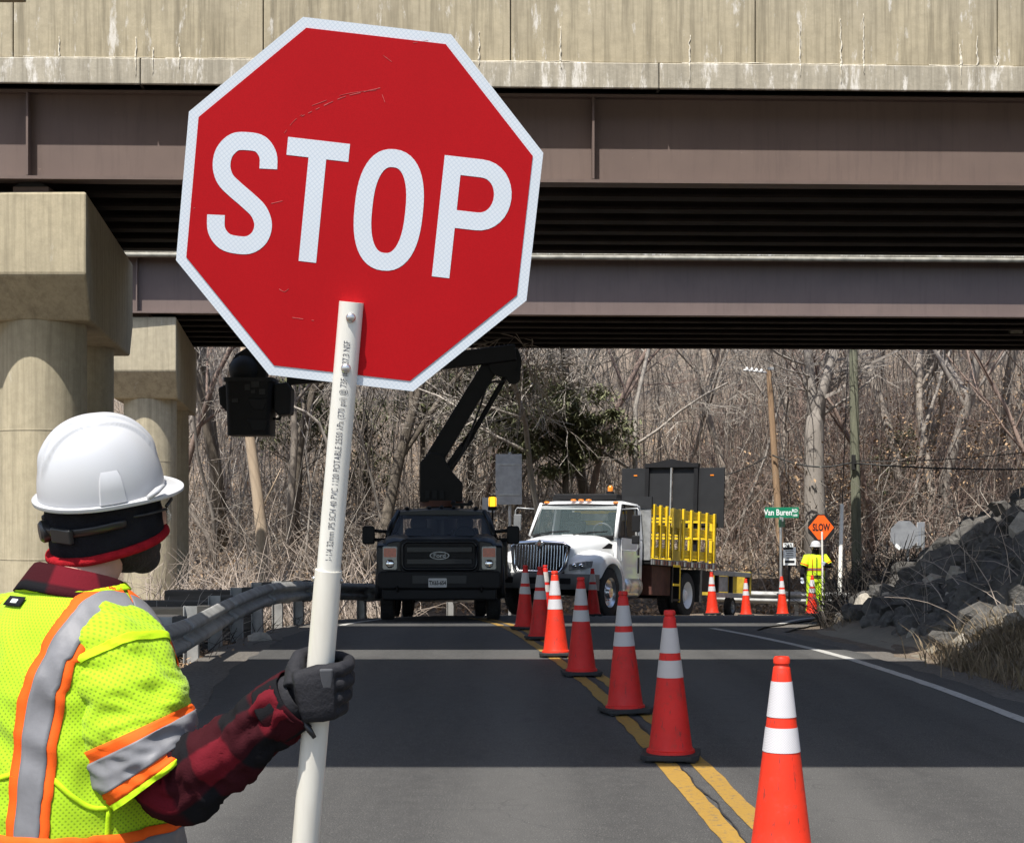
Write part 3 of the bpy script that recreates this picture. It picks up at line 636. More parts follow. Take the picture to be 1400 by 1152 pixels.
# ------------------------------------------------------------------ piers on the left
SK = 0.142                       # the crossing is skewed: the piers run back to the left
def pier(label, ynear, ylen, cap_right, ztop, cap_h, cham, cap_w, colr, coly, rz, col_x):
    """hammerhead-less bent: a long cap lying under the girders (running away from the camera) on round columns"""
    b = empty('bridge_pier', (0, 0, 0), 0, label, 'bridge pier')
    xr = cap_right; xl_ = xr - cap_w; z1 = ztop; z0 = ztop - cap_h; zc = z0 - cham
    # side profile (in y,z): blunt nose, underside chamfered up to the nose
    prof = [(ynear, z1), (ynear, z0), (ynear + 0.55, zc), (ynear + ylen - 0.55, zc), (ynear + ylen, z0), (ynear + ylen, z1)]
    m = MB().prism([(xl_, y, z) for y, z in prof], (cap_w, 0, 0)); m.v = [(x - SK * (y - ynear), y, z) for x, y, z in m.v]; m.build('pier_cap', MT['pier'], b, bevel=0.035, seg=2)
    cx0 = col_x
    for y in coly:
        col_x = cx0 - SK * (y - coly[0]); g = gz(col_x, y) - 0.4
        m = MB().lathe([(colr, g), (colr, zc + 0.01)], (col_x, y, 0), 40); m.build('column', MT['pier'], b, smooth=40)
        for zz in (zc - 1.55, zc - 3.4):
            MB().lathe([(colr + 0.004, zz - 0.012), (colr + 0.007, zz), (colr + 0.004, zz + 0.012)], (col_x, y, 0), 40, cap=False).build('form_joint', MT['pier'], b, smooth=True)
    return b
# near pier: cap end face px x..118, y 262..375 then chamfer to 432
Yc = 22.35
scl = FPX / Yc
zt1 = P(0, 262, Yc).z
xr1 = P(118, 0, Yc).x
p1 = pier('pale concrete bridge pier nearest the hard hatted worker, its square cap end in sunlight', Yc, 6.9, xr1, zt1, 113 / scl, 57 / scl, 1.75, 0.62, (Yc + 1.15, Yc + 4.9), 0, P(118, 0, Yc + 1.15).x - 0.63)
Yd = 39.6; scl2 = FPX / Yd
p2 = pier('smaller looking concrete pier of the far bridge, behind the near pier', Yd, 9.4, P(241, 0, Yd).x, P(0, 433, Yd).z, 74 / scl2, 36 / scl2, 1.6, 0.66, (Yd + 1.2, Yd + 6.4), 0, P(241, 0, Yd + 1.2).x - 0.66)
# bearings under the girders
for p, px, pyb, Y, z0 in ((p1, 48, 262, 22.72, zt1), (p2, 193, 433, 40.05, P(0, 433, Yd).z)):
    x = P(px, 0, Y).x
    m = MB().box((x, Y, z0 + 0.05), (0.5, 0.42, 0.10)); m.build('bearing_seat', MT['steel'], p, bevel=0.008)
    m = MB(); pts = [(x - 0.24, 0.10), (x - 0.14, 0.16), (x, 0.185), (x + 0.14, 0.16), (x + 0.24, 0.10)]
    m.prism([(a, Y - 0.2, z0 + c) for a, c in pts], (0, 0.4, 0)); m.build('bearing', MT['black_trim'], p)

# ------------------------------------------------------------------ stone bank
def build_riprap():
    rnd = random.Random(11); temps = []
    for k in range(14):
        bm = bmesh.new(); sx, sy, sz = rnd.uniform(0.8, 1.35), rnd.uniform(0.7, 1.05), rnd.uniform(0.40, 0.68)
        for i in range(26):
            v = V((rnd.gauss(0, 1), rnd.gauss(0, 1), rnd.gauss(0, 1))).normalized() * rnd.uniform(0.85, 1.1)
            mx = max(abs(v.x), abs(v.y), abs(v.z)); v = v.lerp(v / mx, 0.45)
            bm.verts.new((v.x * sx * 0.5, v.y * sy * 0.5, v.z * sz * 0.5))
        r = bmesh.ops.convex_hull(bm, input=bm.verts); bmesh.ops.delete(bm, geom=[e for e in r['geom_interior'] if isinstance(e, bmesh.types.BMVert)], context='VERTS')
        for mt in ('rock', 'rock_pale'):
            me = bpy.data.meshes.new('rock'); bm.to_mesh(me); me.materials.append(MT[mt]); temps.append((mt, me))
        bm.free()
    dark = [m for t, m in temps if t == 'rock']; pale = [m for t, m in temps if t == 'rock_pale']
    # a rough sheet of smaller stones under the big ones
    m = MB(); ys = [15 + 0.3 * i for i in range(58)]; nx = 34
    for y in ys:
        for i in range(nx + 1):
            x = interp(XT, y) + 0.05 + i * 0.28
            m.v.append((x, y, gz(x, y) + 0.03 + 0.16 * abs(noise.noise(V((x * 2.6, y * 2.6, 4)))) + 0.05 * noise.noise(V((x * 7, y * 7, 1)))))
    W = nx + 1
    for j in range(len(ys) - 1):
        for i in range(nx): m.f.append((j * W + i, j * W + i + 1, (j + 1) * W + i + 1, (j + 1) * W + i))
    bank = m.build('stone_bank', MT['rock']); tag(bank, kind='structure')
    cands = []
    y = 16.2
    while y < 31.2:
        x = interp(XT, y) + 0.12 + rnd.uniform(0, 0.2)
        while x < interp(XT, y) + 9.0:
            yy = y + rnd.uniform(-0.15, 0.15); s = rnd.choice((0.16, 0.19, 0.22, 0.25, 0.28, 0.32, 0.36, 0.42, 0.50))
            cands.append((x, yy, s)); x += 0.11 + s * 0.36
        y += 0.25
    def seen(c):
        px = 700 + FPX * c[0] / c[1]; return px < 1432
    vis = [c for c in cands if seen(c)]; rest = [c for c in cands if not seen(c)]
    vis.sort(key=lambda c: -c[2] / c[1]); rest = vis[295:] + rest; vis = vis[:295]
    def place(c):
        x, y, s = c; z = gz(x, y)
        top = x - interp(XT, y)
        me = rnd.choice(pale if (top > 3.4 and rnd.random() < 0.55) or (y < 17.4 and rnd.random() < 0.6) or rnd.random() < 0.03 else dark)
        rot = Matrix.Rotation(rnd.uniform(0, 6.28), 4, 'Z') @ Matrix.Rotation(R(-33) + rnd.gauss(0, 0.35), 4, 'Y') @ Matrix.Rotation(rnd.gauss(0, 0.3), 4, 'X')
        return me, Matrix.Translation((x, y, z + s * 0.14)) @ rot @ Matrix.Scale(s * 1.15, 4)
    for c in vis:
        me, M4 = place(c); o = bpy.data.objects.new('rock', me); COL.objects.link(o); o.matrix_world = M4; o.parent = bank
    mm = {'rock': MB(), 'rock_pale': MB()}
    for c in rest:
        me, M4 = place(c); mb = mm['rock' if me in dark else 'rock_pale']
        mb.add([M4 @ v.co for v in me.vertices], [tuple(p.vertices) for p in me.polygons])
    for k, mb in mm.items():
        if mb.v: tag(mb.build('rock_mass', MT[k], bank), kind='stuff')
build_riprap()
# single stones by the roadside
def lone_rock(p, s, mat, label):
    rnd = random.Random(int(p[0] * 100)); m = MB().ell((0, 0, 0), (s[0], s[1], s[2]), 9, 6)
    m.v = [tuple(V(v) * (1 + 0.22 * noise.noise(V(v) * 4.0 / max(s) + V(p)))) for v in m.v]
    o = m.build('stone', mat, loc=p, smooth=35); tag(o, label, 'stone', 'loose stones on the left shoulder')
lone_rock((P(355, 885, 20.5).x, 20.5, base(20.5) - 0.02), (0.16, 0.14, 0.11), MT['rock_pale'], 'pale rounded stone lying beside the guardrail at the road edge')
# ------------------------------------------------------------------ traffic cones (0.914 m)
def make_cone(in_shade):
    c = empty('traffic_cone')
    m = MB(); b = 0.178; ch = 0.045
    oct_ = [(-b, -b + ch), (-b + ch, -b), (b - ch, -b), (b, -b + ch), (b, b - ch), (b - ch, b), (-b + ch, b), (-b, b - ch)]
    m.prism([(x, y, 0.012) for x, y in oct_], (0, 0, 0.032))
    for x in (-0.13, 0, 0.13):
        for y in (-0.13, 0.13): m.box((x, y, 0.008), (0.06, 0.05, 0.016))
    m.build('base', MT['rubber'], c, bevel=0.006)
    prof = [(0.150, 0.044), (0.148, 0.060), (0.138, 0.066), (0.132, 0.080)]
    def r(z): return lerp(0.132, 0.037, (z - 0.08) / (0.865 - 0.08))
    prof += [(r(z), z) for z in (0.2, 0.35, 0.5, 0.65, 0.8, 0.865)] + [(0.036, 0.868), (0.031, 0.874), (0.030, 0.880), (0.036, 0.886), (0.036, 0.905), (0.031, 0.914), (0.020, 0.914), (0.018, 0.86)]
    MB().lathe(prof, n=32, cap=False).build('cone_body', MT['cone_shade' if in_shade else 'cone'], c, smooth=35)
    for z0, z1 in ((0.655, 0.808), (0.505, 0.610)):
        MB().lathe([(r(z) + 0.0022, z) for z in (z0, (z0 + z1) / 2, z1)], n=32, cap=False).build('reflective_band', MT['band_shade' if in_shade else 'band'], c, smooth=True)
    return c
cone_sunlit, cone_shade = make_cone(False), make_cone(True)
GC = 'traffic cones set out along the road'
cones = [
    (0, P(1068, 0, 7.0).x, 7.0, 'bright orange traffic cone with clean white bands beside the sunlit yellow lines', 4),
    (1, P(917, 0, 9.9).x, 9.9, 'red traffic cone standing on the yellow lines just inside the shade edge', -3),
    (1, P(855, 0, 12.1).x, 12.1, 'red traffic cone fully shaded, next after the cone at the shade edge', 5),
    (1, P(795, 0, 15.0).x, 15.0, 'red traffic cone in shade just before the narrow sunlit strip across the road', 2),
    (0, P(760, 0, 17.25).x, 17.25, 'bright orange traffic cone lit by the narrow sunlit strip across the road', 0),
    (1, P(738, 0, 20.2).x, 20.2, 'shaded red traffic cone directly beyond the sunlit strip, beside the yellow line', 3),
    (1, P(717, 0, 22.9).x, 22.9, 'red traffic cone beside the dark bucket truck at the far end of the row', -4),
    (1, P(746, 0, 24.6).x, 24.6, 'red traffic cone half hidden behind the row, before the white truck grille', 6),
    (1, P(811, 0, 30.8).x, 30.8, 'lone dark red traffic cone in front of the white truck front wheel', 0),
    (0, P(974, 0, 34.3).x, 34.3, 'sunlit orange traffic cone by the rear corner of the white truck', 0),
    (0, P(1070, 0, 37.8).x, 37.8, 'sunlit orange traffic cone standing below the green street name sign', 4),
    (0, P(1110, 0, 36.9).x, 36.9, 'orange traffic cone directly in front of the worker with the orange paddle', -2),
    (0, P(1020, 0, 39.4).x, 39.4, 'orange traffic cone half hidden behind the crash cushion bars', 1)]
used = {0: False, 1: False}
for d, x, y, lab, rz in cones:
    src = cone_shade if d else cone_sunlit
    o = src if not used[d] else copy_tree(src); used[d] = True
    o.location = (x, y, base(y) + 0.006); o.rotation_euler = (math.atan(-0.0028 * max(0, min(y, 40) - 9)) + R(0.35 * ((rz * 7) % 5 - 2)), R(0.4 * ((rz * 3) % 5 - 2)), R(rz * 3)); tag(o, lab, 'traffic cone', GC)
# ------------------------------------------------------------------ guardrails
WB = [(0.0, 0.156), (0.018, 0.150), (0.030, 0.135), (0.075, 0.105), (0.083, 0.085), (0.083, 0.070), (0.075, 0.052), (0.012, 0.020), (0.0, 0.0), (0.012, -0.020), (0.075, -0.052), (0.083, -0.070), (0.083, -0.085), (0.075, -0.105), (0.030, -0.135), (0.018, -0.150), (0.0, -0.156)]
def guardrail(path, label, face=1, post_every=1.9, post_off=0, timber=False):
    """path: list of (x,y,ztop); the corrugated face looks to the right of the direction of travel when face=1"""
    pts = [V(p) for p in catmull(path, 10)]
    b = empty('guardrail', (pts[0].x, pts[0].y, gz(pts[0].x, pts[0].y)), 0, label, 'guardrail', 'guardrails along the road edge')
    org = b.location.copy()
    cum = [0]
    for a, c in zip(pts, pts[1:]): cum.append(cum[-1] + (c - a).length)
    def at(s):
        s = min(max(s, 0), cum[-1])
        for i in range(len(pts) - 1):
            if s <= cum[i + 1]:
                t = (s - cum[i]) / max(1e-6, cum[i + 1] - cum[i]); return pts[i].lerp(pts[i + 1], t), (pts[i + 1] - pts[i]).normalized()
        return pts[-1], (pts[-1] - pts[-2]).normalized()
    s = 0.0; k = 0
    while s < cum[-1] - 0.2:
        e = min(s + 3.81, cum[-1]); rg = []; n = 9
        for i in range(n + 1):
            p, d = at(lerp(s - 0.12, e + 0.02, i / n)); nr = V((d.y, -d.x, 0)).normalized() * face
            lap = 0.004 if i <= 1 else 0.0
            rg.append([p + nr * (q[0] + lap) + V((0, 0, q[1] - 0.156)) - org for q in WB])
        m = MB().rings(rg, closed=False, cap0=False, cap1=False); o = m.build('rail_beam', MT['rail'], b, smooth=50)
        sd = o.modifiers.new('t', 'SOLIDIFY'); sd.thickness = 0.004; sd.offset = 0
        p, d = at(s); nr = V((d.y, -d.x, 0)).normalized() * face; mb = MB()
        for q in (-0.08, 0.08):
            for dd in (-0.06, 0.05): c = p + nr * 0.088 + d * dd + V((0, 0, q - 0.156)) - org; mb.cyl(c - nr * 0.01, c + nr * 0.008, 0.014, 0.010, 8)
        mb.build('splice_bolts', MT['rail'], b)
        s = e
    s = 0.3
    while s < cum[-1]:
        p, d = at(s); nr = V((d.y, -d.x, 0)).normalized() * face
        q = p - nr * 0.20; zb = gz(q.x, q.y) - 0.35; rz = Matrix.Rotation(math.atan2(d.y, d.x), 3, 'Z')
        m = MB()
        top = p.z + 0.015
        for off, w, t in ((-0.075, 0.012, 0.10), (0.075, 0.012, 0.10), (0, 0.15, 0.008)):   # I section post
            m.box(q + V((0, 0, (zb + top) / 2 - q.z)) + nr * off - org, (t, w, top - zb), rz)
        po = m.build('post', MT['rail'], b)
        MB().box(p - nr * 0.065 + V((0, 0, -0.156)) - org, (0.14, 0.13, 0.35), rz).build('block', MT['timber' if not timber else 'timber_pale'], po, bevel=0.006)
        s += post_every
    return b
def rp(px, py, Y): return tuple(P(px, py, Y))
guardrail([rp(60, 905, 11.5), rp(215, 858, 13.5), rp(262, 842, 16), rp(312, 818, 19), rp(362, 799, 22.5), rp(402, 795, 25.4), rp(440, 795, 27.8), rp(500, 798, 30.4), rp(575, 801, 32.6), rp(650, 803, 34.8), rp(720, 805, 37.6)],
          'weathered corrugated guardrail curving along the left road edge behind the worker')
guardrail([rp(975, 806, 42.6), rp(1040, 808, 42.2), rp(1120, 809, 42.0), rp(1200, 810, 42.2), rp(1300, 811, 43.0)], 'pale sunlit guardrail behind the worker holding the orange paddle')
# stacked timbers beside the near pier
rnd = random.Random(4)
tm = [(215, 846, 16.2, 1.3, 0), (243, 836, 17.6, 1.5, 0), (270, 826, 19.0, 1.5, 1), (300, 817, 20.8, 1.6, 0), (345, 803, 23.4, 1.6, 0)]
for i, (px, py, Y, L, pale) in enumerate(tm):
    b = P(px, py, Y); g = gz(b.x - 0.5, Y); z = b.z
    st = empty('timber_stack', (b.x - 0.62, Y, g), R(rnd.uniform(-4, 4)), 'stack of weathered square timbers behind the left guardrail' if not pale else 'stack of square timbers with a pale top piece behind the left guardrail', 'timber stack', 'timber stacks behind the left guardrail')
    h = max(0.3, z - g - 0.03); n = max(2, int(h / 0.16)); t = h / n
    for k in range(n):
        MB().box((rnd.uniform(-0.05, 0.05), 0, t * (k + 0.5)), (L * 0.8, 0.30, t - 0.012)).build('timber', MT['timber_pale' if pale and k == n - 1 else 'timber'], st, bevel=0.01)

# ------------------------------------------------------------------ utility poles, wires, signs across the road
def gp(px, Y): x = (px - 700) / FPX * Y; return V((x, Y, gz(x, Y)))
# leaning bare wood pole
t = P(1051, 505, 53.5); bt = P(1071, 830, 53.5); bt.z = gz(bt.x, 53.5) - 0.3
up = empty('utility_pole', (bt.x, 53.5, bt.z), 0, 'leaning orange brown wooden utility pole behind the street name sign', 'utility pole')
MB().tube([V((0, 0, 0)), (t - bt) * 0.5, t - bt], [0.135, 0.115, 0.092], 14).build('pole', MT['wood_pole'], up, smooth=40)
m = MB().cyl(t - bt + V((0.05, -0.02, -0.12)), t - bt + V((-0.85, -0.05, -0.02)), 0.03, 0.03, 8); arm = m.build('insulator_arm', MT['porcelain'], up, smooth=40)
for k in range(4): MB().ell(t - bt + V((-0.25 - k * 0.16, -0.03, -0.06 + k * 0.02)), (0.055, 0.09, 0.09), 10, 6).build('insulator', MT['porcelain'], up, smooth=True)
MB().box(t - bt + V((0.06, 0, 0.02)), (0.2, 0.2, 0.10)).build('cap', MT['galv'], up, bevel=0.01)
# green treated pole
t2 = P(1166, 430, 52.8); b2 = P(1172, 800, 52.8); b2.z = gz(b2.x, 52.8) - 0.3
ug = empty('utility_pole', tuple(b2), 0, 'thick greenish treated utility pole beside the pale forked tree', 'utility pole')
MB().tube([V((0, 0, 0)), (t2 - b2) * 0.5, t2 - b2], [0.175, 0.155, 0.135], 16).build('pole', MT['green_pole'], ug, smooth=40)
MB().box((P(1166, 632, 52.8) - b2) + V((-0.02, -0.2, 0)), (0.12, 0.14, 0.5)).build('cable_bracket', MT['wire'], ug, bevel=0.01)
def wire(a, b, sag, r, label, name='overhead_wire'):
    pts = [a.lerp(b, i / 14) - V((0, 0, sag * 4 * (i / 14) * (1 - i / 14))) for i in range(15)]
    o = MB().tube(pts, r, 5).build(name, MT['wire'], smooth=True); tag(o, label, 'wire')
wire(P(1056, 622, 53.3), P(1164, 632, 52.5), 0.25, 0.028, 'black cable strung between the two utility poles')
wire(P(1168, 633, 52.5), P(1460, 640, 51), 0.10, 0.028, 'thick black cable running right from the green pole')
wire(P(1168, 630, 52.5), P(1460, 610, 51), 0.15, 0.016, 'thin cable rising to the right from the green pole')
wire(P(1048, 624, 53.5), P(900, 640, 55), 0.5, 0.02, 'black cable leaving the leaning wooden pole to the left')
wire(P(1053, 507, 53.5), P(1082, 690, 52), 0.0, 0.014, 'taut grey stay wire slanting from the wooden pole top')
wire(P(1054, 510, 53.5), P(1108, 650, 52.4), 0.0, 0.012, 'second slimmer stay wire slanting from the wooden pole top')
wire(P(1161, 440, 52.6), P(1146, 835, 41.9), 0.0, 0.014, 'stay wire slanting down from the green pole to the white guard')
g0 = P(1147, 838, 41.8); g0.z = gz(g0.x, g0.y); g1 = P(1151, 690, 43.6)
o = MB().tube([g0 - g0, (g1 - g0)], 0.055, 8).build('wire_guard', MT['pvc'], loc=tuple(g0), smooth=40); tag(o, 'upright white plastic tube sleeving the stay wire beside the worker', 'wire guard')
# street name sign
def post_sign(name, px, Y, ztop, r, label, cat='sign', mat='galv'):
    b = gp(px, Y); e = empty(name, tuple(b), 0, label, cat)
    MB().cyl((0, 0, -0.3), (0, 0, ztop - b.z), r, r, 10).build('post', MT[mat], e, smooth=40); return e, b
FACE = Matrix.Rotation(R(90), 4, 'X')        # text standing upright, read from -Y
ss, b = post_sign('street_name_sign', 1067.5, 41, P(0, 706, 41).z, 0.036, 'green street name sign lettered Van Buren Rd on a thin metal post')
c = P(1069, 700.5, 41) - b
pl = MB().box(c, (0.86, 0.012, 0.27)).build('name_blade', MT['street_green'], ss, bevel=0.01)
text_obj('lettering', 'Van Buren', MT['sign_text'], pl, Matrix.Translation(c + V((-0.10, -0.009, 0))) @ FACE, 0.215, 0.78, 0.001, 0.004)
text_obj('lettering', 'RD', MT['sign_text'], pl, Matrix.Translation(c + V((0.325, -0.009, 0.045))) @ FACE, 0.12, 0.9, 0.001, 0.003)
text_obj('lettering', '1600', MT['sign_text'], pl, Matrix.Translation(c + V((0.33, -0.009, -0.07))) @ FACE, 0.075, 0.85, 0.001, 0.002)
MB().box(c + V((0, 0, -0.17)), (0.07, 0.06, 0.10)).build('bracket', MT['galv'], ss)
rotb = Matrix.Rotation(R(68), 3, 'Z')
MB().box(c + V((0, 0, -0.27)), (0.7, 0.012, 0.2), rotb).build('name_blade', MT['street_green'], ss, bevel=0.01)
rs, b = post_sign('route_sign', 1079, 41.6, P(0, 742, 41.6).z, 0.028, 'small white route sign with a black arrow bar on a dark post', mat='black_trim')
c = P(1079.5, 760, 41.5) - b
MB().box(c, (0.32, 0.01, 0.46)).build('sign_panel', MT['sign_text'], rs)
MB().box(c + V((0, -0.008, -0.14)), (0.25, 0.006, 0.06)).build('arrow_bar', MT['sign_black'], rs)
for k in range(4): MB().box(c + V((0, -0.008, 0.14 - 0.06 * k)), (0.2 - 0.03 * (k % 2), 0.006, 0.018)).build('text_line', MT['print'], rs)
c2 = P(1077.5, 746.5, 41.5) - b
pl = MB().box(c2, (0.26, 0.01, 0.17)).build('number_panel', MT['sign_text'], rs)
text_obj('lettering', '240', MT['sign_black'], pl, Matrix.Translation(c2 + V((0, -0.008, 0))) @ FACE, 0.17, 0.8, 0.001, 0.003)
# back of a stop sign and a narrow sign edge behind the stones
bs, b = post_sign('stop_sign_back', 1241, 41.0, P(0, 716, 41.0).z, 0.035, 'grey bare back of an octagonal sign behind the stone bank')
c = P(1236.5, 731, 40.9) - b; r8 = 0.385
MB().prism([c + V((r8 * math.cos(R(22.5 + 45 * k)), 0, r8 * math.sin(R(22.5 + 45 * k)))) for k in range(8)], (0, 0.006, 0)).build('sign_plate', MT['sign_back'], bs)
MB().box(c + V((-0.17, -0.012, -0.30)), (0.16, 0.01, 0.09), Matrix.Rotation(R(40), 3, 'Y')).build('sticker', MT['sign_text'], bs)
ns, b = post_sign('roadside_sign', 1262, 41.6, P(0, 720, 41.6).z, 0.03, 'narrow white sign seen nearly edge on beside the grey octagon')
c = P(1259, 731, 41.6) - b
MB().box(c, (0.62, 0.01, 0.66), Matrix.Rotation(R(58), 3, 'Z')).build('sign_plate', MT['sign_text'], ns, bevel=0.004)
# tall grey sign backs between the trucks
gs, b = post_sign('tall_sign_back', 697, 42.8, P(0, 618, 42.8).z, 0.045, 'tall grey back of a sign panel standing between the two trucks')
c = P(695.5, 655, 42.7) - b
MB().box(c, (0.70, 0.012, 1.34)).build('sign_plate', MT['sign_back'], gs, bevel=0.005)
for k in (-0.4, 0.4): MB().box(c + V((0, -0.02, k)), (0.6, 0.02, 0.05)).build('brace', MT['galv'], gs)
c = P(668, 690, 42.7) - b
MB().box(c, (0.34, 0.012, 0.4)).build('side_plate', MT['sign_back'], gs, bevel=0.005)

# ------------------------------------------------------------------ stop paddle held by the worker
hand = P(436, 935, 2.86); top = P(480.5, 413, 2.775); axis = (top - hand).normalized()
low = hand - axis * ((hand.z - 0.02) / axis.z)
sp = empty('stop_paddle', tuple(low), 0, 'red octagonal stop paddle on a white plastic pole held by the near worker', 'stop paddle')
Mw = sp.location.copy()
joint = P(449, 778, 2.84); joint = low + axis * ((joint - low).dot(axis))
sp_up = MB().tube([joint - axis * 0.05 - Mw, top - Mw], 0.0211, 28).build('upper_pole', MT['pvc'], sp, smooth=40)
MB().tube([low - Mw, joint - Mw], 0.0241, 28).build('lower_pole', MT['pvc_low'], sp, smooth=40)
ax_r = V((1, 0, 0)) - axis * axis.x; ax_r.normalize(); ax_f = axis.cross(ax_r)      # ax_f points away from the camera (+y)
if ax_f.y < 0: ax_f = -ax_f
for q, dx in ((0.955, 0.35), (0.83, 0.1)): pass
L = (top - low).length
def on_pole(px, py, dx, rad):
    p = P(px, py, 2.78); s = (p - low).dot(axis); a = dx
    return low + axis * s + ax_r * (rad * math.sin(a)) - ax_f * (rad * math.cos(a))
for px, py, a in ((482, 434, 0.15), (475.5, 503, 0.10)):
    c = on_pole(px, py, a, 0.0205) - Mw; d = (ax_r * math.sin(a) - ax_f * math.cos(a))
    MB().tube([c, c + d * 0.004, c + d * 0.0062, c + d * 0.007], [0.0085, 0.0082, 0.005, 0.001], 14).build('screw', MT['screw'], sp, smooth=True)
for s_, a in ((1, 1.45), (1, -1.45), (-1, 1.45)):
    c = joint - axis * 0.017 + ax_r * (0.0236 * math.sin(a)) - ax_f * (0.0236 * math.cos(a)) - Mw; d = (ax_r * math.sin(a) - ax_f * math.cos(a))
    MB().tube([c, c + d * 0.004], [0.0055, 0.003], 10).build('screw', MT['screw'], sp, smooth=True)
# pipe print, wrapped round the pipe
def wrap_text(s, s0, size, a0, rad, sx):
    me = text_mesh(s, size, sx, 0.0, 'LEFT'); bm = bmesh.new(); bm.from_mesh(me); bmesh.ops.triangulate(bm, faces=bm.faces); bm.to_mesh(me); bm.free()
    for v in me.vertices:
        a = a0 - v.co.y / rad; v.co = low + axis * (s0 + v.co.x) + ax_r * (rad * math.sin(a)) - ax_f * (rad * math.cos(a)) - Mw
    me.materials.clear(); me.materials.append(MT['print']); return link('pipe_print', me, sp_up)
s0 = (P(452, 765, 2.83) - low).dot(axis)
wrap_text('1-1/4 32mm IPS SCH 40 PVC 1120 POTABLE 2550 kPa (370 psi) @ 73F # B137.3 NSF', s0, 0.0165, 0.05, 0.02175, 0.66)
# octagon plate: local x right, z up, rotated about the view axis
def sign_frame(center, roll, normal_axis):
    z = normal_axis; x = V((1, 0, 0)); x = (x - z * x.dot(z)).normalized(); y = z.cross(x)
    return Matrix(((x.x, y.x, z.x, center.x), (x.y, y.y, z.y, center.y), (x.z, y.z, z.z, center.z), (0, 0, 0, 1)))
cS = P(492, 283.5, 2.775)
# lie just behind the pipe's front half: the pipe is slotted, the plate runs through its axis
upv = axis
roll = R(0.9)
upv = (Matrix.Rotation(roll, 3, V((0, 1, 0))) @ axis).normalized()
s_c = (cS - low).dot(axis); cS = cS - ax_f * ((cS - (low + axis * s_c)).dot(ax_f)) + ax_f * 0.006
FR = sign_frame(cS, 0, upv); FR.translation = cS - Mw
def plate(r, y0, y1, mat, name, parent):
    o = MB().prism([(r / math.cos(R(22.5)) * math.cos(R(22.5 + 45 * k)), y0, r / math.cos(R(22.5)) * math.sin(R(22.5 + 45 * k))) for k in range(8)], (0, y1 - y0, 0)).build(name, mat, parent)
    return o
face = plate(0.3035, 0.0, -0.003, MT['sign_white'], 'sign_face', sp); face.matrix_local = FR
redp = plate(0.2862, -0.0028, -0.0042, MT['sign_red'], 'red_field', face)
def letter(path_list, cx, t):
    m = MB()
    for pth, cl in path_list: m.ribbon([(cx + a, b) for a, b in pth], t, -0.0047, -0.0041, cl)
    m.build('letter', MT['sign_white'], face)
T = 0.0302; H = 0.206; hy = (H - T) / 2
hx = 0.0405
S_c = [(1.0, .52), (.93, .78), (.58, .97), (0.03, 1.0), (-.52, .95), (-.90, .74), (-.97, .47), (-.76, .23), (-.32, .06), (.28, -.13), (.76, -.31), (1.0, -.55), (.90, -.80), (.52, -.965), (0, -1), (-.56, -.955), (-.94, -.76), (-1.02, -.47)]
letter([(catmull([(a * hx, b * hy) for a, b in S_c], 5), False)], -0.2005, T)
letter([([(-0.053, hy), (0.053, hy)], False), ([(0, hy - T / 2), (0, -H / 2)], False)], -0.0785, T)
O_c = []
for k in range(48):
    a = 2 * math.pi * k / 48; c_, s_ = math.cos(a), math.sin(a)
    O_c.append((0.0435 * math.copysign(abs(c_) ** 0.86, c_), hy * math.copysign(abs(s_) ** 0.80, s_)))
letter([(O_c, True)], 0.0515, T)
xs_ = -0.0445; bw = 0.047
bowl = [(xs_ + T / 2, hy), (0.005, hy)]
for k in range(1, 16):
    a = math.pi / 2 - math.pi * k / 16; bowl.append((0.005 + 0.0415 * math.cos(a) ** 0.9 if math.cos(a) > 0 else 0.005, hy * 0.49 + hy * 0.51 * math.sin(a)))
bowl += [(0.005, -hy * 0.02), (xs_ + T / 2, -hy * 0.02)]
letter([([(xs_, H / 2), (xs_, -H / 2)], False), (bowl, False)], 0.1965, T)

# scratches scuffed into the red sheeting
def scratch(path, w):
    m = MB(); pts = catmull([((x - 492) / 800.0, (283 - y) / 800.0) for x, y in path], 6); c_, s_ = math.cos(R(4.4)), math.sin(R(4.4))
    pts = [(x * c_ - z * s_, x * s_ + z * c_) for x, z in pts]
    for i in range(len(pts) - 1):
        if noise.noise(V((pts[i][0] * 90, pts[i][1] * 90, 3.0))) > -0.12: m.ribbon(pts[i:i + 2], w * (0.5 + 0.5 * abs(noise.noise(V((i * 0.7, w * 1000, 0))))), -0.00465, -0.0040)
    if m.v: m.build('scratch', MT['scratch'], redp)
for path, w in (([(405, 168), (430, 155), (465, 138), (495, 129), (517, 123)], 0.0016), ([(425, 150), (470, 133), (512, 126)], 0.0010), ([(520, 132), (524, 142)], 0.0012), ([(388, 188), (400, 172), (412, 162)], 0.0008), ([(372, 283), (394, 277)], 0.0014), ([(404, 437), (434, 440)], 0.0014), ([(384, 398), (392, 402), (398, 398)], 0.0012), ([(266, 292), (269, 297)], 0.004), ([(560, 62), (580, 58)], 0.0012), ([(520, 80), (532, 88)], 0.0010), ([(596, 455), (598, 462)], 0.002)): scratch(path, w)
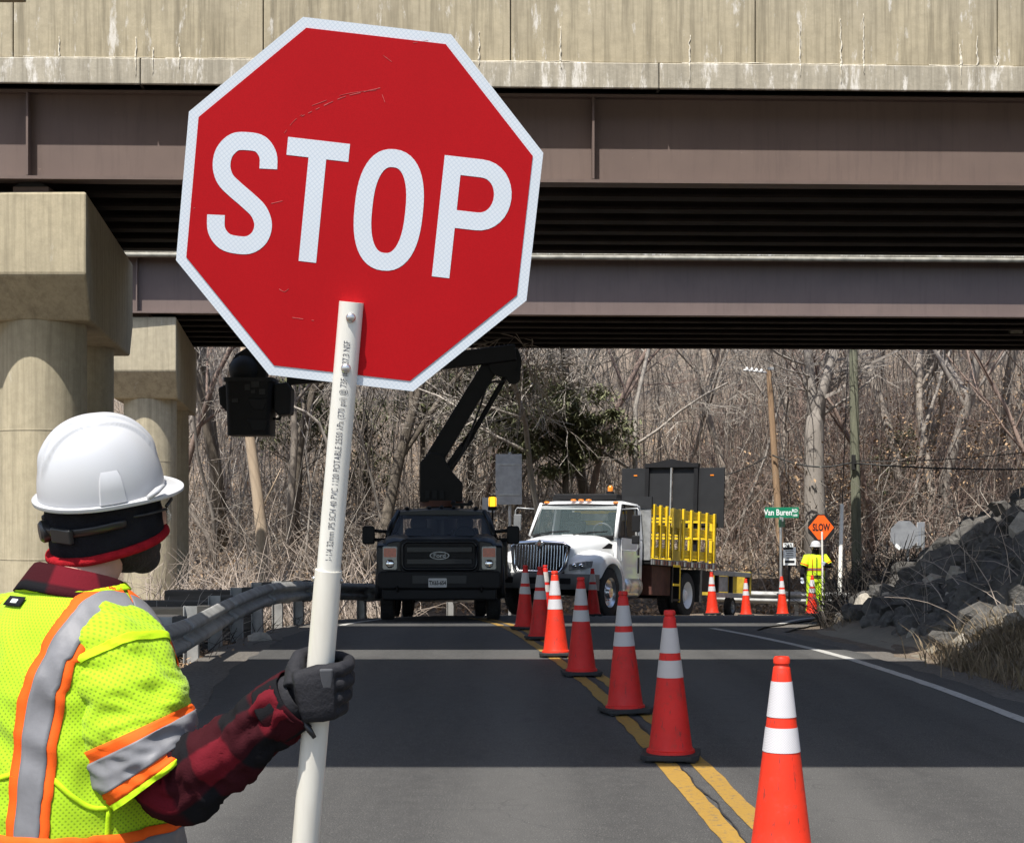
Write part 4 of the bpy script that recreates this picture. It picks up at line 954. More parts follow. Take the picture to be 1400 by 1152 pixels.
# ------------------------------------------------------------------ woods
def grow(rnd, trunk, twig, p, d, L, r, lvl, maxl, spread=0.6, droop=0.0, wob=0.16, kids=(3, 5), minr=0.006, nseg=5, up=0.05):
    pts = [p]; rad = [r]; q = p; dd = d.normalized(); r1 = r * (0.62 if lvl else 0.42)
    for i in range(nseg):
        dd = (dd + V((rnd.gauss(0, wob), rnd.gauss(0, wob), rnd.gauss(0, wob * 0.7) + up - droop * (lvl > 0)))).normalized()
        q = q + dd * (L / nseg); pts.append(q); rad.append(max(minr, lerp(r, r1, (i + 1) / nseg)))
    if lvl >= maxl: rad[-1] = minr * 0.6
    (trunk if lvl <= 1 else twig).tube(pts, rad, 8 if lvl == 0 else (5 if lvl == 1 else 3), cap=(lvl == 0))
    if lvl >= maxl: return
    nk = rnd.randint(*kids) + (3 if lvl == 0 else 0)
    for k in range(nk):
        t = rnd.uniform(0.35 if lvl == 0 else 0.2, 1.0); i = min(int(t * nseg), nseg - 1); f = t * nseg - i
        pp = pts[i].lerp(pts[i + 1], f); dirn = (pts[i + 1] - pts[i]).normalized(); a, b_ = frame_of(dirn); ang = rnd.uniform(0, 6.283)
        nd = (dirn * rnd.uniform(0.5, 1.0) + (a * math.cos(ang) + b_ * math.sin(ang)) * rnd.uniform(spread * 0.6, spread * 1.4)).normalized()
        rr = lerp(rad[i], rad[i + 1], f) * rnd.uniform(0.4, 0.65)
        grow(rnd, trunk, twig, pp, nd, L * rnd.uniform(0.38, 0.62), max(rr, minr), lvl + 1, maxl, spread, droop, wob, kids, minr, max(3, nseg - 1), up)
def tree(name, seed, h, r, bark, twigmat, lvl=4, lean=(0, 0), label=None, **kw):
    rnd = random.Random(seed); e = empty(name); tr, tw = MB(), MB()
    grow(rnd, tr, tw, V((0, 0, -0.4)), V((lean[0], lean[1], 1)), h, r, 0, lvl, **kw)
    tr.build('trunk', MT[bark], e, smooth=True)
    if tw.v: tw.build('crown', MT[twigmat], e)
    return e
temps = [tree('bare_tree', 1, 13, 0.20, 'bark_grey', 'bark_grey', 4, kids=(4, 6)),
         tree('bare_tree', 2, 15, 0.17, 'bark_grey', 'bark_red', 4, kids=(4, 5), spread=0.5),
         tree('bare_tree', 3, 11, 0.12, 'bark_red', 'bark_red', 4, kids=(4, 6), spread=0.7),
         tree('bare_tree', 4, 14, 0.22, 'bark_dark', 'bark_grey', 4, kids=(3, 5)),
         tree('bare_tree', 5, 9, 0.09, 'bark_grey', 'twig_pale', 4, kids=(4, 6), spread=0.8, droop=0.05)]
rnd = random.Random(77)
GT = 'bare trees of the wood on the hillside'
TL = ['bare grey trunked tree among the leafless wood on the hillside', 'slender bare tree with reddish twigs among the leafless wood', 'small bare reddish tree among the leafless wood', 'dark trunked bare tree among the leafless wood', 'thin bare sapling with pale twigs among the leafless wood']
used_t = [False] * 5
def put_tree(i, x, y, s=1.0, rz=None):
    o = temps[i] if not used_t[i] else copy_tree(temps[i]); used_t[i] = True
    o.location = (x, y, gz(x, y)); o.rotation_euler = (rnd.gauss(0, 0.04), rnd.gauss(0, 0.04), rnd.uniform(0, 6.28) if rz is None else rz); o.scale = (s, s, s)
    tag(o, TL[i], 'tree', GT)
spots = []
tries = 0
while len(spots) < 84 and tries < 6000:
    tries += 1
    y = 54 + 42 * rnd.random() ** 1.3; px = rnd.uniform(190, 1480); x = (px - 700) / FPX * y
    if all((x - a) ** 2 + (y - b) ** 2 > 1.6 for a, b in spots): spots.append((x, y))
for x, y in spots: put_tree(rnd.choice((0, 1, 1, 2, 2, 3, 4, 4)), x, y, rnd.uniform(0.8, 1.25))

# named trees
def special(name, label, px, Y, seed, h, r, bark, twigm, lean=(0, 0), lvl=4, **kw):
    e = tree(name, seed, h, r, bark, twigm, lvl, lean, **kw); b = gp(px, Y); e.location = tuple(b); tag(e, label, 'tree'); return e
# pale forked sycamore
sy = empty('sycamore_tree', tuple(gp(1112, 54)), 0, 'large pale forked tree with smooth grey bark left of the green pole', 'tree'); b = V(sy.location)
tr, tw = MB(), MB()
def lp(px, py, Y=54): return P(px, py, Y) - b
tr.tube([lp(1115, 850), lp(1114, 700), lp(1113, 640), lp(1113, 600), lp(1114, 575), lp(1115, 558), lp(1116, 545)], [0.44, 0.36, 0.33, 0.33, 0.30, 0.20, 0.04], 14)
rs_ = random.Random(9)
for path, rr in (([lp(1115, 600), lp(1121, 545), lp(1132, 510), lp(1143, 470), lp(1150, 400), lp(1160, 300)], [0.26, 0.21, 0.18, 0.15, 0.12, 0.05]), ([lp(1112, 600), lp(1111, 545), lp(1106, 500), lp(1103, 460), lp(1098, 380), lp(1090, 280)], [0.24, 0.18, 0.15, 0.14, 0.11, 0.05]),
                 ([lp(1118, 560), lp(1130, 520), lp(1136, 485), lp(1141, 430)], [0.12, 0.10, 0.08, 0.05]), ([lp(1121, 570), lp(1140, 556), lp(1165, 540), lp(1200, 512)], [0.07, 0.05, 0.035, 0.02]), ([lp(1110, 560), lp(1103, 535), lp(1096, 500)], [0.08, 0.06, 0.03])):
    tr.tube(path, rr, 9)
    for k in range(7):
        i = rs_.randint(1, len(path) - 2); grow(rs_, tr, tw, path[i], V((rs_.gauss(0, 1), rs_.gauss(0, 1), 0.4)), rs_.uniform(1.5, 3.0), rr[i] * 0.35, 2, 4, kids=(3, 4), minr=0.008)
tr.build('trunk', MT['bark_pale'], sy, smooth=True); tw.build('crown', MT['bark_pale'], sy)
# dead tan snag under the bucket
sn = empty('dead_tree_trunk', tuple(gp(362, 52.5)), 0, 'bare tan dead trunk without bark standing behind the guardrail', 'tree'); b = V(sn.location)
def ls(px, py, Y=52.5): return P(px, py, Y) - b
MB().tube([ls(364, 850), ls(360, 770), ls(357, 720), ls(350, 660), ls(343, 610), ls(338, 560), ls(334, 500), ls(330, 450)], [0.23, 0.205, 0.20, 0.18, 0.17, 0.145, 0.12, 0.06], 12).build('trunk', MT['bark_tan'], sn, smooth=True)
m = MB(); m.tube([ls(344, 600), ls(326, 560), ls(318, 530)], [0.035, 0.025, 0.012], 6); m.tube([ls(356, 700), ls(375, 660), ls(384, 640)], [0.03, 0.02, 0.01], 6); m.build('branch_stub', MT['bark_tan'], sn, smooth=True)
# thick dark leaning tree left of the bucket truck, and the twin grey trunks
special('leaning_tree', 'dark mossy tree leaning to the right behind the dark truck', 490, 54, 21, 12, 0.24, 'bark_dark', 'bark_grey', (0.26, 0), 4, kids=(3, 5), spread=0.7)
special('leaning_tree', 'grey tree leaning left close to the dead tan trunk', 398, 55, 22, 12, 0.16, 'bark_grey', 'bark_grey', (-0.12, 0.1), 4, kids=(3, 5))
special('arching_tree', 'bare tree with long pale arching twigs above the white truck', 880, 55, 31, 10, 0.12, 'twig_pale', 'twig_pale', (-0.22, -0.05), 4, kids=(5, 7), spread=0.95, droop=0.06, minr=0.010)
special('arching_tree', 'low bare tree whose pale twigs hang by the black boom elbow', 745, 54, 33, 10, 0.13, 'twig_pale', 'twig_pale', (0.15, -0.05), 4, kids=(5, 7), spread=0.95, droop=0.07, minr=0.010)
special('arching_tree', 'pale twiggy bare tree arching toward the tall grey sign back', 820, 57, 35, 11, 0.13, 'twig_pale', 'twig_pale', (0.05, -0.1), 4, kids=(5, 6), spread=0.9, droop=0.04, minr=0.010)
special('straight_tree', 'straight pale grey tree above the stone bank behind the octagon sign back', 1300, 56, 41, 15, 0.22, 'bark_pale', 'bark_grey', (0.03, 0), 4, kids=(3, 5))
special('straight_tree', 'tall grey tree on the right slope far above the stones', 1368, 62, 43, 16, 0.25, 'bark_grey', 'bark_grey', (-0.03, 0), 4, kids=(3, 5))
for k, (px, Y, wdt, h, ln) in enumerate(((300, 55, 0.07, 11, 0.02), (326, 56, 0.05, 10, -0.03), (452, 56, 0.06, 11, 0.04), (545, 56, 0.06, 10, -0.02), (412, 54.5, 0.045, 8, 0.05), (660, 56, 0.07, 11, 0.03), (1000, 56, 0.06, 10, 0.02), (1240, 56, 0.08, 12, -0.04))):
    e = special('bare_sapling', 'slim pale bare sapling at the near edge of the wood', px, Y, 50 + k, h, wdt, 'bark_pale', 'twig_pale', (ln, 0), 3, kids=(3, 4), spread=0.45); e['group'] = 'pale saplings at the edge of the wood'
# evergreens: loose needle sprays on boughs
def evergreen(px, py, Y, rx, rz_, label, n=5200, seed=1, mat='ever', leaf=0.17):
    rnd = random.Random(seed); c = P(px, py, Y); g = gz(c.x, Y); e = empty('evergreen_tree', (c.x, Y, g), 0, label, 'tree'); tr = MB(); lf = MB()
    H = c.z - g
    tr.tube([(0, 0, -0.3), (0.1, 0.1, H * 0.5), (0.0, 0, H + rz_ * 0.7)], [0.16, 0.12, 0.03], 8)
    clumps = []
    for k in range(46):
        u, w, v_ = rnd.gauss(0, 0.42), rnd.gauss(0, 0.42), rnd.uniform(-0.95, 0.95)
        q = V((u * rx * (1.1 - 0.35 * v_), w * rx * 0.8, H + v_ * rz_)); clumps.append((q, rnd.uniform(0.25, 0.6)))
        s = V((0, 0, max(0.5, q.z - 0.5 - 0.4 * q.xy.length))); tr.tube([s, s.lerp(q, 0.6) + V((0, 0, -0.1)), q], [0.03, 0.02, 0.008], 3)
    for i in range(n):
        q, s = rnd.choice(clumps); p = q + V((rnd.gauss(0, s * 0.55), rnd.gauss(0, s * 0.55), rnd.gauss(0, s * 0.33) - 0.1))
        d = V((rnd.gauss(0, 1), rnd.gauss(0, 1), rnd.gauss(-0.25, 0.5))).normalized(); a, b_ = frame_of(d); l = leaf * rnd.uniform(0.6, 1.4); w = a * l * 0.16
        lf.add([p - w, p + w, p + d * l + w * 0.3, p + d * l - w * 0.3], [(0, 1, 2, 3)])
    tr.build('trunk', MT['bark_dark'], e, smooth=True); lf.build('crown', MT[mat], e)
evergreen(770, 585, 54.5, 2.0, 1.5, 'dark green evergreen behind the white truck cab', 17000, 3, leaf=0.20)
evergreen(700, 560, 55.5, 1.5, 1.5, 'narrower evergreen between the black boom and the white truck', 8000, 4, leaf=0.20)
evergreen(640, 545, 60, 1.6, 1.5, 'evergreen behind the boom of the dark truck', 7000, 5)
evergreen(405, 560, 59, 1.6, 1.6, 'olive evergreen foliage behind the raised bucket', 6000, 6)
evergreen(500, 600, 60, 1.5, 1.6, 'evergreen behind the white sign pole', 2600, 7)
evergreen(575, 520, 60, 1.8, 1.2, 'evergreen high behind the stop paddle', 2600, 8)
evergreen(1225, 640, 60, 1.5, 1.8, 'thin evergreen on the right slope behind the octagon sign back', 2200, 9)

# underbrush, vines and hanging twigs: one tangled mass
def brush(name, n, ypick, pxr, hr, r, mat, seed, label, lean=0.35, curl=0.25, keep=None, density=None, zoff=(0, 0)):
    rnd = random.Random(seed); m = MB(); c = 0
    while c < n:
        y = ypick(rnd); px = rnd.uniform(*pxr); x = (px - 700) / FPX * y
        if keep and not keep(x, y): continue
        c += 1
        h = rnd.uniform(*hr); d = V((rnd.gauss(0, lean), rnd.gauss(0, lean), 1)).normalized(); p = V((x, y, gz(x, y) + rnd.uniform(*zoff) - 0.1)); pts = [p]; bend = V((rnd.gauss(0, curl), rnd.gauss(0, curl), -abs(rnd.gauss(0, curl))))
        for i in range(5):
            d = (d + bend * 0.35 + V((rnd.gauss(0, 0.07), rnd.gauss(0, 0.07), 0))).normalized(); p = p + d * (h / 5); pts.append(p)
        rr = r * rnd.uniform(0.6, 1.5); m.tube(pts, [rr, rr * 0.9, rr * 0.8, rr * 0.65, rr * 0.5, rr * 0.3], 3, cap=False)
        if rnd.random() < 0.7:
            for kk in range(2):
                i = rnd.randint(1, 4); q = pts[i]; dd = (V((rnd.gauss(0, 1), rnd.gauss(0, 1), rnd.gauss(0.2, 0.6)))).normalized(); l = h * rnd.uniform(0.12, 0.35)
                m.tube([q, q + dd * l * 0.5, q + dd * l + bend * l * 0.4], [rr * 0.6, rr * 0.45, rr * 0.2], 3, cap=False)
    o = m.build(name, MT[mat]); tag(o, label, 'undergrowth', kind='stuff'); return o
far = lambda r_: 52.5 + 30 * r_.random() ** 1.6
brush('underbrush', 3300, far, (180, 1480), (0.9, 3.6), 0.015, 'brush', 5, 'tangled leafless brown underbrush filling the wood')
brush('underbrush', 1500, lambda r_: 54 + 16 * r_.random(), (930, 1480), (1.5, 5.5), 0.014, 'bark_red', 6, 'reddish whip-like stems behind and right of the white truck', lean=0.25, curl=0.3)
brush('underbrush', 1100, lambda r_: 52.5 + 12 * r_.random(), (250, 1400), (1.0, 5.5), 0.015, 'twig_pale', 8, 'pale arching twigs and vines along the edge of the wood', lean=0.6, curl=0.45)
brush('underbrush', 1100, lambda r_: 55 + 25 * r_.random(), (200, 1480), (4.0, 10.0), 0.022, 'bark_grey', 12, 'thin grey poles and vines rising through the wood', lean=0.12, curl=0.08)
brush('underbrush', 700, lambda r_: 33 + 12 * r_.random(), (180, 560), (0.6, 2.6), 0.012, 'brush', 9, 'brown weeds and stems behind the left guardrail', keep=lambda x, y: x < interp(XL, y) - 0.9)
# leaf litter and clinging dead leaves
def leaves(name, n, pick, size, mat, seed, label, kind='stuff', parent=None):
    rnd = random.Random(seed); m = MB()
    for i in range(n):
        p = pick(rnd); d = V((rnd.gauss(0, 1), rnd.gauss(0, 1), rnd.gauss(0, 0.6))).normalized(); a, b_ = frame_of(d); s = size * rnd.uniform(0.6, 1.4)
        m.add([p - d * s, p + a * s * 0.5 + b_ * s * 0.15, p + d * s, p - a * s * 0.5 + b_ * s * 0.15], [(0, 1, 2, 3)])
    o = m.build(name, MT[mat]); tag(o, label, 'leaves', kind=kind)
def litter(rnd):
    y = 44 + 34 * rnd.random() ** 1.3; px = rnd.uniform(180, 1480); x = (px - 700) / FPX * y; return V((x, y, gz(x, y) + abs(rnd.gauss(0, 0.12)) + 0.02))
leaves('leaf_litter', 26000, litter, 0.085, 'dead_leaf', 2, 'fallen brown leaves carpeting the wood floor')
def cling(rnd):
    c = rnd.choice(((1095, 640, 55, 1.0), (1110, 690, 55, 0.9), (1330, 580, 56, 1.6), (1380, 610, 55, 1.5), (1270, 560, 58, 1.5), (1210, 600, 56, 1.2), (1370, 540, 60, 1.4), (1290, 640, 56, 1.2), (1150, 660, 55.5, 0.7)))
    q = P(c[0], c[1], c[2]); return q + V((rnd.gauss(0, c[3]), rnd.gauss(0, c[3]), rnd.gauss(0, c[3] * 0.55)))
leaves('clinging_leaves', 2600, cling, 0.075, 'dead_leaf', 3, 'withered tan leaves still clinging to branches on the right slope')
# dark brush at the end of the stone bank, dry grass by the gutter, weeds on the left verge
brush('bank_brush', 760, lambda r_: r_.uniform(24.5, 31.0), (1085, 1240), (0.35, 1.15), 0.009, 'brush_dark', 21, 'dark leafless brambles at the left end of the stone bank', lean=0.4, keep=lambda x, y: -0.25 < x - interp(XT, y) < 1.5)
brush('bank_brush', 170, lambda r_: r_.uniform(14.0, 30.0), (1180, 1420), (0.5, 1.5), 0.006, 'brush', 22, 'bare arching stems growing between the riprap stones', lean=0.5, curl=0.4, keep=lambda x, y: 0.2 < x - interp(XT, y) < 4)
def grass(name, spots, mat, seed, label, per=120):
    rnd = random.Random(seed); m = MB()
    for x, y, s in spots:
        for k in range(per):
            p = V((x + rnd.gauss(0, s * 0.35), y + rnd.gauss(0, s * 0.35), 0)); p.z = gz(p.x, p.y) - 0.02; d = V((rnd.gauss(0, 0.45), rnd.gauss(0, 0.45), 1)).normalized(); l = s * rnd.uniform(0.35, 1.0); a, b_ = frame_of(d); w = a * 0.006
            tip = p + d * l + V((d.x, d.y, -0.4)) * l * 0.35
            m.add([p - w, p + w, p + d * l * 0.6 + w * 0.8, p + d * l * 0.6 - w * 0.8, tip], [(0, 1, 2, 3), (3, 2, 4)])
    o = m.build(name, MT[mat]); tag(o, label, 'grass', kind='stuff')
rg_ = random.Random(8)
grass('dry_grass', [(interp(XT, y) + rg_.uniform(-0.05, 0.9), y, rg_.uniform(0.22, 0.62)) for y in [rg_.uniform(13.0, 17.3) for _ in range(70)]], 'dry_grass', 31, 'dry straw coloured grass beside the paved gutter')
grass('dry_grass', [(interp(XT, y) + rg_.uniform(-0.25, 0.25), y, rg_.uniform(0.2, 0.4)) for y in [rg_.uniform(23, 30.5) for _ in range(30)]], 'dry_grass', 32, 'sparse dry grass at the foot of the stone bank', 60)
brush('verge_weeds', 520, lambda r_: r_.uniform(9, 33), (150, 560), (0.12, 0.7), 0.006, 'brush_dark', 33, 'dark dead weeds under the left guardrail', lean=0.5, keep=lambda x, y: -2.2 < x - interp(XL, y) < -0.45)
def verge(rnd):
    y = rnd.uniform(8, 33); x = interp(XL, y) - 0.35 - abs(rnd.gauss(0, 0.6)); return V((x, y, gz(x, y) + 0.02 + abs(rnd.gauss(0, 0.02))))
leaves('verge_litter', 5000, verge, 0.03, 'dead_leaf', 5, 'small dead leaves and debris on the left verge')
# vine tangle at the foot of the far pier
brush('verge_weeds', 120, lambda r_: r_.uniform(19, 23), (150, 300), (0.5, 1.4), 0.008, 'twig_pale', 35, 'pale bare vines curling at the foot of the pier', lean=0.7, curl=0.6, keep=lambda x, y: x < interp(XL, y) - 1.2)
# one long pale broken branch behind the bucket
pts = [P(400, 555, 53.5), P(418, 563, 53.5), P(436, 578, 53.5), P(447, 605, 53.6), P(462, 700, 53.8), P(468, 830, 54)]
o = MB().tube(pts, [0.03, 0.045, 0.055, 0.06, 0.07, 0.08], 8).build('bent_branch', MT['bark_pale'], smooth=True); tag(o, 'smooth pale bent stem curving out behind the raised bucket', 'branch')
# ------------------------------------------------------------------ vehicles: local x forward, y left, z up
def wheel(parent, x, y, r, w, side, rim='alu', dual=False, hub=0.55):
    """y is the outer face position; side +1 left, -1 right"""
    e = empty('wheel', (x, y, r)); e.parent = parent
    rot = Matrix.Rotation(R(-90 * side), 3, 'X')
    prof = [(r * 0.60, 0.0), (r * 0.64, -0.012), (r * 0.90, -0.005), (r * 0.975, -0.03), (r, -0.06), (r, -w + 0.06), (r * 0.97, -w + 0.03), (r * 0.6, -w)]
    MB().lathe(prof, n=36, rot=rot, cap=False).build('tyre', MT['tyre'], e, smooth=40)
    m = MB()
    for k in range(30):                                   # tread blocks
        a = 2 * math.pi * k / 30
        for zz in (-w * 0.3, -w * 0.7):
            c = rot @ V((r * math.cos(a), r * math.sin(a), zz)); m.box(c, (r * 0.13, 0.02, w * 0.3) , rot @ Matrix.Rotation(a + R(90), 3, 'Z'))
    m.build('tread', MT['tyre'], e)
    prof = [(r * 0.61, -0.005), (r * 0.57, -0.02), (r * 0.52, -0.06), (r * 0.40, -0.085 if not dual else -0.13), (r * 0.28, -0.06 if not dual else -0.14), (r * 0.24, -0.02 if not dual else -0.10), (r * 0.20, 0.015 if not dual else -0.04), (0.01, 0.02 if not dual else -0.03)]
    MB().lathe(prof, n=28, rot=rot, cap=False).build('rim', MT[rim], e, smooth=35)
    m = MB()
    for k in range(10):
        a = 2 * math.pi * k / 10; c = rot @ V((r * 0.32 * math.cos(a), r * 0.32 * math.sin(a), -0.068 if not dual else -0.12)); m.cyl(c, c + rot @ V((0, 0, 0.03)), 0.016, 0.012, 6)
    m.build('lug_nuts', MT['chrome'], e)
    return e
def panel_xz(pts, y0, y1): return MB().prism([(x, y0, z) for x, z in pts], (0, y1 - y0, 0))

def bucket_truck():
    Yf = 27.0; b = empty('bucket_truck', (P(601, 0, Yf).x, Yf, base(Yf) - 0.03), R(-90 + 1.5), 'dark pickup based bucket truck parked facing the camera with raised boom', 'truck')
    b.rotation_euler = (0, -0.052, R(-88.5))
    D, K = MT['dark_paint'], MT['black_trim']
    # hood with raised shoulders
    rg = []
    for x, w, z0, z1 in ((0.02, 0.92, 0.86, 1.36), (-0.10, 0.97, 0.80, 1.43), (-0.5, 0.985, 0.8, 1.47), (-1.15, 0.985, 0.8, 1.52)):
        rg.append([(x, y, z) for y, z in ((-w, z0), (-w, z1 - 0.10), (-w + 0.06, z1 - 0.03), (-w + 0.2, z1), (-w + 0.36, z1 - 0.005), (-w + 0.44, z1 - 0.05), (0, z1 - 0.015), (w - 0.44, z1 - 0.05), (w - 0.36, z1 - 0.005), (w - 0.2, z1), (w - 0.06, z1 - 0.03), (w, z1 - 0.10), (w, z0))][::-1])
    MB().rings(rg, True).build('hood', D, b, smooth=35, bevel=0.01)
    # fenders with flares and wheel arches
    for s in (1, -1):
        pts = [(0.03, 0.62), (0.03, 1.28), (-0.15, 1.36), (-1.2, 1.42), (-1.2, 0.55)]
        for k in range(9): a = math.pi * k / 8; pts.append((-0.92 - 0.50 * math.cos(math.pi - a) * -1 * -1 if False else -0.92 - 0.5 * math.cos(a), 0.42 + 0.52 * math.sin(a)))
        m = panel_xz(pts, s * 0.86, s * 1.06); f = m.build('fender', D, b, bevel=0.035, seg=3, smooth=40)
        arch = [V((-0.92 - 0.52 * math.cos(math.pi * k / 12), s * 1.06, 0.40 + 0.55 * math.sin(math.pi * k / 12))) for k in range(13)]
        MB().tube(arch, [(0.05, 0.055)] * 13, 8).build('flare', K, f, smooth=True)
    # grille
    g = MB().prism([(0.045, y, z) for y, z in rrect(1.34, 0.56, 0.10, 5, 0, 1.12)], (0.05, 0, 0)).build('grille', K, b, bevel=0.012)
    MB().tube([(0.10, y, z) for y, z in rrect(1.24, 0.46, 0.09, 5, 0, 1.12)] + [(0.10,) + rrect(1.24, 0.46, 0.09, 5, 0, 1.12)[0]], 0.028, 6).build('grille_surround', MT['dark_paint'], g, smooth=True)
    for z in (1.22, 1.02): MB().box((0.105, 0, z), (0.03, 1.10, 0.105)).build('grille_bar', MT['dark_paint'], g, bevel=0.012)
    for k in range(7): MB().box((0.10, -0.45 + 0.15 * k, 1.12), (0.012, 0.02, 0.38)).build('grille_slat', K, g)
    em = MB().prism([(0.12, 0.165 * math.cos(2 * math.pi * k / 28), 1.12 + 0.066 * math.sin(2 * math.pi * k / 28)) for k in range(28)], (0.014, 0, 0)).build('emblem', MT['galv'], b)
    MB().prism([(0.134, 0.150 * math.cos(2 * math.pi * k / 28), 1.12 + 0.054 * math.sin(2 * math.pi * k / 28)) for k in range(28)], (0.005, 0, 0)).build('emblem_field', MT['dark_paint'], em)
    TX = Matrix(((0, 0, 1, 0), (1, 0, 0, 0), (0, 1, 0, 0), (0, 0, 0, 1)))     # text facing +x (local y is to the reader's right)
    text_obj('lettering', 'Ford', MT['galv'], em, Matrix.Translation((0.1405, 0, 1.117)) @ TX, 0.095, 1.15, 0.001, 0.001)
    # headlights
    for s in (1, -1):
        h = MB().prism([(0.03, y, z) for y, z in rrect(0.25, 0.40, 0.03, 3, s * 0.83, 1.08)], (0.045, 0, 0)).build('headlight', MT['lens'], b, bevel=0.012)
        MB().prism([(0.074, y, z) for y, z in rrect(0.21, 0.15, 0.02, 3, s * 0.83, 1.17)], (0.008, 0, 0)).build('turn_lens', MT['orange_lens'], h)
        MB().lathe([(0.075, 0), (0.06, 0.012), (0.01, 0.016)], (0.074, s * 0.83, 0.985), 16, Matrix.Rotation(R(90), 3, 'Y')).build('lamp', MT['chrome'], h, smooth=True)
    # bumper, valance, plate, tow hooks
    m = MB().prism([(0.02, y, z) for y, z in rrect(2.06, 0.30, 0.06, 4, 0, 0.71)], (0.20, 0, 0)); bp = m.build('bumper', K, b, bevel=0.03)
    MB().box((0.10, 0, 0.47), (0.14, 1.92, 0.19)).build('valance', K, b, bevel=0.03)
    MB().box((0.228, 0, 0.72), (0.02, 0.9, 0.13)).build('air_slot', MT['sign_black'], bp)
    for s in (1, -1): MB().tube([(0.2, s * 0.7, 0.60), (0.27, s * 0.7, 0.585), (0.27, s * 0.7, 0.53), (0.2, s * 0.7, 0.52)], 0.018, 6).build('tow_hook', K, bp, smooth=True)
    pl = MB().prism([(0.238, y, z) for y, z in rrect(0.305, 0.152, 0.015, 3, -0.03, 0.665)], (0.012, 0, 0)).build('number_plate', MT['plate_white'], b)
    text_obj('lettering', 'TX65-654', MT['sign_black'], pl, Matrix.Translation((0.2515, -0.03, 0.66)) @ TX, 0.095, 0.72, 0.001, 0.003)
    # cab
    zr = 1.98; wb, wt = 0.98, 0.80
    xw0, xw1, xb = -1.12, -1.72, -2.55
    rgs = []
    m = MB()
    m.box((-1.85, 0, 1.05), (1.42, 1.96, 0.86)); m.build('cab_lower', D, b, bevel=0.03)
    MB().rings([[(x, y, z) for y, z in ((-w, zz - 0.05), (-w + 0.05, zz), (0, zz + 0.035), (w - 0.05, zz), (w, zz - 0.05), (w - 0.05, zz - 0.07), (-w + 0.05, zz - 0.07))][::-1] for x, w, zz in ((-1.62, 0.76, 1.93), (-1.75, 0.80, 1.975), (-2.2, 0.81, 1.99), (-2.56, 0.80, 1.97))], True).build('roof', D, b, smooth=40)
    for s in (1, -1):
        m = MB().tube([(xw0, s * 0.93, 1.48), (-1.42, s * 0.86, 1.74), (-1.68, s * 0.77, 1.93)], [(0.045, 0.05)] * 3, 8); m.build('windscreen_pillar', D, b, smooth=True)
        m = MB().tube([(-2.50, s * 0.95, 1.46), (-2.52, s * 0.79, 1.95)], [(0.06, 0.08)] * 2, 8); m.build('rear_pillar', D, b, smooth=True)
        MB().add([(xw0 - 0.1, s * 0.95, 1.47), (-2.48, s * 0.955, 1.47), (-2.50, s * 0.80, 1.92), (-1.70, s * 0.78, 1.92)], [(0, 1, 2, 3)]).build('side_window', MT['tint_glass'], b)
        d = MB().box((-1.85, s * 0.985, 1.05), (1.18, 0.02, 0.82)).build('door', D, b, bevel=0.008)
        MB().box((-2.28, s * 1.005, 1.28), (0.18, 0.025, 0.04)).build('handle', K, d)
        # towing mirrors
        mr = MB().prism([(-1.26, y, z) for y, z in rrect(0.22, 0.32, 0.05, 4, s * 1.27, 1.50)], (0.10, 0, 0)).build('mirror', K, b, bevel=0.02)
        ma = MB(); ma.tube([(-1.22, s * 1.2, 1.58), (-1.25, s * 0.92, 1.56)], 0.03, 8); ma.tube([(-1.22, s * 1.2, 1.42), (-1.25, s * 0.95, 1.42)], 0.03, 8); ma.build('mirror_arm', K, mr, smooth=True)
    MB().add([(xw0 + 0.01, -0.90, 1.47), (xw0 + 0.01, 0.90, 1.47), (-1.67, 0.745, 1.915), (-1.67, -0.745, 1.915)], [(0, 1, 2, 3)]).build('windscreen', MT['tint_glass'], b)
    # back wall of the cab with window opening
    m = MB(); m.box((-2.55, 0, 1.475), (0.04, 1.9, 0.10)); m.box((-2.55, 0, 1.885), (0.04, 1.6, 0.10)); m.box((-2.55, 0, 1.68), (0.035, 0.05, 0.40))
    for s in (1, -1): m.box((-2.55, s * 0.80, 1.68), (0.04, 0.16, 0.40))
    m.build('cab_back', D, b)
    MB().box((-1.22, 0, 1.44), (0.35, 1.8, 0.10)).build('dashboard', K, b, bevel=0.03)
    for s in (0.42, -0.42):
        st = MB().box((-2.2, s, 1.40), (0.16, 0.50, 0.52)).build('seat', MT['seat'], b, bevel=0.06, seg=3)
        MB().box((-2.22, s, 1.735), (0.12, 0.30, 0.18)).build('headrest', MT['seat'], st, bevel=0.04, seg=3)
    MB().tube([(-1.52 + 0.05 * math.sin(a), 0.42 + 0.19 * math.cos(a), 1.50 + 0.17 * math.sin(a)) for a in [2 * math.pi * k / 20 for k in range(21)]], 0.016, 6).build('steering_wheel', K, b, smooth=True)
    MB().box((-1.62, 0.0, 1.83), (0.03, 0.24, 0.07)).build('rear_view_mirror', K, b, bevel=0.01)
    for y in (-0.62, -0.22, 0.0, 0.22, 0.62): MB().ell((-1.78, y, 1.985 + 0.03 * (1 - abs(y))), (0.09, 0.045, 0.03), 10, 6).build('marker_lamp', K, b, smooth=True)
    # chassis and wheels
    for s in (1, -1): MB().box((-3.4, s * 0.42, 0.62), (6.4, 0.09, 0.18)).build('chassis_rail', K, b)
    for s in (1, -1): wheel(b, -0.92, s * 1.03, 0.43, 0.25, s, 'galv')
    for s in (1, -1): wheel(b, -4.9, s * 1.12, 0.43, 0.26, s, 'galv', True); 
    for s in (1, -1): wheel(b, -4.9, s * 0.83, 0.43, 0.24, s, 'galv', True)
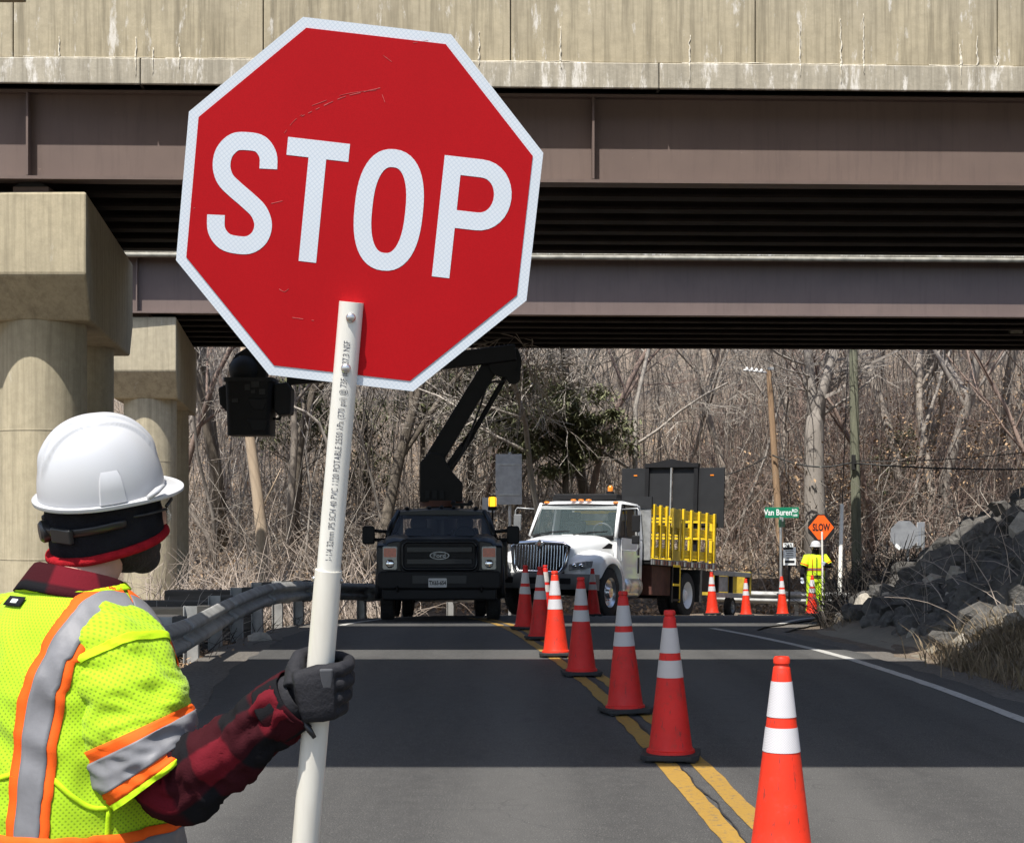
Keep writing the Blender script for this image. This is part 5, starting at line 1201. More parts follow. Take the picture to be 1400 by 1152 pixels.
    MB().cyl((-4.9, -0.8, 0.43), (-4.9, 0.8, 0.43), 0.08, 0.08, 10).build('rear_axle', K, b, smooth=40); MB().cyl((-0.92, -0.9, 0.43), (-0.92, 0.9, 0.43), 0.06, 0.06, 10).build('front_axle', K, b, smooth=40)
    # service body
    for s in (1, -1):
        sb = MB().box((-4.45, s * 1.0, 1.10), (3.6, 0.40, 0.74)).build('tool_locker', D, b, bevel=0.015)
        for k in range(4): MB().box((-3.15 - k * 0.86, s * 1.205, 1.12), (0.78, 0.012, 0.62)).build('locker_door', MT['grey_trim'], sb, bevel=0.005)
    MB().box((-2.85, 0, 1.12), (0.5, 2.38, 0.62)).build('body_bulkhead', D, b, bevel=0.02)
    MB().box((-4.45, 0, 0.86), (3.6, 1.7, 0.06)).build('bed_floor', K, b)
    # beacon mast behind the cab, driver's side
    ms = empty('beacon_mast', (-2.9, 0.93, 1.43)); ms.parent = b
    MB().cyl((0, 0, 0), (0, 0, 0.60), 0.018, 0.018, 8).build('mast', K, ms, smooth=40); MB().lathe([(0.085, 0.58), (0.085, 0.64), (0.07, 0.65)], n=16).build('beacon_base', K, ms, smooth=40)
    MB().lathe([(0.066, 0.652), (0.072, 0.68), (0.072, 0.80), (0.06, 0.83)], n=16).build('beacon_lens', MT['beacon'], ms, smooth=40)
    MB().lathe([(0.074, 0.83), (0.06, 0.86), (0.01, 0.87)], n=16).build('beacon_cap', K, ms, smooth=40)
    mg = MB()
    for k in range(4): a = R(45 + 90 * k); mg.tube([(0.078 * math.cos(a), 0.078 * math.sin(a), 0.64), (0.082 * math.cos(a), 0.082 * math.sin(a), 0.75), (0.06 * math.cos(a), 0.06 * math.sin(a), 0.86)], 0.006, 4)
    mg.tube([(0, -0.09, 0.86), (0, -0.05, 1.0), (0, 0.03, 1.06), (0, 0.09, 0.95)], 0.006, 4); mg.build('beacon_guard', K, ms)
    m = MB(); m.box((-2.9, 0.36, 2.12), (0.1, 0.36, 0.05)); m.cyl((-2.9, 0.36, 1.4), (-2.9, 0.36, 2.12), 0.03, 0.03, 8); m.ell((-2.9, 0.2, 2.15), (0.06, 0.05, 0.05), 8, 6); m.ell((-2.9, 0.52, 2.15), (0.06, 0.05, 0.05), 8, 6); m.build('work_lamp_bar', K, b, smooth=40)
    # turret and boom: modelled in world space, carried into the truck's frame
    bpy.context.view_layer.update(); inv = b.matrix_world.inverted()
    def q(px, py, Y): return inv @ P(px, py, Y)
    Yt = 30.6; K2 = MT['black_trim']  # boom and bucket in black: the bridge's shade put into their colour
    MB().cyl(q(604, 745, Yt), q(604, 690, Yt), 0.34, 0.30, 20).build('pedestal', K2, b, smooth=40)
    MB().cyl(q(604, 692, Yt), q(604, 684, Yt), 0.42, 0.42, 24).build('slew_ring', MT['rust'], b, smooth=40)
    def slab(pix, Y0, Y1): 
        return MB().prism([q(x, y, Y0) for x, y in pix], (inv.to_3x3() @ V((0, Y1 - Y0, 0))))
    tu = slab([(574, 686), (574, 632), (588, 618), (606, 622), (614, 640), (632, 660), (632, 686)], Yt - 0.35, Yt - 0.22).build('turret', K2, b, bevel=0.015)
    slab([(574, 686), (574, 632), (588, 618), (606, 622), (614, 640), (632, 660), (632, 686)], Yt + 0.22, Yt + 0.35).build('turret_cheek', K2, tu, bevel=0.015)
    slab([(578, 686), (578, 650), (626, 664), (626, 686)], Yt - 0.22, Yt + 0.22).build('turret_core', K2, tu)
    for k in range(3): MB().box(q(584 + k * 10, 676, Yt - 0.39), (0.05, 0.08, 0.16)).build('valve_box', MT['panel'], tu)
    # lower boom: two plates with a gap low down, then a box
    lb = slab([(576, 632), (593, 651), (677, 511), (673, 496), (664, 489)], Yt - 0.16, Yt + 0.16).build('lower_boom', K2, b, bevel=0.02)
    slab([(600, 650), (608, 656), (634, 614), (629, 606)], Yt - 0.12, Yt + 0.12).build('boom_link', K2, lb, bevel=0.01)
    MB().tube([q(607, 652, Yt), q(645, 594, Yt)], 0.075, 10).build('lift_cylinder', K2, b, smooth=40); MB().tube([q(645, 595, Yt), q(664, 562, Yt), q(686, 524, Yt), q(694, 508, Yt)], 0.05, 10).build('levelling_rod', K2, b, smooth=40)
    ho = MB(); ho.tube([V(p) for p in catmull([tuple(q(612, 640, Yt - 0.2)), tuple(q(628, 626, Yt - 0.24)), tuple(q(640, 600, Yt - 0.2)), tuple(q(655, 560, Yt - 0.2)), tuple(q(668, 525, Yt - 0.2)), tuple(q(690, 520, Yt - 0.22)), tuple(q(700, 500, Yt - 0.2))], 5)], 0.022, 6); ho.build('hydraulic_hose', MT['rubber'], b, smooth=True)
    eb = MB().tube([q(688, 496, Yt - 0.3), q(688, 496, Yt + 0.3)], 0.27, 20).build('elbow', K2, b, smooth=40)
    slab([(664, 486), (668, 478), (708, 476), (713, 490), (712, 512), (704, 518), (690, 508), (676, 500)], Yt - 0.22, Yt + 0.22).build('elbow_plate', K2, eb, bevel=0.01)
    MB().cyl(q(702, 516, Yt - 0.26), q(702, 516, Yt + 0.26), 0.13, 0.13, 16).build('elbow_pin', K2, eb, smooth=40)
    ub = slab([(704, 470), (706, 492), (640, 500), (560, 510), (440, 522), (392, 526), (392, 512), (440, 506), (560, 488), (640, 478)], Yt - 0.42, Yt - 0.18).build('upper_boom', K2, b, bevel=0.015)
    # bucket
    Yb = 30.2
    rg = []
    for py, hw, hd in ((596, 29, 0.40), (560, 30, 0.42), (521, 31.5, 0.44)):
        c = P(344, py, Yb); s = Yb / FPX; rg.append([inv @ (c + V((a, d_, 0))) for a, d_ in rrect(2 * hw * s, 2 * hd, 0.10, 4)])
    bk = MB().rings(rg, True).build('bucket', K2, b, smooth=40)
    MB().rings([[inv @ (P(344, py, Yb) + V((a, d_, 0))) for a, d_ in rrect(2 * 33.5 * Yb / FPX, 0.94, 0.10, 4)] for py in (523, 518)], True).build('bucket_rim', MT['rubber'], bk, smooth=40)
    for py in (552, 581):                                      # foot holds moulded into the wall
        slab([(337, py - 8), (366, py - 8), (361, py + 8), (346, py + 8)], Yb - 0.445, Yb - 0.40).build('step_pocket', MT['panel'], bk, bevel=0.02)
    for xx, yy, w, h in ((338, 527, 7, 8), (349, 523, 11, 8), (346, 533, 6, 4), (358, 533, 8, 7), (321, 545, 8, 5)):
        slab([(xx - w / 2, yy - h / 2 + 2), (xx + w / 2, yy - h / 2 + 2), (xx + w / 2, yy + h / 2 + 2), (xx - w / 2, yy + h / 2 + 2)], Yb - 0.455, Yb - 0.41).build('label_plate', MT['sign_black'], bk)
    slab([(298, 530), (310, 524), (313, 560), (309, 563), (300, 552)], Yb - 0.2, Yb + 0.2).build('side_tool_box', MT['panel'], bk, bevel=0.03)
    slab([(374, 524), (392, 522), (398, 532), (397, 566), (380, 568), (374, 560)], Yb - 0.25, Yb + 0.25).build('control_box', MT['panel'], bk, bevel=0.03)
    MB().tube([q(373, 572, Yb), q(382, 573, Yb), q(386, 562, Yb)], 0.03, 6).build('grab_handle', K2, bk, smooth=True)
    MB().ell(q(335, 506, Yb), (0.36, 0.30, 0.30), 18, 10).build('bucket_cover', MT['panel'], bk, smooth=True)
    slab([(322, 520), (312, 500), (322, 484), (338, 474), (356, 480), (366, 500), (362, 520)], Yb - 0.16, Yb + 0.16).build('upright_tools', K2, bk, bevel=0.03)
    for xx, yy, rr in ((328, 489, -80), (320, 499, 30), (327, 507, 0)): MB().box(q(xx, yy, Yb - 0.2), (0.02, 0.07, 0.03), Matrix.Rotation(R(rr), 3, 'X')).build('reflector', MT['grey_trim'], bk)
    return b
bucket_truck()

def flatbed_truck():
    fdir = V((-0.464, -0.886, 0)).normalized(); rz = math.atan2(fdir.y, fdir.x)
    ax = V((1.02, 33.75, 0)); org = ax + fdir * 1.05            # bumper face
    b = empty('stake_bed_truck', (org.x, org.y, base(33.75) + 0.06), 0, 'white medium duty truck with chrome grille and yellow stake bed', 'truck')
    b.rotation_euler = (0, -0.066, rz)
    Wp, K, C = MT['white_paint'], MT['black_trim'], MT['chrome']
    TX = Matrix(((0, 0, 1, 0), (1, 0, 0, 0), (0, 1, 0, 0), (0, 0, 0, 1)))
    # hood: rounded, sloping, narrowing to the grille
    rg = []
    for x, w, zt, zb in ((-0.10, 0.60, 1.43, 0.92), (-0.22, 0.66, 1.52, 0.90), (-0.55, 0.74, 1.60, 0.90), (-1.0, 0.83, 1.665, 0.92), (-1.62, 0.96, 1.73, 0.95)):
        pts = []
        for k in range(15):
            t = math.pi * k / 14; c_, s_ = math.cos(t), math.sin(t); pts.append((w * math.copysign(abs(c_) ** 0.42, c_), (zb + 0.30) + (zt - zb - 0.30) * abs(s_) ** 0.45))
        pts = [(w, zb)] + pts + [(-w, zb)]
        rg.append([(x, y, z) for y, z in pts])
    MB().rings(rg, True).build('hood', Wp, b, smooth=50)
    # fenders bulging over the front wheels
    for s in (1, -1):
        rg = []
        N_ = 14
        for k in range(N_ + 1):
            t = k / N_; x = lerp(-0.02, -1.80, t); hump = math.sin(math.pi * min(1, max(0, (t - 0.02) / 0.96))) ** 0.6
            zt = 0.95 + 0.40 * hump + (0.05 if t < 0.15 else 0); wo = lerp(0.95, 1.17, sstep(0, 0.35, t)) - 0.05 * sstep(0.8, 1, t)
            dx = x + 1.05; rr = 0.60; ar = 0.52 + math.sqrt(max(0, rr * rr - dx * dx)) if abs(dx) < rr else 0.62
            zb = max(ar, 0.66 if t < 0.2 else 0.50) if abs(dx) < rr else (0.72 if t < 0.3 else 0.55)
            zb = min(zb, zt - 0.05)
            rg.append([(x, s * y, z) for y, z in ((0.56, zb), (0.56, zt + 0.05), (0.75, zt + 0.04), (wo - 0.12, zt), (wo - 0.03, zt - 0.06), (wo, lerp(zt - 0.10, zb, 0.2)), (wo, zb))])
        if s > 0: rg = [r[::-1] for r in rg]
        f = MB().rings(rg, True).build('fender', Wp, b, smooth=45)
        # headlight: swept clear lens with two lamps
        h = MB().hexa([V(p) for p in ((0.02, s * 0.66, 0.93), (-0.03, s * 1.02, 0.98), (-0.20, s * 1.09, 1.01), (-0.12, s * 0.66, 0.93), (0.00, s * 0.66, 1.07), (-0.05, s * 1.02, 1.14), (-0.24, s * 1.10, 1.15), (-0.14, s * 0.66, 1.08))]); 
        hl = h.build('headlight', MT['lens'], b, bevel=0.015)
        for yy in (0.78, 0.93): MB().lathe([(0.06, 0), (0.05, 0.02), (0.005, 0.025)], (-0.012, s * yy, 1.03), 14, Matrix.Rotation(R(90), 3, 'Y')).build('lamp', C, hl, smooth=True)
        # hood side intake
        MB().prism([(-1.05, s * 0.90, 1.42), (-1.42, s * 0.955, 1.43), (-1.46, s * 0.955, 1.53), (-1.32, s * 0.935, 1.545)], (0, s * 0.012, 0.0)).build('side_intake', K, b)
    # grille
    outl = [(-0.58, 1.02), (-0.47, 0.88), (0.47, 0.88), (0.58, 1.02), (0.64, 1.42), (0.52, 1.47), (0, 1.50), (-0.52, 1.47), (-0.64, 1.42)]
    g = MB().prism([(-0.06, y, z) for y, z in outl], (0.07, 0, 0)).build('grille', K, b)
    ring = [(0.02 - 0.05 * (z - 0.9), y, z) for y, z in outl]; ring.append(ring[0])
    MB().tube(ring, [(0.035, 0.05)] * len(ring), 8).build('grille_surround', C, g, smooth=50)
    for k in range(17):
        y = -0.53 + k * 0.06625; lo = 0.93 if abs(y) < 0.46 else 1.0
        MB().box((0.02, y, (lo + 1.44) / 2), (0.03, 0.026, 1.44 - lo), Matrix.Rotation(R(-3), 3, 'Y')).build('grille_bar', C, g, bevel=0.006)
    MB().prism([(0.02, 0, 1.56), (0.02, 0.10, 1.46), (0.02, 0, 1.36), (0.02, -0.10, 1.46)], (0.03, 0, 0)).build('emblem', C, b, bevel=0.006)
    MB().prism([(0.051, 0, 1.50), (0.051, 0.04, 1.46), (0.051, 0, 1.42), (0.051, -0.04, 1.46)], (0.004, 0, 0)).build('emblem_field', MT['rust'], b)
    # bumper, wrapped
    bp = [(-0.42, -1.16), (-0.12, -1.12), (0.10, -0.80), (0.14, -0.4), (0.14, 0.4), (0.10, 0.80), (-0.12, 1.12), (-0.42, 1.16)]
    rg = [[(x, y, 0.55), (x + 0.015, y, 0.58), (x + 0.015, y, 0.82), (x, y, 0.87), (x - 0.12, y * 0.95, 0.87), (x - 0.12, y * 0.95, 0.55)] for x, y in bp]
    bo = MB().rings(rg, True).build('bumper', MT['grey_trim'], b, smooth=40)
    for s in (1, -1): MB().box((0.135, s * 0.58, 0.72), (0.03, 0.42, 0.12), Matrix.Rotation(R(-10 * s), 3, 'Z')).build('bumper_opening', K, bo, bevel=0.01)
    MB().box((0.16, 0, 0.72), (0.02, 0.55, 0.13)).build('air_slot', K, bo)
    # cab
    m = MB(); rgc = [[(x, y, z) for y, z in rrect(2 * w, zt - 0.72, 0.08, 4, 0, (zt + 0.72) / 2)] for x, w, zt in ((-1.55, 1.02, 1.70), (-1.75, 1.05, 1.70), (-2.85, 1.05, 1.70))]
    m.rings(rgc, True).build('cab_lower', Wp, b, smooth=45)
    rgr = []
    for x, w, z in ((-1.82, 0.92, 2.38), (-1.95, 0.96, 2.45), (-2.3, 0.98, 2.49), (-2.80, 0.98, 2.48), (-2.88, 0.95, 2.44)):
        rgr.append([(x, y, zz) for y, zz in ((-w, z - 0.09), (-w + 0.05, z - 0.03), (-w + 0.2, z), (w - 0.2, z), (w - 0.05, z - 0.03), (w, z - 0.09), (w - 0.1, z - 0.10), (-w + 0.1, z - 0.10))][::-1])
    MB().rings(rgr, True).build('roof', Wp, b, smooth=45)
    for s in (1, -1):
        MB().tube([(-1.52, s * 1.01, 1.68), (-1.66, s * 0.97, 2.0), (-1.86, s * 0.925, 2.40)], [(0.045, 0.05)] * 3, 8).build('windscreen_pillar', Wp, b, smooth=True)
        MB().prism([(-2.60, s * 1.045, 1.68), (-2.87, s * 1.045, 1.68), (-2.87, s * 0.965, 2.42), (-2.62, s * 0.965, 2.42)], (0, -s * 0.05, 0)).build('rear_pillar', Wp, b)
        MB().add([(-1.58, s * 1.035, 1.70), (-2.62, s * 1.04, 1.70), (-2.64, s * 0.965, 2.38), (-1.90, s * 0.95, 2.38)], [(0, 1, 2, 3)]).build('side_window', MT['tint_glass'], b)
        MB().tube([(-1.98, s * 1.045, 1.70), (-2.02, s * 0.968, 2.38)], 0.018, 6).build('quarter_light_bar', K, b)
        fr = MB(); fr.tube([(-1.60, s * 1.045, 1.695), (-2.60, s * 1.05, 1.695), (-2.64, s * 0.975, 2.39), (-1.92, s * 0.965, 2.39), (-1.60, s * 1.045, 1.695)], 0.022, 6); fr.build('window_seal', K, b)
        d = panel_xz([(-1.70, 1.68), (-1.70, 1.2), (-1.95, 0.72), (-2.68, 0.72), (-2.68, 1.68)], s * 1.055, s * 1.068).build('door', Wp, b, bevel=0.006)
        MB().box((-2.58, s * 1.08, 1.42), (0.05, 0.03, 0.17)).build('handle', K, d, bevel=0.006)
        MB().box((-2.60, s * 1.075, 1.12), (0.06, 0.03, 0.34)).build('grab_handle', K, d, bevel=0.008)
        # mirrors on tubular frames
        mf = MB(); mf.tube([(-1.72, s * 1.04, 2.28), (-1.66, s * 1.42, 2.30), (-1.66, s * 1.46, 2.24), (-1.66, s * 1.46, 1.46), (-1.66, s * 1.42, 1.40), (-1.74, s * 1.06, 1.42)], 0.014, 6); mo = mf.build('mirror_frame', MT['galv'], b, smooth=True)
        MB().box((-1.66, s * 1.40, 1.98), (0.06, 0.18, 0.36)).build('mirror', K if s > 0 else MT['grey_trim'], mo, bevel=0.02)
        MB().box((-1.66, s * 1.40, 1.64), (0.06, 0.17, 0.18)).build('convex_mirror', K, mo, bevel=0.02)
        # steps and tank
        MB().box((-2.2, s * 1.0, 0.50), (0.8, 0.20, 0.05)).build('cab_step', MT['alu'], b, bevel=0.008)
        tk = MB().lathe([(0.05, -0.46), (0.24, -0.45), (0.27, -0.40), (0.27, 0.40), (0.24, 0.45), (0.05, 0.46)], (-2.35, s * 0.86, 0.66), 26, Matrix.Rotation(R(90), 3, 'Y')).build('fuel_tank', MT['alu'], b, smooth=40)
        for xx in (-2.6, -2.1): MB().lathe([(0.276, -0.025), (0.276, 0.025)], (xx, s * 0.86, 0.66), 26, Matrix.Rotation(R(90), 3, 'Y'), False).build('tank_strap', MT['galv'], tk, smooth=40)
    MB().add([(-1.50, -0.97, 1.70), (-1.50, 0.97, 1.70), (-1.83, 0.905, 2.36), (-1.83, -0.905, 2.36)], [(0, 1, 2, 3)]).build('windscreen', MT['windshield'], b)
    MB().tube([(-1.495, -0.97, 1.70), (-1.45, 0, 1.695), (-1.495, 0.97, 1.70), (-1.83, 0.905, 2.37), (-1.80, 0, 2.385), (-1.83, -0.905, 2.37), (-1.495, -0.97, 1.70)], 0.02, 6).build('windscreen_seal', K, b)
    for s in (0.05, -0.85): MB().tube([(-1.44, s, 1.72), (-1.52, s + 0.35, 1.78), (-1.55, s + 0.75, 1.80)], 0.012, 5).build('wiper', K, b)
    MB().box((-1.72, 0, 1.66), (0.4, 1.9, 0.10)).build('dashboard', MT['seat'], b, bevel=0.03); MB().box((-1.60, -0.05, 1.72), (0.2, 0.4, 0.01)).build('paper', MT['sign_text'], b)
    for s in (0.5, -0.45):
        st = MB().box((-2.55, s, 1.75), (0.18, 0.52, 0.66)).build('seat', MT['seat'], b, bevel=0.06, seg=3); MB().box((-2.55, s, 2.17), (0.12, 0.28, 0.18)).build('headrest', MT['seat'], st, bevel=0.04)
    MB().tube([(-1.98 + 0.08 * math.sin(a), 0.5 + 0.22 * math.cos(a), 1.80 + 0.19 * math.sin(a)) for a in [2 * math.pi * k / 20 for k in range(21)]], 0.017, 6).build('steering_wheel', MT['grey_trim'], b, smooth=True)
    m = MB(); m.box((-2.86, 0, 1.74), (0.03, 1.96, 0.12)); m.box((-2.86, 0, 2.36), (0.03, 1.9, 0.10))
    for s in (1, -1): m.box((-2.86, s * 0.82, 2.05), (0.03, 0.3, 0.55))
    m.build('cab_back', MT['seat'], b)
    for y in (-0.82, -0.18, 0.0, 0.18, 0.82): MB().ell((-1.90, y, 2.45 + (0.03 if abs(y) < 0.5 else -0.02)), (0.06, 0.07, 0.028), 12, 6).build('marker_lamp', MT['amber'], b, smooth=True)
    MB().box((-2.35, -0.05, 2.58), (0.3, 1.5, 0.12)).build('light_bar', K, b, bevel=0.02)
    bc = MB().lathe([(0.09, 2.62), (0.09, 2.72), (0.06, 2.73)], (-2.75, 0.30, 0), 14).build('beacon_base', K, b, smooth=40); MB().lathe([(0.06, 2.731), (0.062, 2.82), (0.03, 2.86)], (-2.75, 0.30, 0), 14).build('beacon_lens', MT['amber'], bc, smooth=40)
    MB().box((-2.75, 0.30, 2.56), (0.2, 0.2, 0.13)).build('beacon_stand', K, b)
    # chassis, axles, wheels
    for s in (1, -1): MB().box((-4.0, s * 0.43, 0.86), (6.3, 0.09, 0.24)).build('chassis_rail', K, b)
    for s in (1, -1): wheel(b, -1.05, s * 1.13, 0.515, 0.28, s, 'alu')
    for s in (1, -1): wheel(b, -5.25, s * 1.19, 0.515, 0.28, s, 'white_paint', True)
    for s in (1, -1): wheel(b, -5.25, s * 0.87, 0.515, 0.27, s, 'white_paint', True)
    MB().cyl((-5.25, -0.8, 0.52), (-5.25, 0.8, 0.52), 0.10, 0.10, 12).build('rear_axle', K, b, smooth=40); MB().cyl((-1.05, -0.9, 0.50), (-1.05, 0.9, 0.50), 0.07, 0.07, 12).build('front_axle', K, b, smooth=40)
    MB().box((-1.2, 0, 0.95), (1.4, 0.9, 0.5)).build('engine', K, b, bevel=0.05)
    # bed: floor with edge rail, headboard
    zf = 1.28
    MB().box((-5.0, 0, zf - 0.06), (4.0, 2.40, 0.10)).build('bed_floor', K, b)
    for s in (1, -1):
        er = MB().box((-5.0, s * 1.215, zf - 0.06), (4.02, 0.03, 0.13)).build('edge_rail', MT['grey_trim'], b)
        for k in range(26): MB().box((-3.08 - k * 0.154, s * 1.234, zf - 0.07), (0.075, 0.014, 0.10)).build('stake_pocket', MT['rust' if k % 3 else 'galv'], er)
    hb = MB().box((-3.0, 0, 1.92), (0.05, 2.36, 1.34)).build('headboard', MT['galv'], b)
    MB().box((-2.985, 0, 2.50), (0.06, 2.40, 0.26)).build('headboard_top', MT['panel'], hb)
    for z in (1.75, 2.05, 2.3): MB().box((-2.965, 0.0, z), (0.03, 1.3, 0.10)).build('headboard_slat', MT['stake_yellow'], hb)
    # yellow stake sides in racks
    def rack(x0, x1, s, nposts, top, gate=False, mt='stake_yellow'):
        r_ = empty('stake_rack', (0, s * 1.18, zf)); r_.parent = b
        xs = [lerp(x0, x1, k / (nposts - 1)) for k in range(nposts)]
        for x in xs: MB().box((x, s * 0.025, top / 2 + 0.02), (0.10, 0.05, top)).build('stake', MT[mt], r_, bevel=0.006)
        for z in (0.08, 0.145, 0.21, 0.60, 0.665, 0.73, 0.98, 1.045, 1.11):
            if z < top: MB().box(((x0 + x1) / 2, -s * 0.015, z + 0.02), (abs(x1 - x0) + 0.16, 0.028, 0.060)).build('slat', MT[mt], r_, bevel=0.004)
        if gate: 
            MB().box(((x0 + x1) / 2, s * 0.03, 0.95), (abs(x1 - x0) + 0.1, 0.03, 0.42)).build('gate_panel', MT['stake_worn'], r_); MB().box(((x0 + x1) / 2, s * 0.03, 0.10), (abs(x1 - x0) + 0.1, 0.03, 0.24)).build('gate_panel', MT['stake_worn'], r_)
    for s in (1, -1):
        rack(-3.12, -3.85, s, 3, 1.17); rack(-4.22, -4.62, s, 2, 1.15, True, 'stake_worn'); rack(-4.85, -6.85, s, 5, 1.17)
    rk = empty('stake_rack', (-6.92, 0, zf)); rk.parent = b
    for k in range(5): MB().box((0, -1.1 + 0.55 * k, 0.58), (0.05, 0.075, 1.14)).build('stake', MT['stake_yellow'], rk)
    for z in (0.1, 0.18, 0.6, 0.68, 1.0, 1.08): MB().box((0.02, 0, z), (0.028, 2.3, 0.05)).build('slat', MT['stake_yellow'], rk)
    # side steps, tool box, mud flaps under the bed
    MB().box((-3.85, 0.85, 0.82), (1.1, 0.5, 0.66)).build('tool_box', MT['rust'], b, bevel=0.015)
    lad = empty('bed_ladder', (-4.42, 1.22, 0)); lad.parent = b
    for x in (-0.22, 0.22): MB().box((x, 0, 0.78), (0.06, 0.03, 0.86)).build('stile', MT['stake_yellow' if x < 0 else 'black_trim'], lad)
    for z in (0.40, 0.74, 1.16): MB().box((0, 0, z), (0.40, 0.05, 0.05)).build('rung', MT['stake_yellow' if z > 0.5 else 'black_trim'], lad)
    for s in (1, -1):
        MB().box((-4.62, s * 0.98, 0.80), (0.05, 0.5, 0.75)).build('mud_guard', K, b); MB().box((-5.92, s * 0.98, 0.74), (0.03, 0.6, 0.75)).build('mud_flap', MT['rubber'], b)
        MB().box((-6.5, s * 0.98, 0.86), (0.7, 0.4, 0.5)).build('rear_box', K, b, bevel=0.01)
    # folded arrow board panels on a frame over the tail
    xb = -7.05
    for y0, y1 in ((-1.32, -0.66), (-0.58, 0.0), (0.03, 0.62), (0.70, 1.36)):
        zt = 3.62 if abs(y0 + y1) < 1.2 else 3.60
        MB().box((xb, (y0 + y1) / 2, (2.15 + zt) / 2), (0.05, y1 - y0, zt - 2.15)).build('board_panel', MT['panel'], b, bevel=0.004)
    fr = MB()
    for y in (-0.62, 0.66): fr.box((xb + 0.05, y, 2.45), (0.09, 0.10, 2.5))
    fr.box((xb + 0.05, 0.02, 3.66), (0.12, 1.40, 0.10)); fr.prism([(xb + 0.0, -0.55, 3.70), (xb + 0.0, 0.02, 3.82), (xb + 0.0, 0.60, 3.70)], (0.1, 0, 0)); fr.build('board_frame', K, b)
    MB().cyl((xb + 0.10, 0.02, 2.1), (xb + 0.10, 0.02, 3.60), 0.022, 0.022, 8).build('lift_rod', MT['galv'], b, smooth=40)
    for y in (-0.95, 1.05): MB().box((xb + 0.03, y, 3.42), (0.012, 0.09, 0.03)).build('board_marker', MT['amber'], b)
    # crash cushion carried low behind
    ca = empty('crash_cushion', (-7.2, 0, 0)); ca.parent = b
    for s in (1, -1):
        for z in (0.55, 1.08): MB().box((-1.35, s * 1.05, z), (2.7, 0.10, 0.12)).build('cushion_rail', MT['galv'], ca, bevel=0.01)
        for x in (-0.3, -1.3, -2.5): MB().box((x, s * 1.05, 0.82), (0.08, 0.09, 0.5)).build('cushion_post', MT['black_trim'], ca)
        MB().box((-1.55, s * 1.0, 0.82), (0.5, 0.06, 0.40)).build('cushion_panel', MT['stake_yellow'], ca); MB().box((-0.8, s * 1.0, 0.82), (0.7, 0.06, 0.38)).build('cushion_panel', MT['galv'], ca)
    MB().box((-2.66, 0, 0.85), (0.08, 2.2, 0.62)).build('cushion_end', MT['stake_worn'], ca)
    for s in (1, -1): wheel(b, -9.1, s * 0.9, 0.26, 0.18, s, 'galv')
    MB().box((0.15, 0, 0.80), (0.5, 0.3, 0.2)).build('hitch', K, ca)
    return b
flatbed_truck()
# ------------------------------------------------------------------ people
def remesh(o, vox, smooth=4, fac=0.5):
    r_ = o.modifiers.new('remesh', 'REMESH'); r_.mode = 'VOXEL'; r_.voxel_size = vox; r_.use_smooth_shade = True
    if smooth: s = o.modifiers.new('smooth', 'SMOOTH'); s.iterations = smooth; s.factor = fac
    return o
def head_parts(m, M4, s=1.0):
    R3 = M4.to_3x3()
    def e(c, r): m.ell(M4 @ V([q * s for q in c]), [q * s for q in r], 20, 14, R3)
    e((-0.005, 0, 0.025), (0.100, 0.078, 0.100)); e((0.035, 0, -0.05), (0.060, 0.056, 0.066)); e((0.055, 0, -0.085), (0.034, 0.032, 0.030))
    e((0.050, 0, -0.01), (0.052, 0.060, 0.055)); e((0.098, 0, -0.020), (0.022, 0.014, 0.026)); e((0.104, 0, -0.034), (0.015, 0.018, 0.012))
    e((0.088, 0, 0.030), (0.016, 0.050, 0.014)); e((0.090, 0, -0.062), (0.012, 0.026, 0.009)); e((0.088, 0, -0.074), (0.012, 0.024, 0.008))
    for sd in (1, -1): e((-0.005, sd * 0.078, -0.010), (0.020, 0.012, 0.032)); e((0.072, sd * 0.036, -0.018), (0.022, 0.022, 0.018)); e((0.082, sd * 0.032, 0.010), (0.013, 0.014, 0.010))
def sleeve(name, mat, parent, org, ctr, rad, dirs=None, n=36, per=0.075, wr=0.006, seed=0, sub=5, thick=0.003, tw=0.0, flat=None):
    """cloth tube along points with ring normals; uv in cloth units"""
    L = len(ctr); C = catmull([tuple(c) + (r,) for c, r in zip(ctr, rad)], sub)
    if dirs: D = catmull([tuple(d) for d in dirs], sub)
    pts = [V(c[:3]) for c in C]; m = MB(); m.uv = []; s = 0.0; a = None
    for i, p in enumerate(pts):
        d = V(D[i]).normalized() if dirs else (pts[min(i + 1, len(pts) - 1)] - pts[max(i - 1, 0)]).normalized()
        if i: s += (p - pts[i - 1]).length
        a = V((0, 1, 0))
        a = (a - d * a.dot(d)).normalized(); b_ = d.cross(a); r = C[i][3]
        for k in range(n + 1):
            t = 2 * math.pi * k / n; kk = k % n; tt = 2 * math.pi * kk / n
            u = a * math.cos(tt) + b_ * math.sin(tt); q = V((math.cos(tt) * 1.6, math.sin(tt) * 1.6, s * 17 + seed))
            q2 = V((math.cos(tt + s * 9) * 2.4, math.sin(tt + s * 9) * 2.4, s * 30 + seed * 3))
            rr = r + wr * (noise.noise(q) * 1.3 + 0.7 * (1 - 2 * abs(noise.noise(q2))) - 0.2)
            m.v.append(tuple(p + u * rr - org)); m.uv.append((t * 0.065 / per / 2 + 0.13 + tw * s, s / per / 2))
    W = n + 1
    for i in range(len(pts) - 1):
        for k in range(n): m.f.append((i * W + k, i * W + k + 1, (i + 1) * W + k + 1, (i + 1) * W + k))
    o = m.build(name, mat, parent, smooth=True)
    w_ = o.modifiers.new('weld', 'WELD'); w_.merge_threshold = 0.0004
    if thick: sd = o.modifiers.new('thick', 'SOLIDIFY'); sd.thickness = thick; sd.offset = 1
    return o, pts, C
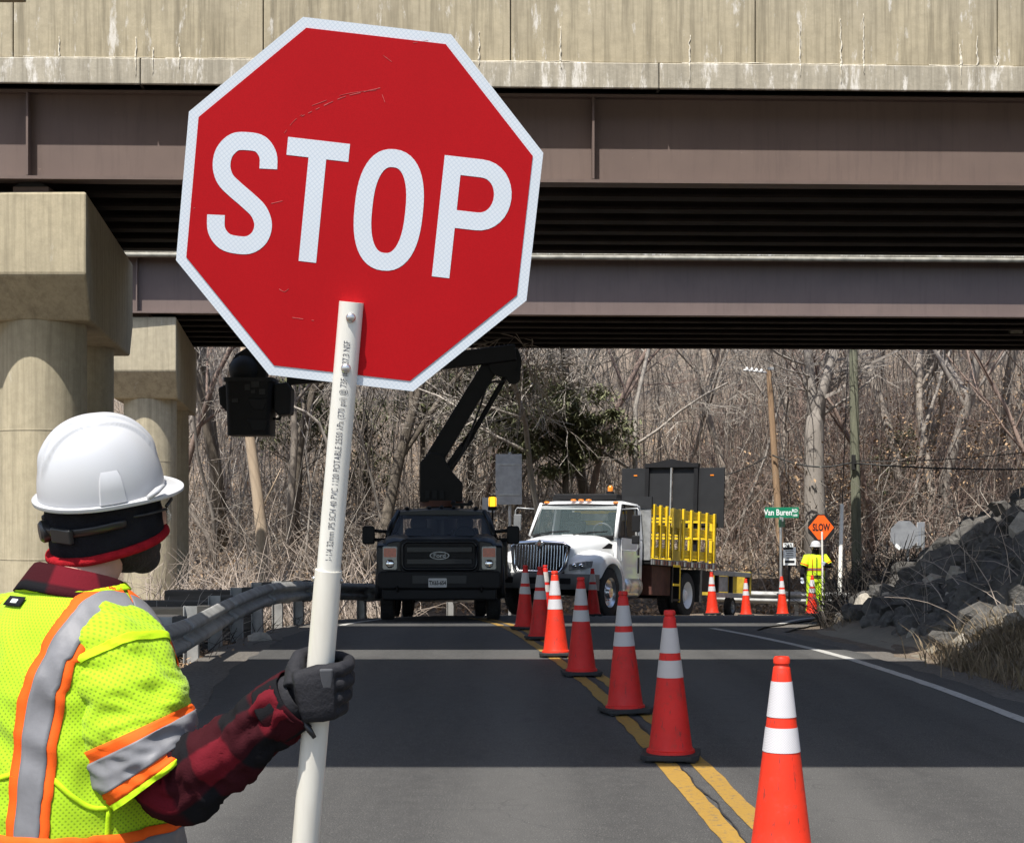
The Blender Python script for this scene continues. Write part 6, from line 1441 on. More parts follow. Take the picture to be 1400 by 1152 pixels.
def sleeve_band(name, mat, parent, org, src, t0, t1, off, n=36, wr=0.006, seed=0, dirs=None, sub=5):
    """a band of tape lying on a sleeve between fractions t0 and t1"""
    pass

def hero():
    org = V((-0.90, 3.15, 0.0))
    b = empty('person', tuple(org), 0, 'worker in white hard hat and lime safety vest seen from behind, gripping the stop paddle', 'person')
    F, Rt, Up = V((0.707, 0.707, 0)), V((0.707, -0.707, 0)), V((0, 0, 1))
    SPX = [(0.0, (-0.905, 3.16)), (0.75, (-0.900, 3.155)), (0.98, (-0.893, 3.150)), (1.20, (-0.876, 3.14)), (1.43, (-0.853, 3.125)), (1.6, (-0.845, 3.12))]
    def spine(z): return V((interp([(a, p[0]) for a, p in SPX], z), interp([(a, p[1]) for a, p in SPX], z), z))
    PROF = catmull([(0.70, 0.276, 0.218), (0.85, 0.276, 0.216), (0.98, 0.272, 0.210), (1.10, 0.260, 0.197), (1.22, 0.246, 0.184), (1.30, 0.230, 0.168), (1.355, 0.203, 0.148), (1.395, 0.165, 0.126), (1.425, 0.125, 0.104), (1.445, 0.100, 0.090)], 6)
    def TPt(phi, z, off=0.0, wr=1.0):
        a = interp([(p[0], p[1]) for p in PROF], z) + off; bb = interp([(p[0], p[2]) for p in PROF], z) + off
        s, c = math.sin(phi), math.cos(phi)
        q = V((math.cos(phi) * 2.2, math.sin(phi) * 2.2, z * 6.0)); q2 = V((math.cos(phi + z * 2.5) * 3.2, math.sin(phi + z * 2.5) * 3.2, z * 11))
        n = wr * (0.013 * noise.noise(q) + 0.009 * (1 - 2 * abs(noise.noise(q2)))) * sstep(1.46, 1.30, z) if z < 1.46 else 0
        return spine(z) - F * ((bb + n) * math.copysign(abs(c) ** 0.92, c)) + Rt * ((a + n) * math.copysign(abs(s) ** 0.92, s))
    # ---- body, one continuous skin
    m = MB()
    rg = []
    for z, ka in ((0.80, 0.80), (0.95, 0.78), (1.1, 0.78), (1.25, 0.80), (1.34, 0.80), (1.40, 0.70), (1.44, 0.62)):
        a = interp([(p[0], p[1]) for p in PROF], z) * ka; bb = interp([(p[0], p[2]) for p in PROF], z) * ka
        rg.append([spine(z) - F * (bb * math.cos(2 * math.pi * k / 24)) + Rt * (a * math.sin(2 * math.pi * k / 24)) - org for k in range(24)])
    m.rings(rg)
    HM = Matrix.Translation((-0.797, 3.165, 1.577)) @ Matrix.Rotation(R(16), 4, 'X') @ Matrix.Rotation(R(26), 4, 'Z') @ Matrix.Rotation(R(-3), 4, 'Y')
    HMl = Matrix.Translation(-org) @ HM
    head_parts(m, HMl)
    hb = HMl @ V((-0.02, 0, -0.06))
    m.tube([spine(1.36) - org, spine(1.43) + F * 0.01 - org, hb.lerp(spine(1.43) + F * 0.01 - org, 0.4), hb, HMl @ V((0.0, 0, 0.0))], [0.085, 0.068, 0.060, 0.060, 0.055], 20)
    shR = spine(1.345) + Rt * 0.165; elR = P(246, 1064, 2.955); wrR = P(400, 958, 2.865)
    m.tube([shR - org - Rt * 0.06, P(152, 905, 3.03) - org, P(190, 985, 2.985) - org, elR - org, elR.lerp(wrR, 0.35) - org, wrR - org], [0.06, 0.062, 0.052, 0.045, 0.044, 0.031], 16)
    shL = spine(1.345) - Rt * 0.165; elL = shL + V((-0.10, 0.06, -0.27)); wrL = elL + V((0.02, 0.06, -0.25))
    m.tube([shL - org + Rt * 0.06, shL - org, shL.lerp(elL, 0.5) - org, elL - org, elL.lerp(wrL, 0.35) - org, wrL - org, wrL - org + V((0, 0, -0.05))], [0.06, 0.062, 0.052, 0.045, 0.044, 0.031, 0.03], 16)
    legs = []
    for s in (1, -1):
        hip = spine(0.90) + Rt * s * 0.095; kn = V((hip.x + F.x * 0.03 + Rt.x * s * 0.02, hip.y + F.y * 0.03 + Rt.y * s * 0.02, 0.49)); an = V((kn.x + Rt.x * s * 0.01, kn.y + Rt.y * s * 0.01, 0.09)); legs.append((hip, kn, an))
        m.tube([hip + V((0, 0, 0.05)) - org, hip.lerp(kn, 0.4) - org, kn - org, kn.lerp(an, 0.35) - org, an - org, an + V((0, 0, -0.04)) - org], [0.095, 0.085, 0.060, 0.058, 0.042, 0.04], 18)
    remesh(m.build('body', MT['skin'], b), 0.0075, 6)
    # ---- trousers and boots
    tm = MB()
    for hip, kn, an in legs: tm.tube([hip + V((0, 0, 0.06)) - org, hip.lerp(kn, 0.4) - org, kn - org, kn.lerp(an, 0.5) - org, an + V((0, 0, 0.01)) - org], [0.13, 0.118, 0.090, 0.088, 0.085], 20)
    tm.rings([[spine(z) - F * (bb * math.cos(2 * math.pi * k / 24)) + Rt * (a * math.sin(2 * math.pi * k / 24)) - org for k in range(24)] for z, a, bb in ((0.80, 0.20, 0.15), (0.90, 0.215, 0.165), (1.0, 0.20, 0.155))])
    remesh(tm.build('trousers', MT['trousers'], b), 0.010, 3)
    for hip, kn, an in legs:
        bm_ = MB(); bm_.tube([an + V((0, 0, 0.12)) - org, an + V((0, 0, 0.0)) - org, an + V((0, 0, -0.05)) - org], [0.07, 0.062, 0.055], 16); bm_.ell(an + F * 0.075 + V((0, 0, -0.045)) - org, (0.125, 0.052, 0.045), 16, 10, Matrix.Rotation(R(45), 3, 'Z'))
        bm_.box(an + F * 0.055 + V((0, 0, -0.075)) - org, (0.28, 0.10, 0.03), Matrix.Rotation(R(45), 3, 'Z')); remesh(bm_.build('boot', MT['boot'], b), 0.008, 3)
    # ---- shirt: plaid sleeves, torso lining, collar
    sl, pts, C = sleeve('shirt_sleeve', MT['plaid'], b, org, [P(145, 900, 3.03), P(175, 960, 2.995), P(214, 1030, 2.965), elR + V((-0.003, 0, -0.006)), elR.lerp(wrR, 0.22) + V((0, 0, -0.012)), elR.lerp(wrR, 0.5) + V((0, 0, -0.012)), elR.lerp(wrR, 0.8), wrR + (wrR - elR).normalized() * 0.005],
               [0.070, 0.072, 0.070, 0.068, 0.063, 0.056, 0.050, 0.048], per=0.074, wr=0.0125, seed=3, tw=0.6, sub=12, n=64)
    d = (wrR - elR).normalized()
    sleeve('shirt_cuff', MT['plaid'], b, org, [wrR - d * 0.045, wrR - d * 0.02, wrR + d * 0.012], [0.052, 0.0525, 0.051], per=0.074, wr=0.003, seed=9, thick=0.004)
    sleeve('shirt_sleeve', MT['plaid'], b, org, [shL, shL.lerp(elL, 0.5), elL, elL.lerp(wrL, 0.5), wrL], [0.085, 0.078, 0.074, 0.062, 0.05], per=0.074, wr=0.009, seed=5)
    def collar(u, v):
        phi = lerp(-math.pi * 0.86, math.pi * 0.86, u); zt = 1.482 - 0.030 * (1 - math.cos(phi)) / 2 - 0.02 * abs(phi) / 3; z = lerp(1.405, zt, v); r = lerp(0.112, 0.080, v ** 0.8) + 0.004 * noise.noise(V((phi * 2, v, 1)))
        p = spine(1.43) + V((0.012, 0.005, 0)) - F * (r * math.cos(phi)) + Rt * (r * 1.06 * math.sin(phi)); p.z = z + 0.004 * noise.noise(V((phi * 3, 0, 7))); return p - org, (phi * 0.085 / 0.15 + 0.2, v * 0.09 / 0.15 + 0.1)
    o = grid_uv(collar, 40, 5).build('shirt_collar', MT['plaid'], b, smooth=True); sd = o.modifiers.new('t', 'SOLIDIFY'); sd.thickness = 0.006; sd.offset = 0
    # fold-over of the collar
    def collar2(u, v):
        phi = lerp(-math.pi * 0.86, math.pi * 0.86, u); zt = 1.486 - 0.030 * (1 - math.cos(phi)) / 2 - 0.02 * abs(phi) / 3; z = lerp(zt, zt - 0.048 - 0.012 * abs(phi) / 3, v); r = lerp(0.082, 0.120, v ** 0.9) + 0.003 * noise.noise(V((phi * 2, v, 3)))
        p = spine(1.43) + V((0.012, 0.005, 0)) - F * (r * math.cos(phi)) + Rt * (r * 1.06 * math.sin(phi)); p.z = z; return p - org, (phi * 0.085 / 0.15 + 0.2, 0.75 - v * 0.06 / 0.15)
    o = grid_uv(collar2, 40, 5).build('shirt_collar', MT['plaid'], b, smooth=True); sd = o.modifiers.new('t', 'SOLIDIFY'); sd.thickness = 0.006; sd.offset = 0
    # ---- vest
    def vest(u, v):
        phi = lerp(-math.pi, math.pi, u); z = lerp(0.72, 1.440, v); p = TPt(phi, z); return p - org, (phi * 0.22, z)
    vo = grid_uv(vest, 120, 90).build('vest', MT['vest'], b, smooth=True)
    sd = vo.modifiers.new('t', 'SOLIDIFY'); sd.thickness = 0.003; sd.offset = -1
    # tape laid on the vest along a (phi,z) path
    def tape(name, path, w0, w1, mat, off, parent=vo, n=6):
        PP = catmull(path, 10); m = MB(); m.uv = []; s = 0; prev = None
        for i, (ph, z) in enumerate(PP):
            e = 1e-3; p = TPt(ph, z, 0, 1); pf = (TPt(ph + e, z) - p) / e; pz = (TPt(ph, z + e) - p) / e; nrm = pf.cross(pz).normalized()
            if nrm.dot(p - spine(z)) < 0: nrm = -nrm
            a_, b__ = PP[max(i - 1, 0)], PP[min(i + 1, len(PP) - 1)]; tg = (TPt(b__[0], b__[1], 0, 0) - TPt(a_[0], a_[1], 0, 0)).normalized(); lat = tg.cross(nrm).normalized()
            if prev is not None: s += (p - prev).length
            prev = p
            G = (pf.dot(pf), pf.dot(pz), pz.dot(pz)); det = G[0] * G[2] - G[1] ** 2; r1, r2 = pf.dot(lat), pz.dot(lat); dph = (G[2] * r1 - G[1] * r2) / det; dz = (G[0] * r2 - G[1] * r1) / det
            for k in range(n + 1):
                w = lerp(w0, w1, k / n); zz = min(z + dz * w, 1.452); q = TPt(ph + dph * w, zz); m.v.append(tuple(q + nrm * off - org)); m.uv.append((w, s))
        W = n + 1
        for i in range(len(PP) - 1):
            for k in range(n): m.f.append((i * W + k, (i + 1) * W + k, (i + 1) * W + k + 1, i * W + k + 1))
        o = m.build(name, mat, parent, smooth=True); sd = o.modifiers.new('t', 'SOLIDIFY'); sd.thickness = 0.0018; sd.offset = 0; return o
    for sgn in (1, -1):
        back = [(R(a) * sgn, z) for a, z in ((42, 0.73), (42, 0.90), (41.5, 1.05), (41, 1.16), (42, 1.24), (45, 1.30), (51, 1.345), (61, 1.378), (73, 1.402), (90, 1.415), (110, 1.408))]
        front = [(R(a) * sgn, z) for a, z in ((146, 0.73), (147, 0.95), (149, 1.15), (147, 1.30), (135, 1.38), (112, 1.408))]
        for path in (back, front):
            tape('orange_tape', path, -0.044, 0.044, MT['orange_tape'], 0.0030); tape('silver_tape', path, -0.0255, 0.0255, MT['silver_tape'], 0.0050)
    belt = [(R(-180 + 10 * k), 0.953) for k in range(37)]
    tape('orange_tape', belt, -0.047, 0.047, MT['orange_tape'], 0.0062); tape('silver_tape', belt, -0.028, 0.028, MT['silver_tape'], 0.0080)
    # seams: yoke and side panel binding
    for path in ([(R(24), 1.10), (R(45), 1.115), (R(70), 1.05), (R(90), 1.06)], [(R(78), 0.74), (R(78), 1.05)], [(R(-24), 1.10), (R(-45), 1.115), (R(-90), 1.06)], [(R(-78), 0.74), (R(-78), 1.1)]): tape('seam_binding', path, -0.005, 0.005, MT['vest_plain'], 0.0024, n=2)
    tape('neck_binding', [(R(-170 + 10 * k), 1.436) for k in range(35)], -0.008, 0.008, MT['vest_plain'], 0.003, n=3)
    t_ = tape('neck_label', [(R(-13), 1.412), (R(9), 1.412)], -0.010, 0.012, MT['black_cloth'], 0.005, n=2); tape('label_mark', [(R(-4), 1.412), (R(3), 1.412)], -0.003, 0.006, MT['sign_text'], 0.0065, parent=vo, n=2)
    # vest sleeves
    def vsleeve(ctr, rad, dirs, seed):
        kw = dict(dirs=dirs, seed=seed, wr=0.0115, n=72, sub=22)
        o, pts, C = sleeve('vest_sleeve', MT['vest'], b, org, ctr, rad, per=1.0, thick=0.003, **kw)
        # real-size uv for the mesh holes
        ul = o.data.uv_layers[0].data
        for l in ul: l.uv = (l.uv[0] * 2.0 * 1.35, l.uv[1] * 2.0)
        C_full = catmull([tuple(c) + (r,) + tuple(d_) for c, r, d_ in zip(ctr, rad, dirs)], 22); Lc = len(C_full)
        def band(name, mat, f0, f1, off):
            m = MB(); n = 72; K = 14; s_tab = [0]
            for a_, c_ in zip(C_full, C_full[1:]): s_tab.append(s_tab[-1] + (V(c_[:3]) - V(a_[:3])).length)
            tot = s_tab[-1]
            for j in range(K + 1):
                s = lerp(f0, f1, j / K); s = tot - s
                i = max(k for k in range(Lc) if s_tab[k] <= s + 1e-9); i = min(i, Lc - 2); t = (s - s_tab[i]) / (s_tab[i + 1] - s_tab[i]); c = [lerp(x, y, t) for x, y in zip(C_full[i], C_full[i + 1])]
                p = V(c[:3]); d = V(c[4:7]).normalized(); a = V((0, 1, 0)); a = (a - d * a.dot(d)).normalized(); b_ = d.cross(a)
                for k in range(n):
                    tt = 2 * math.pi * k / n; u = a * math.cos(tt) + b_ * math.sin(tt); q = V((math.cos(tt) * 1.6, math.sin(tt) * 1.6, s * 17 + seed)); q2 = V((math.cos(tt + s * 9) * 2.4, math.sin(tt + s * 9) * 2.4, s * 30 + seed * 3))
                    rr = c[3] + 0.0115 * (noise.noise(q) * 1.3 + 0.7 * (1 - 2 * abs(noise.noise(q2))) - 0.2) + off + 0.003; m.v.append(tuple(p + u * rr - org))
            m.f = [(j * n + k, j * n + (k + 1) % n, (j + 1) * n + (k + 1) % n, (j + 1) * n + k) for j in range(K) for k in range(n)]
            q_ = m.build(name, mat, o, smooth=True); sd = q_.modifiers.new('t', 'SOLIDIFY'); sd.thickness = 0.0016; sd.offset = 0
        tot_ = sum((V(c_[:3]) - V(a_[:3])).length for a_, c_ in zip(C_full, C_full[1:]))
        band('armhole_seam', MT['vest_plain'], tot_ - 0.075, tot_ - 0.063, 0.0022)
        band('hem_binding', MT['vest_plain'], 0.0, 0.010, 0.0020); band('orange_tape', MT['orange_tape'], 0.010, 0.098, 0.0022); band('silver_tape', MT['silver_tape'], 0.030, 0.080, 0.0040)
        return o
    e1 = V((0.60, 0.05, -0.80)).normalized()
    vsleeve([spine(1.335) + Rt * 0.10, P(150, 895, 3.03), P(172, 950, 2.995), P(193, 1008, 2.975), P(213, 1062, 2.96)], [0.080, 0.100, 0.102, 0.097, 0.090],
            [V((0.75, -0.55, -0.35)), V((0.50, -0.35, -0.78)), V((0.30, -0.10, -0.95)), V((0.45, 0, -0.89)), e1], 2)
    vsleeve([spine(1.335) - Rt * 0.10, shL + V((-0.01, 0, -0.03)), shL.lerp(elL, 0.4), shL.lerp(elL, 0.7), shL.lerp(elL, 0.9)], [0.085, 0.108, 0.110, 0.106, 0.100],
            [V((-0.75, 0.55, -0.35)), V((-0.5, 0.35, -0.78)), V((-0.35, 0.2, -0.95)), V((-0.35, 0.2, -0.93)), V((-0.35, 0.2, -0.93))], 6)
    # ---- head: beanie, red hem, helmet, beard, glasses (all in the head's own frame)
    def HL(p): return HMl @ V(p)
    m = MB(); rg = []
    for j in range(15):
        t = j / 14; ring = []
        for k in range(40):
            a = 2 * math.pi * k / 40; c, s = math.cos(a), math.sin(a); zl = -0.046 + 0.008 * c - 0.006 * max(0, -c)     # lower edge climbs toward the brow
            z = lerp(zl, 0.134, 1 - math.cos(t * math.pi / 2)) if t else zl
            h = (z - 0.02) / 0.118; rr = math.sqrt(max(0.002, 1 - max(0, h) ** 2)); e_ = 0.004 * noise.noise(V((c * 3, s * 3, z * 60)))
            ring.append(HL((-0.005 + (0.112 + e_) * rr * c, (0.092 + e_) * rr * s, z)))
        rg.append(ring)
    bo = m.rings(rg, True, True, True).build('knit_cap', MT['black_cloth'], b, smooth=True)
    ring = []
    for k in range(61):
        a = 2 * math.pi * k / 60; c, s = math.cos(a), math.sin(a); ring.append(HL((-0.005 + 0.1125 * c, 0.0935 * s, -0.054 + 0.008 * c - 0.006 * max(0, -c))))
    MB().tube(ring, [(0.0110, 0.0085)] * 61, 8).build('cap_hem', MT['red_knit'], bo, smooth=True)
    # helmet shell
    zb = 0.046; m = MB(); rg = []; NB, NE = 144, 40
    def shell(a, t, off=0.0):
        c, s = math.cos(a), math.sin(a); el = t * math.pi / 2; ce, se = math.cos(el) ** 0.82, math.sin(el)
        x = (0.1225 + off) * ce * c - 0.004; y = (0.107 + off) * ce * s; z = zb + (0.150 + off) * se ** 0.96
        rib = 0.0
        for yy, w, h in ((0.0, 0.012, 0.0085), (0.034, 0.008, 0.0065), (-0.034, 0.008, 0.0065)):
            q = (y * (1 + 0.35 * abs(x) / 0.13)); rib = max(rib, h * math.exp(-((q - yy) / (w * 1.1)) ** 8)) * 1.0
        fade = sstep(0.20, 0.42, t) * (1 - 0.3 * sstep(0.10, 0.13, x)); n_ = V((x / 0.136 ** 2, y / 0.116 ** 2, (z - zb) / 0.15 ** 2)).normalized()
        return V((x, y, z)) + n_ * rib * fade
    for j in range(NE + 1):
        t = 0.985 * j / NE; rg.append([HL(shell(2 * math.pi * k / NB, t)) for k in range(NB)])
    hm = MB().rings(rg, True, False, True).build('hard_hat', MT['helmet'], b, smooth=True); sd = hm.modifiers.new('t', 'SOLIDIFY'); sd.thickness = 0.003; sd.offset = -1
    rg = []
    for w, dz, lip in ((0.0, 0.004, 0), (0.25, 0.001, 0), (0.7, -0.003, 0), (0.93, -0.004, 0), (1.0, -0.003, 0), (1.0, -0.008, 0), (0.9, -0.010, 0), (0.2, -0.006, 0), (0.0, -0.004, 0)):
        ring = []
        for k in range(NB):
            a = 2 * math.pi * k / NB; c, s = math.cos(a), math.sin(a); vis = max(0, c) ** 2.2
            ex = 0.0125 + 0.026 * vis; ring.append(HL((-0.004 + (0.1212 + ex * w) * c, (0.1055 + ex * 0.95 * w) * s, zb + dz - 0.010 * vis * w * 0.4 + 0.006 * w * (1 - vis))))
        rg.append(ring)
    br = MB().rings(rg, True, False, False).build('hat_brim', MT['helmet'], hm, smooth=60)
    # raised accessory slots on the sides and rain gutter ends
    for sd_ in (-1, 1):
        m = MB(); cols = []
        for t_, w in ((0.02, 0.20), (0.12, 0.185), (0.22, 0.165), (0.30, 0.135)):
            cols.append([HL(shell(sd_ * R(90) + w * q, t_, 0.0045 if abs(q) < 1 and t_ < 0.29 else -0.001)) for q in (-1.12, -0.98, -0.5, 0, 0.5, 0.98, 1.12)])
        m.rings(cols, False, False, False).build('accessory_slot', MT['helmet'], hm, smooth=50)
        m = MB(); m.tube([HL((0.062, sd_ * 0.104, zb + 0.004)), HL((0.082, sd_ * 0.096, zb + 0.012)), HL((0.100, sd_ * 0.080, zb + 0.016))], [0.005, 0.007, 0.004], 8).build('gutter_end', MT['helmet'], hm, smooth=True)
    # suspension strap and ratchet showing below the brim at the nape
    ring = [HL((-0.007 + 0.114 * math.cos(a), 0.096 * math.sin(a), 0.004 - 0.012 * max(0, -math.cos(a)))) for a in [R(78 + 204 * k / 40) for k in range(41)]]
    st = MB().tube(ring, [(0.004, 0.010)] * 41, 8).build('suspension_strap', MT['black_plastic'], hm, smooth=True)
    rt = [HL((-0.130, 0.02 * q, -0.006)) for q in (-1, 1)]
    MB().tube([HL((-0.112, 0.0, -0.012)), HL((-0.127, 0.0, -0.012)), HL((-0.132, 0.0, -0.012))], [0.022, 0.022, 0.017], 20).build('ratchet_knob', MT['black_plastic'], hm, smooth=35)
    for sd_ in (-1, 1): MB().box(HL((-0.100, sd_ * 0.062, -0.008)), (0.012, 0.05, 0.030), HMl.to_3x3() @ Matrix.Rotation(R(-35 * sd_), 3, 'Z')).build('strap_buckle', MT['black_plastic'], hm, bevel=0.003)
    # beard along the jaw, short hair at the nape
    m = MB(); R3 = HMl.to_3x3()
    for c, r in (((0.040, 0, -0.068), (0.062, 0.060, 0.058)), ((0.066, 0, -0.100), (0.036, 0.036, 0.034)), ((0.090, 0, -0.078), (0.016, 0.030, 0.018)), ((0.094, 0, -0.052), (0.012, 0.028, 0.008)), ((0.022, 0.050, -0.045), (0.022, 0.016, 0.045)), ((0.022, -0.050, -0.045), (0.022, 0.016, 0.045))): m.ell(HL((c[0] * 0.96 - 0.004, c[1], c[2])), r, 18, 12, R3)
    be = remesh(m.build('beard', MT['hair'], b), 0.004, 2)
    # glasses
    gl = MB(); gl.tube([HL((0.0, -0.086, 0.012)), HL((0.06, -0.084, 0.012)), HL((0.104, -0.066, 0.010))], 0.003, 6); gl.tube([HL((0.0, 0.086, 0.012)), HL((0.06, 0.084, 0.012)), HL((0.104, 0.066, 0.010))], 0.003, 6); gl.tube([HL((0.104, -0.066, 0.016)), HL((0.122, -0.035, 0.018)), HL((0.128, 0, 0.016)), HL((0.122, 0.035, 0.018)), HL((0.104, 0.066, 0.016))], 0.0035, 6)
    g_ = gl.build('glasses', MT['black_plastic'], b, smooth=True)
    for sd_ in (1, -1): MB().hexa([HL(p) for p in ((0.100, sd_ * 0.064, -0.022), (0.122, sd_ * 0.012, -0.024), (0.124, sd_ * 0.012, -0.024), (0.103, sd_ * 0.066, -0.022), (0.102, sd_ * 0.066, 0.014), (0.126, sd_ * 0.008, 0.016), (0.128, sd_ * 0.008, 0.016), (0.105, sd_ * 0.068, 0.014))]).build('lens', MT['tint_glass'], g_)
    # ---- gloves
    def HP(e1_, e2_, h_): return hand + ax_r * e1_ + ax_f * e2_ + axis * h_ - org
    m = MB(); w_ = wrR - org
    # palm: a flattened block from the wrist to the knuckles, on the camera side of the pole
    def palm_ring(c, wide, thick, dirw):
        ring = []
        for k in range(16):
            t = 2 * math.pi * k / 16; ring.append(c + dirw * (wide * math.copysign(abs(math.cos(t)) ** 0.7, math.cos(t))) + ax_f * (thick * math.copysign(abs(math.sin(t)) ** 0.7, math.sin(t))))
        return ring
    dw = (axis * 0.93 - ax_r * 0.30).normalized()
    m.rings([palm_ring(w_ - d * 0.02, 0.036, 0.031, dw), palm_ring(w_ + d * 0.012, 0.037, 0.030, dw), palm_ring(HP(-0.028, -0.040, -0.016), 0.047, 0.022, dw), palm_ring(HP(0.008, -0.045, -0.004), 0.052, 0.019, (axis * 0.97 - ax_r * 0.2).normalized()), palm_ring(HP(0.034, -0.040, 0.000), 0.050, 0.016, (axis * 0.99 - ax_r * 0.1).normalized())])
    for h_, k1, k2 in ((0.039, 1.00, 1.0), (0.0135, 1.06, 1.05), (-0.0125, 1.02, 1.0), (-0.037, 0.92, 0.85)):
        m.tube([HP(0.020, -0.041, h_ * 0.95), HP(0.037 * k1, -0.036, h_), HP(0.050 * k1, -0.012, h_ * 1.02 + 0.002), HP(0.048 * k1, 0.016, h_ * 1.03 + 0.004), HP(0.032, 0.037, h_ + 0.005), HP(0.006, 0.041, h_ + 0.005), HP(-0.006 * k2, 0.037, h_ + 0.005)], [0.0135, 0.0135, 0.0122, 0.0115, 0.0112, 0.0108, 0.008], 12)
    m.tube([HP(-0.040, -0.032, -0.002), HP(-0.043, -0.012, 0.026), HP(-0.040, 0.014, 0.043), HP(-0.022, 0.036, 0.047), HP(0.004, 0.042, 0.046)], [0.020, 0.0175, 0.0145, 0.0130, 0.009], 12)
    gv = remesh(m.build('glove', MT['glove'], b), 0.0026, 3, 0.4)
    pm = MB(); pm.hexa([HP(0.012, -0.0622, 0.006), HP(0.030, -0.0565, -0.018), HP(0.030, -0.050, -0.018), HP(0.012, -0.052, 0.006), HP(0.004, -0.0625, 0.042), HP(0.028, -0.0572, 0.044), HP(0.028, -0.050, 0.044), HP(0.004, -0.052, 0.042)]); pm.build('glove_patch', MT['glove_patch'], gv, bevel=0.003)
    MB().tube([w_ + d * 0.004 + V((0.02, -0.03, -0.03)), w_ + V((0.034, -0.034, -0.046)), w_ + V((0.044, -0.036, -0.060))], [0.006, 0.006, 0.004], 8).build('cord_toggle', MT['black_plastic'], gv, smooth=True)
    sleeve('glove_cuff', MT['glove'], b, org, [wrR - d * 0.012, wrR + d * 0.006, wrR + d * 0.024], [0.0465, 0.0445, 0.040], wr=0.002, seed=1, thick=0.003)
    m = MB(); wl_ = wrL - org; m.ell(wl_ + V((0.0, 0.0, -0.085)), (0.024, 0.045, 0.055), 14, 10)
    for k in range(4): y = -0.032 + 0.021 * k; m.tube([wl_ + V((0, y, -0.12)), wl_ + V((0.008, y, -0.155)), wl_ + V((0.022, y, -0.182 + 0.008 * abs(k - 1))), wl_ + V((0.034, y, -0.192 + 0.008 * abs(k - 1)))], [0.0125, 0.012, 0.011, 0.008], 10)
    m.tube([wl_ + V((0.01, 0.03, -0.06)), wl_ + V((0.03, 0.055, -0.09)), wl_ + V((0.04, 0.06, -0.125))], [0.016, 0.014, 0.010], 10); m.tube([wl_ + V((0, 0, 0.02)), wl_ + V((0, 0, -0.06))], [0.044, 0.034], 14)
    remesh(m.build('glove', MT['glove'], b), 0.004, 2)
hero()

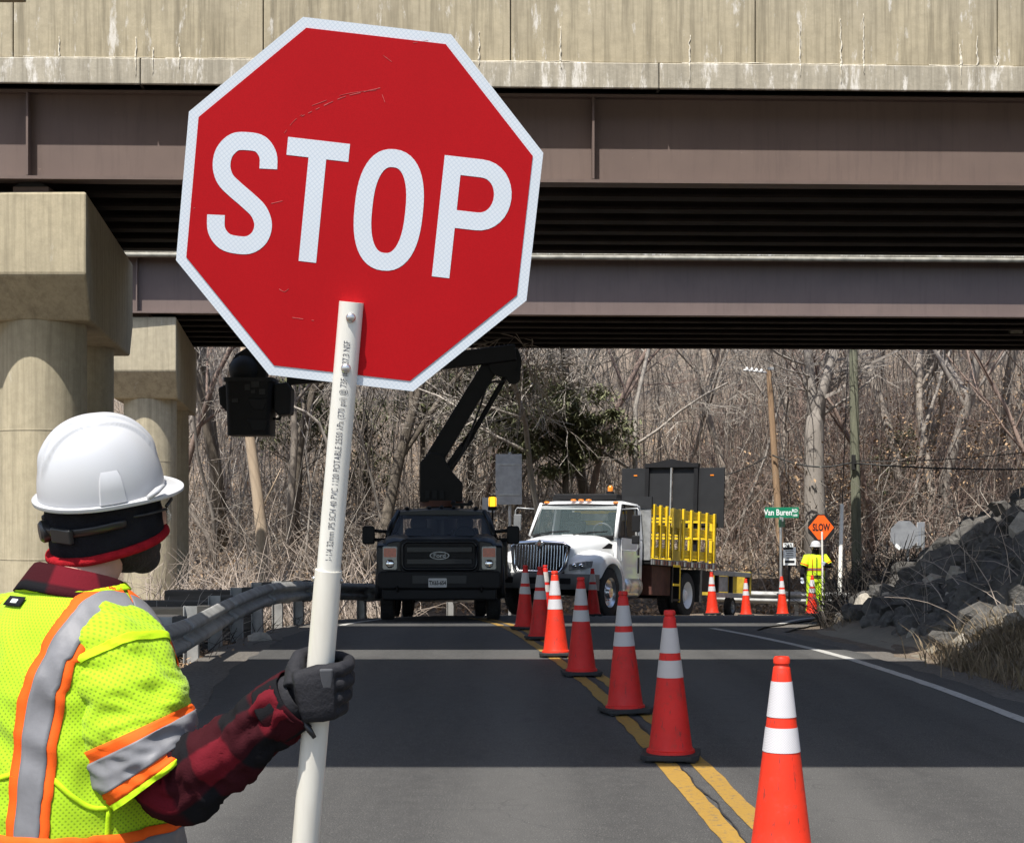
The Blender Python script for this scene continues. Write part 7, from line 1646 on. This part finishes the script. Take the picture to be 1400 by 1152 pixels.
# ------------------------------------------------------------------ far worker with the slow paddle
def flagger():
    Y = 38.2; X = P(1115, 0, Y).x; g = base(Y); org = V((X, Y, g)); b = empty('person', tuple(org), 0, 'worker in full lime clothing and dark face covering holding the orange paddle', 'person')
    m = MB(); H = 1.76
    def ring(z, a, bb, cx=0, cy=0): return [V((cx + a * math.cos(2 * math.pi * k / 18), cy + bb * math.sin(2 * math.pi * k / 18), z)) for k in range(18)]
    m.rings([ring(0.86, 0.15, 0.11), ring(0.98, 0.16, 0.115), ring(1.15, 0.17, 0.115), ring(1.32, 0.18, 0.12), ring(1.41, 0.15, 0.10), ring(1.46, 0.07, 0.07)])
    m.tube([(0, 0, 1.42), (0, -0.01, 1.56)], [0.06, 0.055], 12)
    HMl = Matrix.Translation((0.0, -0.015, 1.60)) @ Matrix.Rotation(R(-92), 4, 'Z'); head_parts(m, HMl, 0.98)
    armR = [V((-0.19, 0, 1.38)), V((-0.29, -0.02, 1.13)), V((-0.33, -0.06, 0.92))]; armL = [V((0.19, 0, 1.38)), V((0.31, -0.06, 1.18)), V((0.14, -0.20, 1.24))]
    for ar in (armR, armL): m.tube([ar[0] * 0.9 + V((0, 0, 0.13)) * 0, ar[0], ar[0].lerp(ar[1], 0.5), ar[1], ar[1].lerp(ar[2], 0.5), ar[2]], [0.06, 0.06, 0.05, 0.045, 0.042, 0.032], 12)
    legs = [(V((s * 0.09, 0, 0.9)), V((s * 0.115, -0.02, 0.48)), V((s * 0.125, 0.0, 0.07))) for s in (1, -1)]
    for h, k, a in legs: m.tube([h, h.lerp(k, 0.5), k, k.lerp(a, 0.4), a], [0.09, 0.08, 0.06, 0.055, 0.04], 12)
    remesh(m.build('body', MT['skin'], b), 0.012, 4)
    tm = MB(); [tm.tube([h + V((0, 0, 0.05)), h.lerp(k, 0.5), k, k.lerp(a, 0.6), a + V((0, 0, 0.03))], [0.125, 0.118, 0.105, 0.108, 0.11], 14) for h, k, a in legs]; tm.rings([ring(0.80, 0.2, 0.14), ring(0.92, 0.2, 0.145), ring(1.0, 0.19, 0.14)]); tr = remesh(tm.build('hi_vis_trousers', MT['lime_far'], b), 0.012, 2)
    for h, k, a in legs:
        for z in (0.28, 0.36): pass
        MB().tube([a.lerp(k, 0.38), a.lerp(k, 0.50)], [0.116, 0.114], 18, cap=False).build('silver_tape', MT['silver_tape'], tr, smooth=True)
    for h, k, a in legs: bm_ = MB(); bm_.ell(a + V((0, -0.06, -0.025)), (0.055, 0.14, 0.05), 12, 8); bm_.tube([a + V((0, 0, 0.1)), a + V((0, 0, -0.03))], [0.06, 0.06], 12); remesh(bm_.build('boot', MT['boot'], b), 0.012, 2)
    vm = MB(); vm.rings([ring(0.93, 0.215, 0.155), ring(1.05, 0.215, 0.155), ring(1.2, 0.225, 0.155), ring(1.34, 0.22, 0.15), ring(1.41, 0.185, 0.125), ring(1.46, 0.11, 0.10)], True, False, False); vo = vm.build('vest', MT['lime_far'], b, smooth=True)
    for ar in (armR, armL): MB().tube([ar[0] * 0.75 + V((0, 0, 0.34)), ar[0], ar[0].lerp(ar[1], 0.45), ar[0].lerp(ar[1], 0.80)], [0.085, 0.105, 0.105, 0.108], 18, cap=False).build('vest_sleeve', MT['lime_far'], b, smooth=True); d = (ar[1] - ar[0]); MB().tube([ar[0] + d * 0.62, ar[0] + d * 0.74], [0.1095, 0.1105], 18, cap=False).build('orange_tape', MT['orange_tape'], vo, smooth=True)
    for x in (-0.11, 0.11): MB().tube([(x, -0.163, 0.94), (x, -0.165, 1.2), (x, -0.150, 1.36), (x * 0.95, -0.10, 1.43)], [(0.024, 0.006)] * 4, 8).build('orange_tape', MT['orange_tape'], vo, smooth=True)
    MB().rings([ring(1.08, 0.222, 0.161), ring(1.14, 0.227, 0.161)], True, False, False).build('orange_tape', MT['orange_tape'], vo, smooth=True); MB().rings([ring(1.093, 0.2255, 0.163), ring(1.127, 0.2285, 0.163)], True, False, False).build('silver_tape', MT['silver_tape'], vo, smooth=True)
    MB().rings([ring(0.90, 0.20, 0.152), ring(0.965, 0.217, 0.158)], True, False, False).build('belt', MT['black_cloth'], b, smooth=True)
    MB().box((0, -0.162, 1.17), (0.02, 0.008, 0.46)).build('zip', MT['black_cloth'], vo)
    for ar in (armR, armL): MB().tube([ar[0].lerp(ar[1], 0.6), ar[1], ar[1].lerp(ar[2], 0.5), ar[2]], [0.07, 0.064, 0.06, 0.05], 14).build('jacket_sleeve', MT['black_cloth'], b, smooth=True)
    fm = MB(); fm.ell(HMl @ V((0.012, 0, -0.055)), (0.082, 0.104, 0.095), 18, 12); fm.tube([(0, -0.01, 1.42), (0, -0.015, 1.56)], [0.10, 0.085], 14); remesh(fm.build('face_covering', MT['black_cloth'], b), 0.010, 2)
    MB().box(HMl @ V((0.095, 0, 0.012)), (0.15, 0.02, 0.035)).build('glasses', MT['black_plastic'], b, bevel=0.006)
    hm = MB().lathe([(0.145, 0.0), (0.146, 0.006), (0.124, 0.012), (0.120, 0.05), (0.098, 0.10), (0.06, 0.135), (0.01, 0.148)], HMl @ V((0, 0, 0.045)), 24).build('hard_hat', MT['helmet'], b, smooth=40)
    MB().ell(HMl @ V((0.12, 0, 0.045)), (0.09, 0.06, 0.008), 14, 6).build('visor', MT['helmet'], hm, smooth=True)
    for side, w in ((-1, armR[2]), (1, armL[2])):
        gm = MB(); gm.ell(w + V((0, -0.01, -0.05 if side < 0 else 0.0)), (0.045, 0.035, 0.06), 12, 8)
        for k in range(4):
            if side < 0: gm.tube([w + V((-0.03 + 0.02 * k, -0.02, -0.09)), w + V((-0.03 + 0.02 * k, -0.035, -0.13)), w + V((-0.028 + 0.02 * k, -0.055, -0.15))], [0.013, 0.012, 0.009], 8)
            else: gm.tube([w + V((0.03, -0.03, 0.04 - 0.024 * k)), w + V((-0.005, -0.062, 0.04 - 0.024 * k)), w + V((-0.04, -0.03, 0.04 - 0.024 * k))], [0.013, 0.013, 0.010], 8)
        gm.tube([w + V((0.02 * side, -0.02, -0.03)), w + V((0.045 * side, -0.05, -0.05 if side < 0 else 0.03))], [0.017, 0.012], 8); remesh(gm.build('glove', MT['glove_pale'], b), 0.008, 2)
    # the paddle
    px = P(1123, 0, Y - 0.1).x; pb = empty('slow_paddle', (px, Y - 0.10, g), 0, 'orange diamond paddle reading SLOW on a white pole held by the far worker', 'slow paddle')
    sc = 0.31; zc = P(0, 721, Y - 0.3).z - g
    MB().tube([(-0.02, -0.26, 0.01), (0.0, -0.13, 1.24), (0.012, -0.012, zc - 0.10)], 0.022, 12).build('pole', MT['pvc'], pb, smooth=40)
    r8 = sc / math.cos(R(22.5)); pf = MB().prism([(r8 * math.cos(R(22.5 + 45 * k)), 0.03, zc + r8 * math.sin(R(22.5 + 45 * k))) for k in range(8)], (0, 0.004, 0)).build('sign_face', MT['sign_black'], pb)
    q = sc * 1.0; MB().prism([(q * 0.98, 0.026, zc), (0.07, 0.026, zc + q * 0.93), (-0.07, 0.026, zc + q * 0.93), (-q * 0.98, 0.026, zc), (-0.07, 0.026, zc - q * 0.93), (0.07, 0.026, zc - q * 0.93)], (0, 0.004, 0)).build('orange_diamond', MT['slow_orange'], pf)
    text_obj('lettering', 'SLOW', MT['sign_black'], pf, Matrix.Translation((0, 0.0245, zc - 0.005)) @ FACE, 0.235, 0.62, 0.001, 0.008)
flagger()
